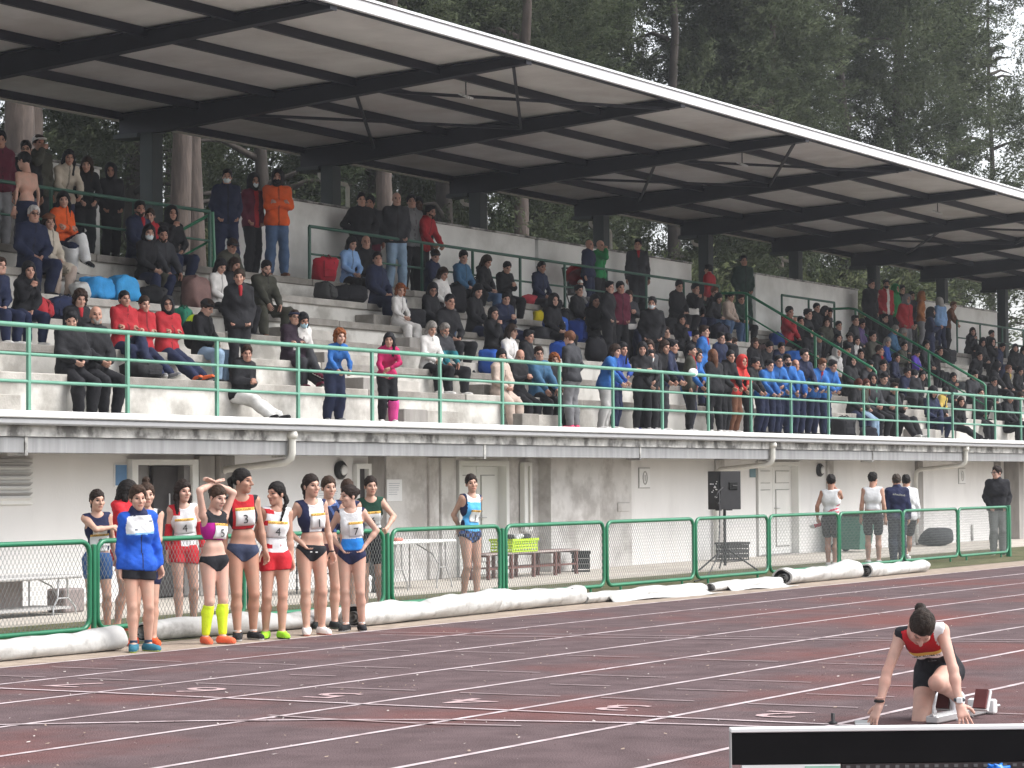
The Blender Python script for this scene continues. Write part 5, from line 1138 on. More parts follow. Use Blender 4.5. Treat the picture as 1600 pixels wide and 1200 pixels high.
(45.25,21.42,2.53,1.59,3,'t','d',150,'f','long:br','bk','bk','wh','-','brown haired girl in black seen from behind, right of the white disc'),
(48.17,22.48,3.11,1.50,3,'t','d',100,'m','short:bk','bk','bk','wh','-','youth in black behind the patterned red and white rucksack'),
(46.35,21.45,2.53,1.56,25,'t','rail',40,'m','hood:red2','red2','br','wh','-','person in a red hoodie with the hood up and maroon trousers'),
(46.93,21.45,2.53,1.54,25,'t','rail',50,'m','short:bk','bk','bk','bk','-','person in black squeezed between the red hoodie and the blue jackets'),
(47.65,21.45,2.53,1.52,25,'t','rail',40,'m','short:bk','blu','nv','bk','-','dark haired boy in blue, leftmost of the row of blue jackets'),
(48.20,21.45,2.53,1.63,25,'t','rail',20,'m','short:bk','blu','nv','bk','glasses','boy in blue with glasses, second in the row of blue jackets'),
(48.69,21.45,2.53,1.67,25,'t','rail',10,'m','short:bk','blu','nv','bk','maskbk','boy in blue with a black mask, third in the row of blue jackets'),
(49.09,21.45,2.53,1.58,25,'t','rail',15,'m','bald:dbn','blu','nv','bk','-','man with thin hair in blue, fourth in the row of blue jackets'),
(50.24,21.45,2.53,1.67,32,'t','railx',30,'m','short:br','blu:B','nv','bk','scarfrd','broad man in a bright blue jacket resting folded arms on the rail'),
(50.87,21.45,2.53,1.66,32,'t','railx',30,'m','short:bk','blu','nv','bk','-','boy in blue leaning on the rail, last of the row of blue jackets'),
(56.75,23.60,3.98,1.52,19,'sd','lap',25,'m','hood:gyl','gyl','ch','wh','-','person in a pale grey hood just above the broad man in blue'),
(57.63,25.10,4.85,1.90,6,'sd','chin',35,'m','short:bk','rd','bk','bk','-','young man in a red jacket speaking into his hand under the handrail'),
(58.77,25.10,4.85,1.90,6,'sd','lap',50,'m','short:bk','bk','bk','bk','-','young man in black turned to the right of the red jacket, under the handrail'),
(61.07,25.85,5.29,1.63,7,'sd','lap',30,'m','short:bk','bk','bk','bk','-','youth in black hunched on the upper steps between the two handrails'),
(61.53,25.85,5.29,1.54,7,'sd','lap',45,'m','hood:bk','bk','bk','bk','-','hooded youth in black, right of the hunched youth between the handrails'),
(61.65,25.85,5.29,1.52,24,'sd','lap',10,'m','short:bk','ch','bk','bk','-','boy in charcoal on the upper steps at the walkway rail post'),
(59.91,25.10,4.85,1.59,7,'sd','lap',10,'f','long:dbn','ol','bk','gy','-','brown haired girl in an olive brown coat between the handrails'),
(60.42,25.10,4.85,1.52,25,'sd','lap',30,'m','short:bk','bk','bk','bk','-','young man in black right of the olive coated girl'),
(61.86,25.10,4.85,1.90,6,'sd','lap',20,'m','short:bk','ch','bk','wh','-','boy in charcoal with his head lowered near the second handrail'),
(62.25,25.10,4.85,1.78,7,'sd','lap',35,'f','bob:bk','pu','bk','bk','-','girl in a dull purple jacket near the top of the second handrail'),
(57.05,24.35,4.42,1.63,7,'sd','lap',45,'m','hood:bk','bk','bk','wh','-','hooded youth in black below the speaking red jacket'),
(57.24,24.35,4.42,1.52,35,'sd','lap',30,'m','short:bk','ch','bk','wh','-','youth in charcoal seated behind the blue cap, middle rows'),
(64.51,25.10,4.85,1.68,7,'sd','lap',35,'m','short:ggy','tb','bk','bk','-','grey haired man in a dull blue jacket just below the second handrail'),
(65.21,25.10,4.85,1.53,7,'sd','lap',40,'f','bob:ggy','bk','bk','bk','-','grey haired woman in black below the second handrail'),
(62.13,24.35,4.42,1.60,7,'sd','lap',30,'f','bob:ggy','bl','ch','bk','-','grey haired woman with blue scarf and jacket, middle rows on the right'),
(59.67,24.35,4.42,1.62,7,'sd','lap',20,'m','beanie:bk','ch','bk','bk','-','person in a black beanie and charcoal coat, middle rows'),
(59.83,24.35,4.42,1.52,26,'sd','lap',15,'f','long:bk','wh','bk','wh','-','girl in a white top in the crowded middle rows'),
(58.44,23.60,3.98,1.53,7,'sd','lap',5,'m','short:bk','bk','bk','wh','-','young man in black facing forward beside the handrail, lower rows'),
(56.03,22.85,3.54,1.90,6,'sd','lap',30,'m','hood:bk','bk','ch','wh','-','hooded person in black left of the forward facing young man'),
(57.06,22.85,3.54,1.72,7,'sd','lap',20,'m','short:bk','ch','gy','wh','-','young man in charcoal right of the forward facing young man'),
(61.16,24.35,4.42,1.84,7,'sd','lap',25,'m','short:bk','ol','ch','wh','-','man in olive with sunglasses between the two handrails'),
(59.70,23.60,3.98,1.82,7,'sd','lap',45,'m','short:dbn','bk','bk','wh','scarfrd','youth in black holding something red and yellow'),
(63.10,24.35,4.42,1.52,22,'sd','phone',40,'m','short:bk','ol','bk','bk','-','youth in brown holding a bright green bag'),
(64.27,24.35,4.42,1.14,7,'sd','lap',50,'k','short:bk','pu2','bk','bk','-','child in a violet jacket under the second handrail'),
(66.36,26.62,5.29,1.81,3,'t','d',30,'m','short:bk','bk','bk','bk','-','tall man in black beside the parapet end, first of the far standing group'),
(66.64,26.62,5.29,1.54,3,'t','d',60,'m','short:bk','bk','bk','bk','-','young man in black in front of the tall man at the parapet end'),
(67.51,26.62,5.29,1.87,3,'t','pocket',10,'m','short:bk','rd:W2','bk','bk','maskbk','man in a red and white jacket with a black mask, far standing group'),
(68.20,26.62,5.29,1.79,3,'t','pocket',50,'m','hood:gr','gr','bk','bk','-','person in a bright green hood, far standing group'),
(68.64,26.62,5.29,1.80,3,'t','d',30,'m','short:bk','bk','bk','bk','-','person in black right behind the green hood'),
(66.07,25.48,4.85,1.77,3,'t','pocket',30,'m','hood:gy','rd','gy','bk','-','person in a red jacket with a grey hood, far standing group'),
(69.44,26.62,5.29,1.66,3,'t','d',20,'m','short:bk','bk','bk','bk','-','young man in black between the grey hood and the orange brown hood'),
(69.23,26.23,5.29,1.63,3,'t','pocket',60,'m','hood:og','og','gy','bk','-','person in an orange brown hooded coat, far standing group'),
(65.93,24.73,4.42,1.80,3,'t','phone',60,'m','hood:bk','nv','nv','bk','-','person in a navy coat with a dark hood looking down, far standing group'),
(70.84,26.23,5.29,1.55,3,'t','d',160,'f','hood:gyl','lb','nv','bk','-','person in a light blue jacket and grey hood seen from behind'),
(72.24,26.50,5.29,1.56,25,'t','rail',60,'m','short:br','br','bk','bk','-','man in dark brown leaning on the far right walkway rail'),
(72.56,25.85,5.29,1.52,23,'sd','chin',10,'f','bob:dbn','bk','bk','bk','-','woman in black holding her face, far right upper steps'),
(71.49,25.10,4.85,1.63,7,'sd','lap',15,'f','hood:bk','bk','bk','wh','-','hooded woman in black below the woman holding her face'),
(74.37,25.85,5.29,1.52,16,'sd','lap',40,'m','short:bk','bk','bk','bk','-','young man in black right of the woman holding her face'),
(72.38,25.10,4.85,1.68,7,'sd','chin',30,'m','hood:bk','bk','nv','bk','-','hooded youth in black on the far right upper steps'),
(74.22,25.10,4.85,1.52,23,'sd','lap',10,'f','long:bk','bk','bk','bk','-','dark haired woman in black near the right edge'),
(74.71,25.10,4.85,1.52,33,'sd','lap',20,'f','long:dbn','ch','bk','bk','-','person in charcoal cut by the right edge, upper rows'),
(59.53,22.85,3.54,1.52,14,'sd','folded',40,'m','short:bk','nv','bk','gy','-','man in a navy jacket with arms folded behind the gallery rail, right'),
(59.75,22.85,3.54,1.52,28,'sd','lap',100,'m','short:bk','ch','bk','gy','-','person in charcoal seen from the side between the navy jacket and the pale girl'),
(60.19,22.85,3.54,1.52,34,'sd','lap',15,'f','bob:bk','bk','bk','gy','-','pale girl in black right of the navy jacket with folded arms'),
(56.36,21.92,2.86,1.89,7,'ss','phone',20,'m','short:dbn','bk','bk','wh','-','man in black stretched out, looking at a phone behind the gallery rail'),
(54.37,22.10,3.11,1.52,19,'sd','lap',30,'f','long:dbr','bk','nv','wh','-','red haired girl in black seated behind the gallery rail'),
(54.91,22.10,3.11,1.52,19,'sd','lap',25,'f','long:dbr','ol','jnl','wh','-','red haired girl in olive with pale jeans behind the gallery rail'),
(58.85,21.92,2.86,1.90,6,'sd','lap',20,'f','hood:bk','nv','nv','bk','-','person in dark navy low behind the gallery rail'),
(59.92,22.10,3.11,1.52,24,'sd','lap',10,'f','pony:bk','yw','bk','bk','-','girl in a black and yellow jacket behind the far gallery rail'),
(62.64,22.85,3.54,1.52,23,'sd','chin',30,'f','long:bk','ch','bk','bk','-','dark haired girl in charcoal at the foot of the second handrail'),
(60.63,21.92,2.86,1.52,25,'ss','lap',20,'f','long:dbn','bk','bk','bk','-','long haired girl crouching low behind the far gallery rail'),
(68.36,23.60,3.98,1.61,7,'sw','knees',70,'m','hood:bk','bk','bk','bk','-','large person in black with a grey stripe, bent forward, far right'),
(69.33,23.60,3.98,1.52,14,'sw','lap',50,'m','short:br','bk','bk','gy','scarfyw','person with pink cheeks in black leaning forward, far right'),
(64.49,21.92,2.86,1.90,7,'sd','lap',20,'f','long:bk','bk','bk','bk','-','girl in black by the last visible gallery rail post'),
(65.58,22.10,3.11,1.52,21,'sd','lap',30,'f','long:dbn','bk:G','bk','bk','-','girl in black and green at the right edge, lowest rows'),
(65.77,22.85,3.54,1.52,19,'sd','lap',20,'m','short:bk','bk','bk','bk','-','youth in black lower right, left of the last rail posts'),
(46.78,25.10,4.85,1.59,7,'sd','lap',30,'m','short:bk','bk','bk','bk','-','young man in black on the upper steps behind the blue rucksacks'),
(46.08,24.35,4.42,1.90,6,'sd','phone',20,'f','long:bk','bk','nv','wh','-','girl in black looking down, left of the tall man in the long coat'),
(44.32,24.35,4.42,1.73,7,'sd','lap',25,'m','hood:bk','bk','bk','wh','-','hooded youth in black on the steps below the pushchair'),
(46.75,23.60,3.98,1.90,6,'sd','lap',40,'m','short:bk','nv','bk','wh','-','youth in navy seated between the standing trio and the masked man'),
(47.78,23.60,3.98,1.58,7,'sd','lap',30,'m','short:dbn','bk','bk','bk','-','brown haired youth in black seated right of the masked man'),
(50.08,24.35,4.42,1.53,7,'sd','chin',20,'f','long:bk','bk','bk','wh','-','long haired girl in black seated below the upper black clad pair'),
(49.15,23.60,3.98,1.57,7,'ss','lap',30,'m','short:bk','bk','bk','bk','-','youth in black with stretched legs left of the blue jacket with the red collar'),
(42.86,21.45,2.53,1.70,25,'t','rail',40,'f','long:dbn','bk','bk','wh','-','brown haired girl in black at the rail beside the youth in navy'),
(47.77,22.48,3.11,1.50,3,'t','d',30,'m','short:bk','nv','nv','bk','-','youth in navy standing behind the curly haired boy'),
(45.84,21.45,2.53,1.64,25,'t','rail',30,'f','pony:bk','bk','bk','wh','-','girl in black with a ponytail left of the red hoodie'),
(52.62,23.60,3.98,1.52,32,'sd','lap',30,'m','short:bk','bk','nv','bk','-','youth in black seated above the leftmost blue jackets'),
(53.30,23.60,3.98,1.52,34,'sd','lap',20,'m','short:bk','nv','bk','bk','-','youth in navy seated behind the row of blue jackets'),
(49.50,21.45,2.53,1.82,25,'t','rail',25,'m','short:bk','nv','nv','bk','-','youth in dark navy between the thin haired man and the broad man'),
(58.10,25.10,4.85,1.52,25,'sd','lap',20,'m','short:bk','bk','bk','bk','-','youth in black below the red jacket under the first handrail'),
(58.68,24.35,4.42,1.52,20,'sd','lap',35,'f','long:bk','bk','bk','wh','-','girl in black beside the beanie person, middle rows'),
(57.55,23.60,3.98,1.73,7,'sd','lap',30,'m','short:bk','bk','ch','wh','-','youth in black just left of the girl in the white top'),
(58.01,22.85,3.54,1.82,7,'sd','lap',20,'m','short:bk','bk','bk','bk','-','youth in black right of the first handrail, lower rows'),
(60.73,23.60,3.98,1.52,15,'sd','lap',35,'f','bob:bk','nv','bk','wh','-','girl in navy seated below the blue scarf woman'),
(65.82,25.85,5.29,1.58,7,'sd','lap',40,'m','short:bk','bk','bk','bk','-','youth in black below the red and white jacket man'),
(67.45,25.85,5.29,1.52,36,'sd','lap',30,'m','short:bk','bk','bk','bk','-','youth in black at the legs of the orange brown coat'),
(65.00,24.35,4.42,1.69,7,'sd','lap',25,'f','long:bk','ch','bk','bk','-','girl in charcoal under the navy hooded person'),
(65.57,24.35,4.42,1.52,31,'sd','lap',30,'m','short:bk','bk','bk','wh','-','youth in black right of the second handrail, middle steps'),
(56.14,22.10,3.11,1.90,6,'sd','lap',30,'m','short:bk','bk','bk','bk','-','youth in black behind the gallery rail left of the navy jacket'),
(55.43,22.10,3.11,1.81,7,'sd','lap',20,'m','hood:bk','ch','bk','wh','-','hooded youth in charcoal behind the gallery rail near the red haired girls'),
(68.67,24.35,4.42,1.52,35,'sd','lap',20,'m','short:bk','bk','bk','bk','-','youth in black left of the large bent person, far right'),
(72.77,25.10,4.85,1.52,30,'sd','lap',25,'m','short:bk','nv','bk','bk','-','youth in navy on the far right upper steps'),
(64.38,22.85,3.54,1.77,7,'sd','lap',30,'m','short:bk','ch','bk','bk','-','youth in charcoal on the far right middle steps'),
(70.21,23.60,3.98,1.52,17,'sd','lap',20,'f','long:bk','bk','bk','bk','-','girl in black at the right edge, middle rows'),
(62.73,22.10,3.11,1.52,15,'sd','lap',20,'m','short:bk','bk','bk','wh','-','youth in black behind the far gallery rail, right of the crouching girl'),
(39.06,23.60,3.98,1.90,6,'sd','lap',20,'m','short:bk','bk','bk','bk','-','man in black seated behind the big black kit bag'),
(41.34,24.35,4.42,1.75,7,'ss','lap',30,'f','long:bk','bk','nv','wh','-','girl in black with stretched legs below the teal blue jacket'),
(39.07,25.10,4.85,1.84,7,'sd','lap',20,'m','short:bk','nv','nv','br','-','man in navy seated at the feet of the pale jeans man'),
]
# ------------------------------------------------------------------ clothes and looks of the people
C_ = dict(bk=(.014, .014, .017), nv=(.016, .022, .055), ch=(.035, .036, .042), gy=(.19, .19, .2), rd=(.36, .02, .028), mg=(.10, .012, .03), mgd=(.03, .018, .03), wh=(.66, .64, .62), whh=(.62, .6, .58), cr=(.52, .46, .38),
          bl=(.02, .06, .28), blu=(.025, .12, .37), lb=(.24, .40, .68), tb=(.045, .12, .22), jn=(.07, .12, .22), jnl=(.24, .34, .46), ol=(.055, .055, .042), gr=(.02, .22, .07), bg=(.5, .40, .34), br=(.16, .07, .04), dg=(.02, .042, .034),
          og=(.34, .13, .045), pu=(.09, .06, .16), pu2=(.11, .06, .45), gyl=(.48, .47, .46), wht=(.72, .71, .69), orx=(.6, .12, .04), pkx=(.75, .06, .16), blx=(.04, .04, .5), mgn=(.46, .02, .11), yw=(.55, .40, .10), red2=(.5, .04, .035), dbn=(.035, .02, .014),
          dbr=(.10, .025, .015), gin=(.24, .075, .025), ggy=(.28, .26, .24), cap=(.1, .1, .1))
C_['or'] = (.72, .11, .02)
def zipline(w=.012): return lambda P: ((np.abs(P[:, 0]) < w) & (P[:, 1] > 0)).astype(int)
SK = [(.44, .25, .185), (.47, .28, .21), (.40, .22, .16), (.50, .305, .235), (.36, .195, .14)]
def spectator(i, X, Y, Z, h, lean, pose, arms, face, sex, hair_, top, bot, shoe, ex, lab):
    g_ = random.Random(i*7+1); male = sex == 'm'
    sk = SK[i % 4] if 'dark' not in ex.split(',') else (.09, .045, .03)
    fr = face; body = max(-35, min(fr, 40)) if pose != 't' and abs(fr) < 90 else fr
    brz = (-14+g_.uniform(-14, 12)+(.35*fr if fr < 90 else fr)) if pose != 't' else (-46+fr if fr < 90 else fr); want = -62+1.15*fr+g_.uniform(-12, 12) if abs(fr) < 90 else brz; head_ = max(-62, min(62, want-brz))
    hp = g_.uniform(-2, 10)+(18 if arms in ('phone', 'knees', 'lap') and g_.random() < .5 else 0)+(10 if lean > 30 else 0)
    if arms == 'face': la, ra = 'down', 'face'
    elif arms == 'chin': la, ra = 'lap', 'chin'
    elif arms == 'd': la = ra = 'down'
    else: la = ra = arms
    if arms == 'rail' and i % 3 == 0: la = 'railx'
    hr = (head_, hp, g_.uniform(-5, 5))
    if pose == 't':
        if arms in ('rail', 'railx'): rig = stand_rig(h, male, la=la, ra=ra, lean=lean, headrot=hr, py=.06*h/1.7, lf=(.1, .1, .08), rf=(-.09, .02+.1*(i % 2), .08))
        else: rig = stand_rig(h, male, la=la, ra=ra, lean=lean, headrot=hr, w=.09+.03*(i % 3), twist=g_.uniform(-8, 8))
    else: rig = sit_rig(h, male, la=la, ra=ra, lean=lean, legs={'sd': 'down', 'sw': 'wide', 'sc': 'cross', 'ss': 'stretch', 'st': 'tuck'}[pose], headrot=hr, drop=.435 if Z != 3.11 and Z > 2.9 else (.58 if Z == 3.11 else .33), twist=g_.uniform(-8, 8), side=g_.uniform(-3, 3))
    st, hc = hair_.split(':'); st = 'quiff' if st == 'short' and i % 3 == 1 else st; wearing = st in ('hood', 'beanie', 'beret', 'cap', 'flatcap')
    p = Person(rig, sk, C_[hc], None if st == 'bald' else st)
    if wearing: p.wear('short' if male or st == 'hood' else 'bob', C_['ggy' if hc == 'whh' else 'dbn'], 'hair') if st != 'hood' else None
    if st == 'bald' and hc != 'bk': pass
    tc = top.split(':')[0]; opt = top.split(':')[1] if ':' in top else ''
    exs = ex.split(',')
    if tc != 'BARE':
        col = C_[tc]; dk = tuple(c*.45+.004 for c in col)
        cols = [col, dk]; paint = zipline()
        if opt in ('W', 'W2'): cols = [col, C_['wh']]; paint = (lambda P: (P[:, 2] < -.27).astype(int)) if opt == 'W' else (lambda P: ((np.abs(P[:, 0]) < .04) & (P[:, 1] > 0)).astype(int))
        if opt == 'T': cols = [col, (.02, .16, .2)]; paint = lambda P: ((P[:, 2] < .0) & (P[:, 1] > 0)).astype(int)
        if opt in ('R', 'G'): cols = [col, C_['rd' if opt == 'R' else 'gr']]; paint = lambda P: ((np.abs(P[:, 0]) < .07) & (P[:, 1] > -.02)).astype(int)
        if 'red' in exs: cols = [col, C_['rd']]; paint = lambda P: ((np.abs(P[:, 0]) < .05) & (P[:, 1] > 0)).astype(int)
        if tc == 'yw': cols = [C_['bk'], C_['yw']]; paint = lambda P: ((np.abs(P[:, 0]) > .05) & (P[:, 2] > -.05)).astype(int)
        p.jacket(col, long=(.85 if opt == 'L' and pose != 't' else 1.05 if opt == 'L' else 0), puff=.016 if sex == 'k' else .040 if opt == 'B' else .036 if opt == 'L' else .024+.006*(i % 3), paint=paint, cols=cols, hem=-.10, name='coat' if opt == 'L' else 'jacket', hoodcol=col if i % 2 == 0 and st != 'hood' else None)
    p.trousers(C_[bot], g=(.020 if sex == 'f' else .027)+.004*(i % 3))
    p.shoes(C_[shoe] if shoe != '-' else C_['bk'], sole=(.6, .6, .58) if i % 2 else (.05, .05, .05))
    for e in exs:
        if e == 'beard': p.wear('beard', (.03, .02, .015), 'beard')
        if e == 'beardgy': p.wear('beard', C_['ggy'], 'beard')
        if e == 'mask': p.wear('mask', (.6, .66, .68), 'face_mask')
        if e == 'masklb': p.wear('mask', (.4, .58, .66), 'face_mask')
        if e == 'maskbk': p.wear('mask', C_['bk'], 'face_mask')
        if e == 'glasses':
            b = MB()
            for s in (-1, 1): b.tube([(s*.032+.021*math.cos(q), -.098, .004+.016*math.sin(q)) for q in np.linspace(0, 6.283, 11)], .0032, 4, cap=False); b.tube([(s*.053, -.097, .006), (s*.075, .0, .008)], .003, 4)
            b.tube([(-.012, -.1, .006), (.012, -.1, .006)], .003, 4); o = b.build('glasses', BLACK, p.o); o.matrix_local = Matrix([list(rig.hm[r])+[rig.H[r]] for r in range(3)]+[[0, 0, 0, 1]])
        if e.startswith('scarf'):
            cc = C_['rd'] if e.endswith('rd') else C_['yw']
            p.garment('scarf', lambda f: (f.cone(rig.N-rig.che[:, 2]*.01, rig.N+rig.che[:, 2]*.05*rig.k, .083*rig.k, .078*rig.k), f.cone(rig.N+rig.che[:, 1]*.08*rig.k, rig.N+rig.che[:, 1]*.11*rig.k-rig.che[:, 2]*.12*rig.k, .04, .03)), [cc], wr=.006)
        if e in ('socks', 'pinkleg'):
            for k_ in ((0, 1) if e == 'socks' else (0,)): p.garment('long_sock' if e == 'socks' else 'legging', lambda f: (rig.leg(f, k_, .044), f.cut(lambda P: -np.einsum('...k,k->...', P-rig.K[k_], nrm(rig.An[k_]-rig.K[k_])))), [(.72, .72, .72) if e == 'socks' else (.75, .08, .32)])
        if e == 'stripe':
            for k_ in (0, 1):
                a = rig.K[k_]; c = rig.An[k_]; s = 1 if k_ == 0 else -1; o_ = rig.pel[:, 0]*.07*s
                MB().tube([a+o_*1.05-A_(0, .01, 0), a*.5+c*.5+o_*1.02-A_(0, .02, 0), c+o_*.85], .008, 4).build('side_stripe', cloth(C_['wh']), p.o)
        if e == 'hiviz':
            p.garment('rucksack', lambda f: (f.cone(rig.C-rig.che[:, 1]*.16+rig.che[:, 0]*.06, rig.C-rig.che[:, 1]*.16-rig.che[:, 0]*.06, .14), f.cone(rig.C-rig.che[:, 1]*.15-rig.che[:, 2]*.16, rig.C-rig.che[:, 1]*.15+rig.che[:, 2]*.12, .14, .11, k=.05)), [C_['bk'], (.55, .75, .03)], paint=lambda P: (P[:, 2] > .13).astype(int))
    tag(p.o, lab, 'person', 'spectators on the grandstand', None, (X, Y, Z), R(brz))
    return p
for i, row in enumerate(CROWD): spectator(i, *row)
# ------------------------------------------------------------------ the athletes beside the track
from mathutils.bvhtree import BVHTree
D_ = lambda P, a, b, c: np.linalg.norm(np.stack([np.abs(P[..., 0]), P[..., 1], P[..., 2]], -1)-A_(a, b, c), axis=-1)
NECK = lambda P: .088-np.linalg.norm((P-A_(0, .035, .255))*A_(1, .8, 1), axis=-1)
ARMHOLE = lambda P: .098-D_(P, .205, .0, .12)
def singlet(p, cols, hem, paint=None, g=.010, crop=False):
    """sleeveless top: hem is given from the middle of the ribs, for a 1.70 m body"""
    r = p.g
    return p.garment('crop_top' if crop else 'vest', lambda f: r.torso(f, g), cols, cuts=[lambda P: hem-P[..., 2]-(.02*np.cos(P[..., 0]*9) if not crop else 0), NECK, ARMHOLE], paint=paint)
def briefs(p, col, top=.045, cut=.80, cols=None, paint=None):
    r = p.g
    return p.garment('briefs', lambda f: (r.torso(f, .007, hi=False), r.leg(f, 0, .007, .5), r.leg(f, 1, .007, .5)), cols or [col], cuts=[lambda P: P[..., 2]-top, lambda P: (-.135+cut*np.maximum(np.abs(P[..., 0])-.025, 0)-P[..., 2])*.75], frame='pel', paint=paint)
def shorts(p, col, top=.06, leg_=.32, g=.014):
    r = p.g
    def draw(f):
        r.torso(f, g*.7, hi=False)
        for i in (0, 1): r.leg(f, i, g, b=leg_, k=.018)
    return p.garment('shorts', draw, [col], cuts=[lambda P: P[..., 2]-top, lambda P: np.minimum(.011-np.abs(P[..., 0]), -.165-P[..., 2])]+([lambda P: -.17-P[..., 2]] if leg_ <= .35 else []), frame='pel')
def bib(p, on, n, a0=0., c0=.02, w=.23, h=.185, header=True, words='LIGA CLUBS 22'):
    """paper race number lying on the chest"""
    r = p.g; k = r.k; vs = [v.co.copy() for v in on.data.vertices]; tree_ = BVHTree.FromPolygons(vs, [list(q.vertices) for q in on.data.polygons])
    na, nc = 9, 7; pts = np.zeros((nc, na, 3)); bs = np.zeros((nc, na))
    for j in range(nc):
        for i in range(na):
            a = a0+w*(i/(na-1)-.5); c = c0+h*(j/(nc-1)-.5)
            o = r.C+r.che@(A_(a, .5, c)*k); hit = tree_.ray_cast(Vector(o), Vector(-r.che[:, 1]))
            bs[j, i] = (A_(*hit[0])-r.C)@r.che[:, 1]/k if hit[0] is not None else -1
    med = np.median(bs[bs > 0]); bs = np.where(bs < med-.05, med-.045, bs)
    for _ in range(2): bs[1:-1, 1:-1] = np.maximum(bs[1:-1, 1:-1], .25*(bs[:-2, 1:-1]+bs[2:, 1:-1]+bs[1:-1, :-2]+bs[1:-1, 2:]))
    for j in range(nc):
        for i in range(na): pts[j, i] = r.C+r.che@(A_(a0+w*(i/(na-1)-.5), bs[j, i]+.009, c0+h*(j/(nc-1)-.5))*k)
    q = [(j*na+i, j*na+i+1, (j+1)*na+i+1, (j+1)*na+i) for j in range(nc-1) for i in range(na-1)]
    mi = [1 if (header and j == nc-2) else 0 for j in range(nc-1) for i in range(na-1)]
    me = np_mesh('race_number', pts.reshape(-1, 3), [t[::-1] for t in q], mi); me.materials.append(PAPER); me.materials.append(mat('bib_header', (.72, .42, .09), rough=.8, noise=.05))
    b = link('race_number', me, p.o); so = b.modifiers.new('thick', 'SOLIDIFY'); so.thickness = .002
    def put(body, size, a, c, m, sx=1.):
        i = int(round((a-a0)/w*(na-1)+(na-1)/2)); j = int(round((c-c0)/h*(nc-1)+(nc-1)/2)); i = min(max(i, 0), na-1); j = min(max(j, 0), nc-1)
        o = text('number' if len(body) < 3 else 'printed_words', body, size*k, m, b, (0, 0, 0), ext=.0012); loc = r.C+r.che@(A_(a, bs[max(j-2, 0):j+3, max(i-1, 0):i+2].max()+.013, c)*k)
        # text faces forward (+b): columns right, up, out
        M = np.stack([r.che[:, 0], r.che[:, 2], r.che[:, 1]], 1); o.matrix_local = Matrix([list(M[t]*(sx if False else 1))+[loc[t]] for t in range(3)]+[[0, 0, 0, 1]]); return o
    put(n, .125, a0, c0-.028, BLACKINK)
    if header: put(words, .030, a0, c0+h*.42, BLACKINK)
    put('.........', .03, a0, c0-h*.42, INK)
    return b
def athlete(h, loc, rz, lab, hair_, hcol, sk=(.52, .315, .235), grp='athletes waiting beside the track', cat='person', **kw):
    n_ = athlete.n = getattr(athlete, 'n', 0)+1; sg = 1 if n_ % 2 else -1; k_ = h/1.7; w_ = kw.pop('w', .09)*k_
    kw.setdefault('proll', 4*sg); kw.setdefault('side', -3.5*sg); kw.setdefault('px', -.02*sg); kw.setdefault('twist', 5*((n_*3) % 5-2))
    kw.setdefault('lf', (w_+.01, .02 if sg > 0 else -.07, .078*k_)); kw.setdefault('rf', (-w_-.01, .02 if sg < 0 else -.07, .078*k_))
    rig = stand_rig(h, False, **kw); p = Person(rig, sk, hcol, hair_, fine=True); tag(p.o, lab, cat, grp, None, (*loc, 0), R(rz)); return p
BR, DB, BKH = (.05, .028, .018), (.022, .013, .010), (.012, .009, .008)
CR_ = {'blue': (.015, .085, .46), 'navy': (.016, .02, .06), 'black': (.014, .014, .018), 'white': (.70, .70, .71), 'red': (.52, .02, .03), 'mag': (.42, .01, .24), 'lblue': (.10, .42, .78), 'green': (.012, .05, .032)}
# blue and white jacket
p = athlete(1.57, (19.98, 15.68), -42, 'athlete in a royal blue and white zipped jacket and black shorts', 'short', BR, w=.075, headrot=(8, 3, 0), la='down', ra='down', toe=(20, 0))
p.jacket(CR_['blue'], hem=-.075, puff=.022, paint=lambda P: np.where((P[:, 2] > .02) & (np.abs(P[:, 0]) < .150-.25*np.maximum(P[:, 2]-.1, 0)) & (P[:, 2] < .2), 1, np.where((P[:, 2] > .0) & (P[:, 2] < .021) & (np.abs(P[:, 0]) < .15), 2, np.where((P[:, 2] > .2) & (np.abs(P[:, 0]) < .1), 3, np.where((np.abs(P[:, 0]) < .006) & (P[:, 1] > 0), 3, 0)))), cols=[CR_['blue'], CR_['white'], (.25, .5, .8), CR_['navy']])
shorts(p, CR_['black'], leg_=.33, g=.02); p.shoes((.03, .14, .20), sole=(.55, .65, .1), socks=((.03, .05, .09), .05))
for dx, dz in ((-.085, .135), (.06, .06)):
    o = MB().box(-.014, .014, -.002, .002, -.006, .006).build('chest_print', cloth(CR_['navy']), p.o); o.location = tuple(p.g.C+p.g.che@A_(-dx, .158, dz-.005))
# bun, number 6
p = athlete(1.60, (20.75, 16.25), -48, 'athlete with a top bun and number 6, half hidden behind the blue jacket', 'topbun', BR, headrot=(6, 2, 0), la=((-.02, -.25, 1.0), (.8, -.3, -.6), 'fist'), ra='down')
g = singlet(p, [CR_['white'], CR_['black']], -.16, paint=lambda P: ((P[:, 2] < -.06) | (np.abs(P[:, 0]) > .12)).astype(int)); bib(p, g, '6', header=True); shorts(p, CR_['navy'], leg_=.45); p.shoes((.72, .10, .03), sole=(.7, .2, .1))
MB().tube([p.g.Wr[0]+A_(.026*math.cos(q), .01*math.sin(q), .026*math.sin(q)) for q in np.linspace(0, 6.283, 11)], .009, 5, cap=False).build('wristband', cloth(CR_['white']), p.o)
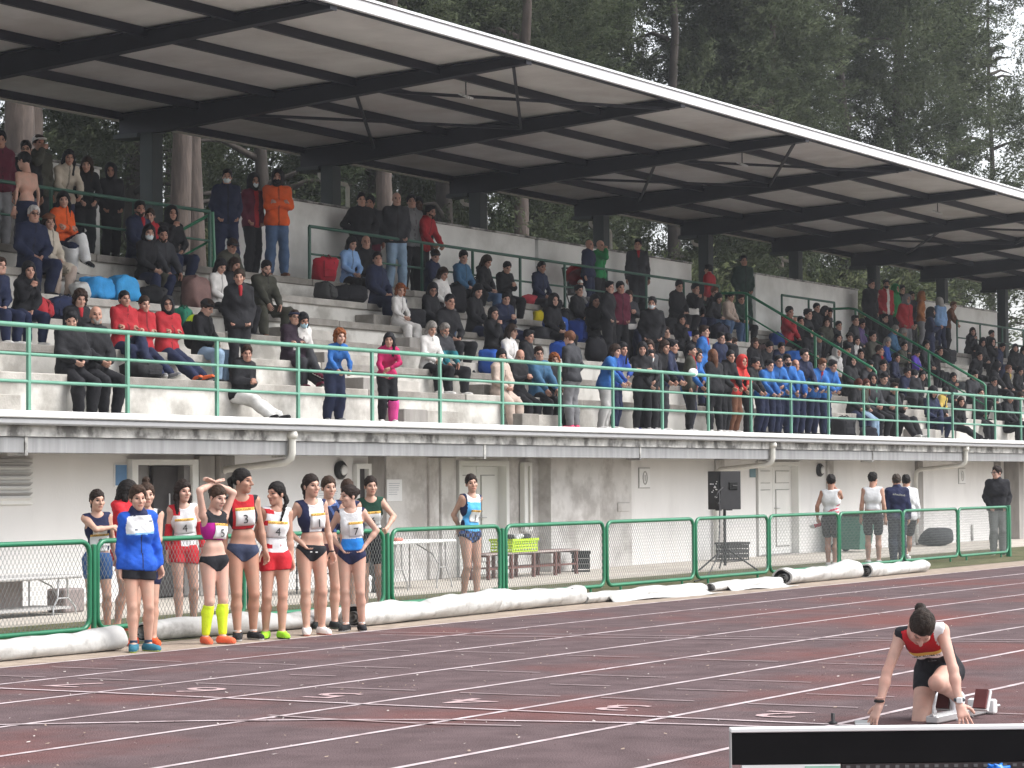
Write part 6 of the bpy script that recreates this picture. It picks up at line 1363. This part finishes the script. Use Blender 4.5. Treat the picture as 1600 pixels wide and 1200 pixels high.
# behind the fence: 8, red hooded jacket, 4 with red shorts
p = athlete(1.53, (22.15, 17.95), -45, 'athlete in navy behind the fence, arm across to her shoulder, number 8', 'pony', DB, headrot=(20, 2, 0), la='down', ra='opp')
g = singlet(p, [CR_['navy'], CR_['white']], -.22, paint=lambda P: ((np.abs(P[:, 0]) < .09) & (P[:, 2] < .05)).astype(int)); bib(p, g, '8', c0=-.1, h=.15); shorts(p, (.03, .09, .24), leg_=.4); p.shoes((.62, .14, .08))
p = athlete(1.62, (22.75, 18.1), 10, 'athlete in a red hooded jacket with long black hair, in profile behind the fence', 'long', BKH, headrot=(12, 6, 0), la='phone', ra='folded')
p.jacket(CR_['red'], hem=-.03, puff=.028, hoodcol=CR_['red']); p.wear('headband', CR_['red'], 'red_hood_edge'); shorts(p, CR_['red'], leg_=.3); p.shoes((.65, .12, .06), sole=(.8, .3, .2))
bag('blue and white kit bag held against the red hooded jacket', (22.62, 17.85, .75), (.3, .2, .32), (.08, .22, .5), 4, rz=.3, patch=(.7, .7, .7))
p = athlete(1.62, (23.67, 17.92), -38, 'athlete with red arm sleeves and white vest number 4, behind the fence', 'long', DB, headrot=(16, 0, 0), la='down', ra='down', sk=(.55, .345, .27))
g = singlet(p, [CR_['white'], CR_['red']], -.26, paint=lambda P: (((P[:, 0] < -.05) & (P[:, 2] > .1)) | ((P[:, 0] < -.06) & (P[:, 2] < -.16))).astype(int)); bib(p, g, '4', c0=-.03); shorts(p, CR_['red'], leg_=.3)
for i in (0, 1): p.garment('arm_sleeve', lambda f: (p.g.arm(f, i, .008, b=.75), f.cut(lambda P: -np.einsum('...k,k->...', P-(p.g.S[i]*.4+p.g.E[i]*.6), nrm(p.g.Wr[i]-p.g.S[i])))), [CR_['red']])
p.shoes((.1, .1, .12))
# hands on head, magenta
p = athlete(1.57, (21.24, 15.74), -22, 'athlete with hands on her head, magenta top, neon yellow calf sleeves, number 5', 'bun', BR, headrot=(8, 14, 6), la='headtop', ra='headtop', w=.07, sk=(.55, .335, .255), lean=-2)
g = singlet(p, [CR_['mag'], CR_['black']], -.10, crop=True, paint=lambda P: ((P[:, 2] > .085) | (P[:, 2] < -.095)).astype(int)); bib(p, g, '5', a0=.03, c0=.0, w=.19, h=.17); briefs(p, CR_['black']); p.shoes((.72, .13, .06), sole=(.75, .3, .2))
for i in (0, 1):
    def draw(f, i=i): p.g.leg(f, i, .007, b=1.88); f.cut(lambda P: -np.einsum('...k,k->...', P-(p.g.K[i]*.9+p.g.An[i]*.1), nrm(p.g.An[i]-p.g.K[i])))
    p.garment('calf_sleeve', draw, [(.62, .80, .03)])
# tall, number 3
p = athlete(1.74, (21.88, 15.80), -38, 'tallest athlete, red crop top with number 3 and navy briefs', 'pony', BKH, headrot=(48, 2, 0), la='down', ra='down', w=.085, sk=(.42, .235, .165))
g = singlet(p, [CR_['red'], CR_['black']], -.11, crop=True, paint=lambda P: ((np.abs(P[:, 0]) > .115) | (P[:, 2] < -.105)).astype(int)); bib(p, g, '3', a0=.01, c0=.02, w=.2); briefs(p, (.035, .045, .085)); p.shoes((.016, .016, .018), socks=((.6, .6, .6), .03))
# red and white stripes, number 4
p = athlete(1.60, (22.2, 15.66), -48, 'athlete in a red and white striped vest and lime shoes, looking left, number 4', 'braid', BKH, headrot=(-52, 2, 0), la='down', ra='back', w=.075, sk=(.47, .27, .195))
g = singlet(p, [CR_['white'], CR_['red']], -.27, paint=lambda P: ((((P[:, 2]+.5) % .13) < .052) & (np.abs(P[:, 0]+.0) > .045) & (P[:, 0] < .05)).astype(int)); bib(p, g, '4', c0=-.02); shorts(p, CR_['red'], leg_=.3); p.shoes((.30, .62, .03), sole=(.03, .03, .03), socks=((.02, .02, .02), .02))
# number 1, hand on hip
p = athlete(1.68, (22.92, 15.64), -42, 'athlete in a navy and white crop top with number 1 and white shoes', 'pony', DB, headrot=(22, 0, 0), la='down', ra='hips', w=.085, twist=6)
g = singlet(p, [CR_['white'], CR_['navy']], -.12, crop=True, paint=lambda P: ((P[:, 0] < -.055) | (P[:, 0] > .12)).astype(int)); bib(p, g, '1', a0=.045, c0=.0, w=.17, h=.17); briefs(p, CR_['black'], cut=.95); p.shoes((.72, .66, .64), sole=(.7, .25, .2), socks=((.6, .6, .6), .02))
for i in range(2): o = MB().box(-.012, .012, -.002, .002, -.006, .006).build('briefs_print', cloth(CR_['white']), p.o); o.location = tuple(p.g.P+p.g.pel@A_(-.03+.06*i, .118, -.03))
MB().tube([p.g.Wr[0]+A_(.027*math.cos(q), .027*math.sin(q), .0) for q in np.linspace(0, 6.283, 11)], .008, 5, cap=False).build('watch_strap', cloth(CR_['black']), p.o)
# navy two-piece behind
p = athlete(1.66, (23.95, 16.18), -45, 'athlete in a dark blue patterned crop top, long hair over her shoulder, behind number 7', 'braid', BR, headrot=(10, 2, 0), la='down', ra='down', w=.08)
g = singlet(p, [CR_['navy'], (.07, .12, .3), (.5, .52, .58)], -.13, crop=True, paint=lambda P: ((np.sin(60*P[:, 0]+40*P[:, 2]) > .5)*1+(P[:, 2] > .17)*(np.abs(P[:, 0]) < .09)).clip(0, 2).astype(int)); briefs(p, (.05, .02, .03)); p.shoes((.03, .035, .035), sole=(.2, .25, .2))
# number 7
p = athlete(1.56, (23.68, 15.62), -62, 'athlete in a white and bright blue vest with number 7, hands on hips', 'bun', DB, headrot=(-54, 4, 0), la='hips', ra='hips', w=.08, sk=(.53, .33, .255))
p.g  # her gaze is set by headrot
g = singlet(p, [CR_['white'], (.02, .20, .62), CR_['navy']], -.255, paint=lambda P: np.where(P[:, 2] < -.13, 1, np.where(np.abs(P[:, 0]) > .135, 2, 0))); bib(p, g, '7', a0=.05, c0=-.02, w=.17, h=.18); briefs(p, CR_['navy'], cut=.72); p.shoes((.016, .016, .018), socks=((.62, .62, .62), .03))
# dark haired head between, green vest 6, light blue
p = athlete(1.63, (27.0, 17.95), -50, 'dark haired athlete almost hidden between number 7 and the green vest', 'bun', BR, headrot=(10, 4, 0)); singlet(p, [CR_['navy']], -.2); shorts(p, CR_['black'], leg_=.4); p.shoes((.1, .1, .1))
p = athlete(1.67, (27.45, 17.82), -55, 'athlete in a dark green vest with number 6, hand on the fence rail', 'pony', DB, headrot=(15, 2, 0), ra='down', la=((.18, -.33, 1.07), (1, -.4, 0), 'fist'), lean=8)
g = singlet(p, [CR_['green'], CR_['white']], -.24, paint=lambda P: ((P[:, 2] < .0) & (P[:, 2] > -.16)).astype(int)); bib(p, g, '6', c0=-.03, w=.21); shorts(p, CR_['black'], leg_=.5, g=.025); p.shoes((.03, .03, .035))
p = athlete(1.69, (30.35, 18.12), -22, 'barefoot athlete in a light blue vest, hands behind her back, behind the fence', 'pony', DB, headrot=(-22, 0, -6), la='back', ra='back', w=.07)
g = singlet(p, [CR_['lblue'], CR_['navy'], CR_['white']], -.27, paint=lambda P: np.where(np.abs(P[:, 0]) > .115, 1, np.where(P[:, 2] > .12, 2, 0))); bib(p, g, '1', a0=.02, c0=-.07, w=.17, h=.17); briefs(p, CR_['navy'], cut=.7, cols=[CR_['navy'], (.05, .11, .32)], paint=lambda P: (np.sin(70*P[:, 0])*np.sin(60*P[:, 2]) > .2).astype(int))

# men behind the far fence panels
def man(h, loc, rz, lab, sk=(.48, .28, .2), hair_='short', hc=BKH, **kw):
    rig = stand_rig(h, True, **kw); p = Person(rig, sk, hc, hair_, fine=True, res=.017); tag(p.o, lab, 'person', 'people behind the far fence panels', None, (*loc, 0), R(rz)); return p
p = man(1.66, (44.3, 18.6), 100, 'man from behind in a white and red vest, hand at his ear, carrying a shoe', sk=(.40, .215, .15), ra='face', la='carry', w=.06, headrot=(10, 0, 0))
singlet(p, [CR_['white'], (.6, .12, .16)], -.30, paint=lambda P: (((P[:, 2]-P[:, 0]*-.7) < -.17) & (np.sin(P[:, 2]*95+30*P[:, 0]) > -.2)).astype(int)); shorts(p, CR_['black'], leg_=.6, g=.03); p.shoes((.5, .48, .46))
f = Field((-.2, -.08, -.08), (.2, .08, .08), .01); f.cone((-.12, 0, -.02), (.1, 0, .02), .035, .03); f.cone((.08, 0, .02), (.12, 0, .04), .035, .025); vs, q = f.surf(); me = np_mesh('running_shoe', vs, q, (vs[q].mean(1)[:, 0] > .06).astype(int)); me.materials.append(cloth((.5, .04, .06))); me.materials.append(cloth((.7, .68, .66)))
w = Matrix.Rotation(R(100), 3, 'Z')@Vector(p.g.Wr[0]); o = link('running_shoe', me, None, 'red running shoe dangling from the hand of the man in the white and red vest', 'shoe', None, None, (44.3+w.x, 18.6+w.y, w.z-.14), R(120)); o.rotation_euler = (0, R(25), R(120))
p = man(1.70, (45.75, 18.35), 110, 'tall young man from behind in a white vest with a red hem and black shorts', ra='down', la='down', w=.1, headrot=(-25, 0, 0), sk=(.47, .27, .19)); singlet(p, [CR_['white'], (.6, .1, .12)], -.30, paint=lambda P: (P[:, 2] < -.21).astype(int)); shorts(p, CR_['black'], leg_=.6, g=.03); p.shoes((.68, .66, .64))
p = man(1.66, (46.5, 18.15), 125, 'man from behind in a navy jacket with pale lettering on the back and navy trousers', hc=(.06, .045, .035), ra='down', la='down', w=.09, headrot=(-10, 0, 0)); p.jacket(CR_['navy'], hem=-.08, puff=.035); p.trousers((.02, .03, .055), g=.03); p.shoes((.05, .06, .08))
b = MB(); lr2 = random.Random(9)
for i in range(8): x = -.105+.03*i; b.tube([(x-.012, 0, -.012), (x-.004, 0, .016 if i % 3 else .03), (x+.004, 0, -.012), (x+.014, 0, .012)], .0045, 4)
o = b.build('back_lettering', cloth((.62, .62, .5)), p.o); o.location = tuple(p.g.C+A_(0, .155, .10)); o.rotation_euler = (R(-12), 0, R(180)) if False else (R(-12), R(-6), 0)
p = man(1.65, (47.4, 18.3), 130, 'young man from behind in a white long sleeved shirt and black shorts, walking', ra='down', la='down', headrot=(-20, 0, 0), lf=(.1, .22, .16), rf=(-.08, -.2, .08), fl=-20); p.jacket(CR_['white'], hem=-.10, puff=.026, collar=False, name='shirt'); shorts(p, CR_['black'], leg_=.7, g=.035); p.shoes((.72, .71, .69))
p = man(1.82, (52.15, 18.1), -62, 'man in a black sweater and grey trousers at the end of the fence', hair_='quiff', hc=DB, ra='pocket', la='pocket', headrot=(-58, 2, 0), w=.09, sk=(.54, .33, .26)); p.jacket(CR_['black'], hem=-.06, puff=.038, name='sweater'); p.trousers((.17, .175, .17), g=.026); p.shoes((.33, .32, .30))
b = MB()
for s in (-1, 1): b.tube([(s*.032+.021*math.cos(q), -.1, .004+.016*math.sin(q)) for q in np.linspace(0, 6.283, 13)], .0035, 5, cap=False); b.tube([(s*.053, -.098, .006), (s*.075, .0, .008)], .003, 4)
b.tube([(-.012, -.102, .006), (.012, -.102, .006)], .003, 4); o = b.build('glasses', BLACK, p.o); o.matrix_local = Matrix([list(p.g.hm[r])+[p.g.H[r]] for r in range(3)]+[[0, 0, 0, 1]])

# ------------------------------------------------------------------ kneeling athlete at her starting block
KX, KY, KR = 16.40, 6.22, -84
rig = Rig(1.66, False, (.03, .25, .36), lean=70, pl=30, twist=0, side=-7, la=((.31, -.28, .12), (1, -.15, .25), 'fan'), ra=((-.22, -.36, .12), (1, -.15, .25), 'fan'), lf=(.16, .24, .15), rf=(-.07, .40, .135), kl=(-.12, 1, .3), kr=(.0, .62, -.9), headrot=(18, 66, 12), fl=48, fr=62)
def hm_(s):
    d = nrm(A_(s*.36, -.2, -.9)); pn = nrm(A_(s*-.5, .8, -.4)-d*(A_(s*-.5, .8, -.4)@d)); return np.stack([np.cross(pn, -d), pn, -d], 1)
rig.handM = [hm_(1), hm_(-1)]
p = Person(rig, (.56, .345, .275), (.03, .02, .015), 'pony', fine=True, res=.0115); tag(p.o, 'kneeling athlete at her starting block, head bowed, red and black top with number 2', 'person', None, None, (KX, KY, 0), R(KR))
g = singlet(p, [CR_['red'], CR_['black'], CR_['white']], -.19, paint=lambda P: np.where((P[:, 0] > .1) & (P[:, 2] > .12), 2, np.where((np.abs(P[:, 0]) > .12) | (P[:, 2] < -.1) | (P[:, 1] < -.02), 1, 0)))
bib(p, g, '2', c0=.0, w=.24, h=.17); shorts(p, CR_['black'], top=.10, leg_=.30, g=.008); p.shoes((.66, .66, .68), sole=(.35, .36, .38))
for i, (c, wd) in enumerate((((.02, .02, .02), .010), ((.5, .3, .25), .007))):
    MB().tube([rig.Wr[1]+A_(.027*math.cos(q), .027*math.sin(q), .03+.02*i) for q in np.linspace(0, 6.283, 13)], wd, 6, cap=False).build('bracelet', cloth(c), p.o)
MB().tube([rig.Wr[0]+A_(.027*math.cos(q), .027*math.sin(q), .03) for q in np.linspace(0, 6.283, 13)], .013, 6, cap=False).build('watch_strap', cloth((.05, .06, .07)), p.o)
w_ = rig.Wr[0]+A_(.01, -.036, .03); MB().box(-.02, .02, -.008, .008, -.02, .02, bev=.006).build('watch', WHITE, p.o).location = tuple(w_)
t = thing('starting_block', 'silver starting block with red faced pads under the kneeling athlete', 'starting block', (16.45, 6.10, .005), R(-3))
MB().box(-.22, .82, -.045, .045, .0, .05, bev=.008).box(-.22, .82, -.012, .012, .05, .062).build('rail', METAL, t)
for x, y in ((.24, .11), (.36, -.11)):
    b = MB(); b.obox((x, y, .125), (.03, 0, .06), (0, .045, 0), (-.010, 0, .005)); o = b.build('foot_pad', mat('pad_maroon', (.12, .03, .03), rough=.7), t)
    MB().obox((x+.026, y, .112), (.034, 0, .066), (0, .052, 0), (-.012, 0, .006)).build('pad_back', WHITE, o); MB().beam((x+.02, y*.4, .05), (x+.09, y, .15), .02, .03).build('pad_arm', METAL, o)
MB().tube([(.82, 0, .03), (.95, 0, .03)], .012, 6).build('end_bar', METAL, t); MB().box(.62, .68, -.10, .10, .0, .10, bev=.01).build('rear_spike_plate', WHITE, t)
MB().box(-.13, .13, -.05, .05, 0, .012, bev=.004).build('spare_pin_plate', METAL, None, label='flat silver plate on the track beside the kneeling athlete, by her right hand', cat='plate', loc=(16.02, 6.52, .006), rz=.4)
# ------------------------------------------------------------------ bags and belongings on the steps
for i, (kind, loc, size, col, badge, lab) in enumerate([
    ('bag',(28.68,23.88,3.98),(.50,.35,.36),(.02,.028,.07),0,'navy rucksack lying beside the girl in the black hoodie'),
    ('blob',(30.32,24.63,4.42),(.62,.40,.34),(.04,.28,.62),0,'large bright blue plastic bag on the left steps'),
    ('blob',(30.97,24.63,4.42),(.45,.36,.40),(.05,.32,.66),0,'smaller bright blue plastic bag beside the large one'),
    ('blob',(29.96,24.63,4.42),(.30,.30,.24),(.6,.6,.58),0,'crumpled white carrier bag left of the blue plastic bags'),
    ('blob',(32.80,24.63,4.42),(.45,.35,.52),(.2,.12,.11),0,'brown pink coat draped over the step by the white puffer jacket'),
    ('bag',(31.70,24.63,4.42),(.62,.42,.28),(.018,.018,.02),0,'flat black holdall on the steps behind the red jackets'),
    ('bag',(31.49,23.88,3.98),(.30,.25,.36),(.02,.16,.10),0,'green bag on the step right of the three red jackets'),
    ('bag',(38.72,26.13,5.29),(.46,.34,.46),(.45,.02,.04),0,'bright red rucksack on the top step beside the light blue hoodie'),
    ('bag',(37.58,25.38,4.85),(.42,.35,.32),(.05,.05,.05),0,'grey black rucksack with a trailing strap below the red rucksack'),
    ('bag',(38.36,25.38,4.85),(.72,.42,.32),(.016,.016,.02),0,'long black holdall below the bald man in jeans'),
    ('blob',(38.80,25.38,4.85),(.2,.25,.28),(.66,.62,.6),0,'white bag with a red top leaning on the long black holdall'),
    ('blob',(39.21,24.63,4.42),(.62,.4,.34),(.02,.02,.024),0,'black coat heap on the step beside the woman in glasses'),
    ('bag',(42.07,25.38,4.85),(.62,.4,.58),(.014,.014,.018),0,'big black kit bag right of the woman in glasses'),
    ('blob',(42.89,25.38,4.85),(.42,.34,.2),(.3,.27,.24),0,'grey beige clothes heap below the man in teal blue'),
    ('bag',(43.97,26.13,5.29),(.5,.36,.4),(.016,.016,.02),0,'black bag under the hands of the man in teal blue'),
    ('blob',(39.51,23.88,3.98),(.3,.3,.2),(.30,.5,.28),0,'pale green plastic bag beside the grey bearded man'),
    ('blob',(46.25,26.13,5.29),(.30,.26,.22),(.55,.06,.08),0,'round red pouch on the step below the pushchair'),
    ('blob',(45.32,25.38,4.85),(.26,.22,.24),(.68,.55,.02),0,'yellow box shaped bag on the step below the pushchair'),
    ('bag',(46.43,25.38,4.85),(.5,.36,.32),(.03,.03,.034),0,'dark grey bag above the two blue rucksacks'),
    ('bag',(44.73,24.63,4.42),(.50,.34,.50),(.02,.08,.36),1,'royal blue rucksack with a white badge, centre of the stand'),
    ('bag',(45.59,24.63,4.42),(.44,.34,.46),(.015,.05,.26),0,'darker blue rucksack right of the one with the white badge'),
    ('blob',(44.08,24.63,4.42),(.55,.4,.26),(.03,.03,.035),0,'black coat lying left of the blue rucksacks'),
    ('bag',(43.47,23.88,3.98),(.5,.36,.34),(.02,.08,.38),0,'blue holdall partly hidden behind the person with grey joggers'),
    ('blob',(39.46,23.13,3.55),(.4,.34,.44),(.02,.08,.34),0,'blue rucksack behind the woman in the beige coat'),
    ('bag',(44.95,23.88,3.98),(.6,.4,.5),(.016,.016,.02),0,'black kit bag at the feet of the tall man in the long coat'),
    ('blob',(53.73,26.00,5.29),(.34,.3,.34),(.66,.63,.6),0,'white carrier bag held at the walkway rail'),
    ('bag',(51.38,25.38,4.85),(.5,.36,.4),(.02,.02,.024),0,'black rucksack at the feet of the upper black clad pair'),
    ('blob',(52.09,25.38,4.85),(.5,.3,.14),(.03,.05,.35),0,'blue cloth lying on the step, centre right'),
    ('bag',(53.96,25.38,4.85),(.46,.36,.4),(.03,.03,.05),0,'dark navy rucksack in front of the woman in the beige jacket'),
    ('bag',(57.16,25.38,4.85),(.55,.36,.34),(.02,.05,.2),0,'navy blue holdall at the foot of the first sloping handrail'),
    ('blob',(56.48,24.63,4.42),(.5,.36,.28),(.02,.12,.45),0,'bright blue cap and jacket heap above the row of blue jackets'),
    ('bag',(54.62,24.63,4.42),(.5,.36,.36),(.05,.03,.03),0,'dark red and black bag above the red hoodie'),
    ('bag',(51.31,23.88,3.98),(.44,.32,.52),(.55,.2,.2),0,'patterned red and white rucksack behind the gallery crowd'),
    ('bag',(52.56,21.75,2.53),(.62,.4,.46),(.018,.018,.022),0,'black rucksack on the gallery floor behind the rail'),
    ('bag',(53.98,21.75,2.53),(.5,.4,.26),(.02,.02,.03),0,'low black bag on the gallery floor right of the rucksack'),
    ('bag',(68.91,25.38,4.85),(.75,.45,.42),(.016,.016,.02),0,'black bag with a square flap below the far standing group'),
    ('bag',(69.60,26.13,5.29),(.55,.4,.3),(.02,.02,.026),0,'black bag on the step beside the far sloping handrail'),
    ('blob',(67.52,23.88,3.98),(.7,.45,.3),(.09,.09,.09),0,'grey black clothes heap on the far right lower steps'),
    ('blob',(65.90,23.88,3.98),(.8,.4,.24),(.04,.045,.05),0,'dark coat lying on the step right of the far handrail'),
    ('bag',(64.67,26.13,5.29),(.46,.34,.42),(.02,.02,.025),0,'black rucksack between the two sloping handrails'),
    ('bag',(75.72,25.38,4.85),(.6,.4,.5),(.018,.018,.02),0,'black bag cut by the right edge of the stand'),
    ('bag',(28.12,23.88,3.98),(.5,.36,.3),(.4,.03,.04),0,'red and black bag at the feet of the girl in the black hoodie'),
    ('bag',(28.59,22.38,3.11),(.6,.4,.26),(.02,.02,.022),0,'black straps and bag below the red jackets'),
]):
    if kind == 'bag': bag(lab, loc, size, col, i, rz=(i*.7 % 1.2)-.6, patch=(.62, .62, .64) if badge else None, name='rucksack' if 'rucksack' in lab else 'bag')
    else: blob(lab, 'soft_bag' if 'bag' in lab or 'pouch' in lab else 'coat' if 'coat' in lab else 'clothes_heap', 'bag' if 'bag' in lab or 'pouch' in lab else 'clothes', loc, size, cloth(col), i, rz=(i*.9 % 1.4)-.7, amp=.16)
# pushchair with a red hood, and the baby held beside it
t = thing('pushchair', 'pushchair with a red hood and grey seat at the parapet, on the top step', 'pushchair', (49.2, 26.55, 5.295), R(-50))
f = Field((-.35, -.5, -.1), (.35, .5, 1.2), .025); f.ell((0, .05, .82), (.27, .34, .27), k=0); f.cut(lambda P: np.maximum(.80-P[..., 2]-.6*P[..., 1], -np.linalg.norm(P-A_(0, -.12, .72), axis=-1)+.24))
vs, q = f.surf(); me = np_mesh('hood', vs, q); me.materials.append(cloth(C_['rd'])); link('hood', me, t)
MB().add([(-.2, -.3, .42), (.2, -.3, .42), (.2, .18, .40), (-.2, .18, .40), (-.2, .36, .9), (.2, .36, .9), (-.22, -.3, .48), (.22, -.3, .48)], [(0, 1, 2, 3), (3, 2, 5, 4), (0, 3, 4), (1, 5, 2), (6, 7, 1, 0)], 0).build('seat', cloth(C_['gy']), t)
for s in (-1, 1): MB().tube([(s*.26, -.42, .1), (s*.26, .1, .5), (s*.25, .45, 1.0), (s*.25, .52, 1.03)], .016, 6).build('frame_tube', BLACK, t); MB().tube([(s*.26, .4, .1), (s*.26, .0, .55)], .016, 6).build('frame_tube', BLACK, t)
MB().tube([(-.25, .52, 1.03), (.25, .52, 1.03)], .02, 6).build('handlebar', BLACK, t)
for x in (-.27, .27):
    for y in (-.42, .4): o = MB().lathe([(.1, -.02), (.11, 0), (.1, .02)], seg=14).build('wheel', BLACK, t); o.location = (x, y, .11); o.rotation_euler = (0, R(90), 0)
rig = sit_rig(.78, True, headrot=(-30, 10, 0), drop=.1, lean=6); p = Person(rig, (.56, .36, .28), C_['wh'], 'beanie'); p.jacket(C_['gyl'], puff=.03); p.trousers(C_['gy']); tag(p.o, 'baby in a pale hat and coat held on the lap of the woman in navy', 'person', None, None, (47.72, 26.0-.42, 5.29+.16), R(-20))
MB().lathe([(.085, -.008), (.09, 0), (.085, .008)], seg=18).build('white_disc', WHITE, None, label='round white disc held by the curly haired boy at the rail', cat='disc', loc=(43.55, 21.05, 3.66)).rotation_euler = (R(70), 0, R(-55))
# ------------------------------------------------------------------ thin haze volume over the whole scene, added to lift the dark trees
hz = bpy.data.materials.new('lifting_haze'); hz.use_nodes = True; n = hz.node_tree.nodes; n.remove(n['Principled BSDF'])
pv = n.new('ShaderNodeVolumePrincipled'); pv.inputs['Color'].default_value = (.93, .95, 1, 1); pv.inputs['Density'].default_value = .00048; pv.inputs['Anisotropy'].default_value = .2
hz.node_tree.links.new(pv.outputs[0], n['Material Output'].inputs['Volume'])
MB().box(-60, 260, -40, 130, -1.5, 34).build('haze', hz, kind='stuff')
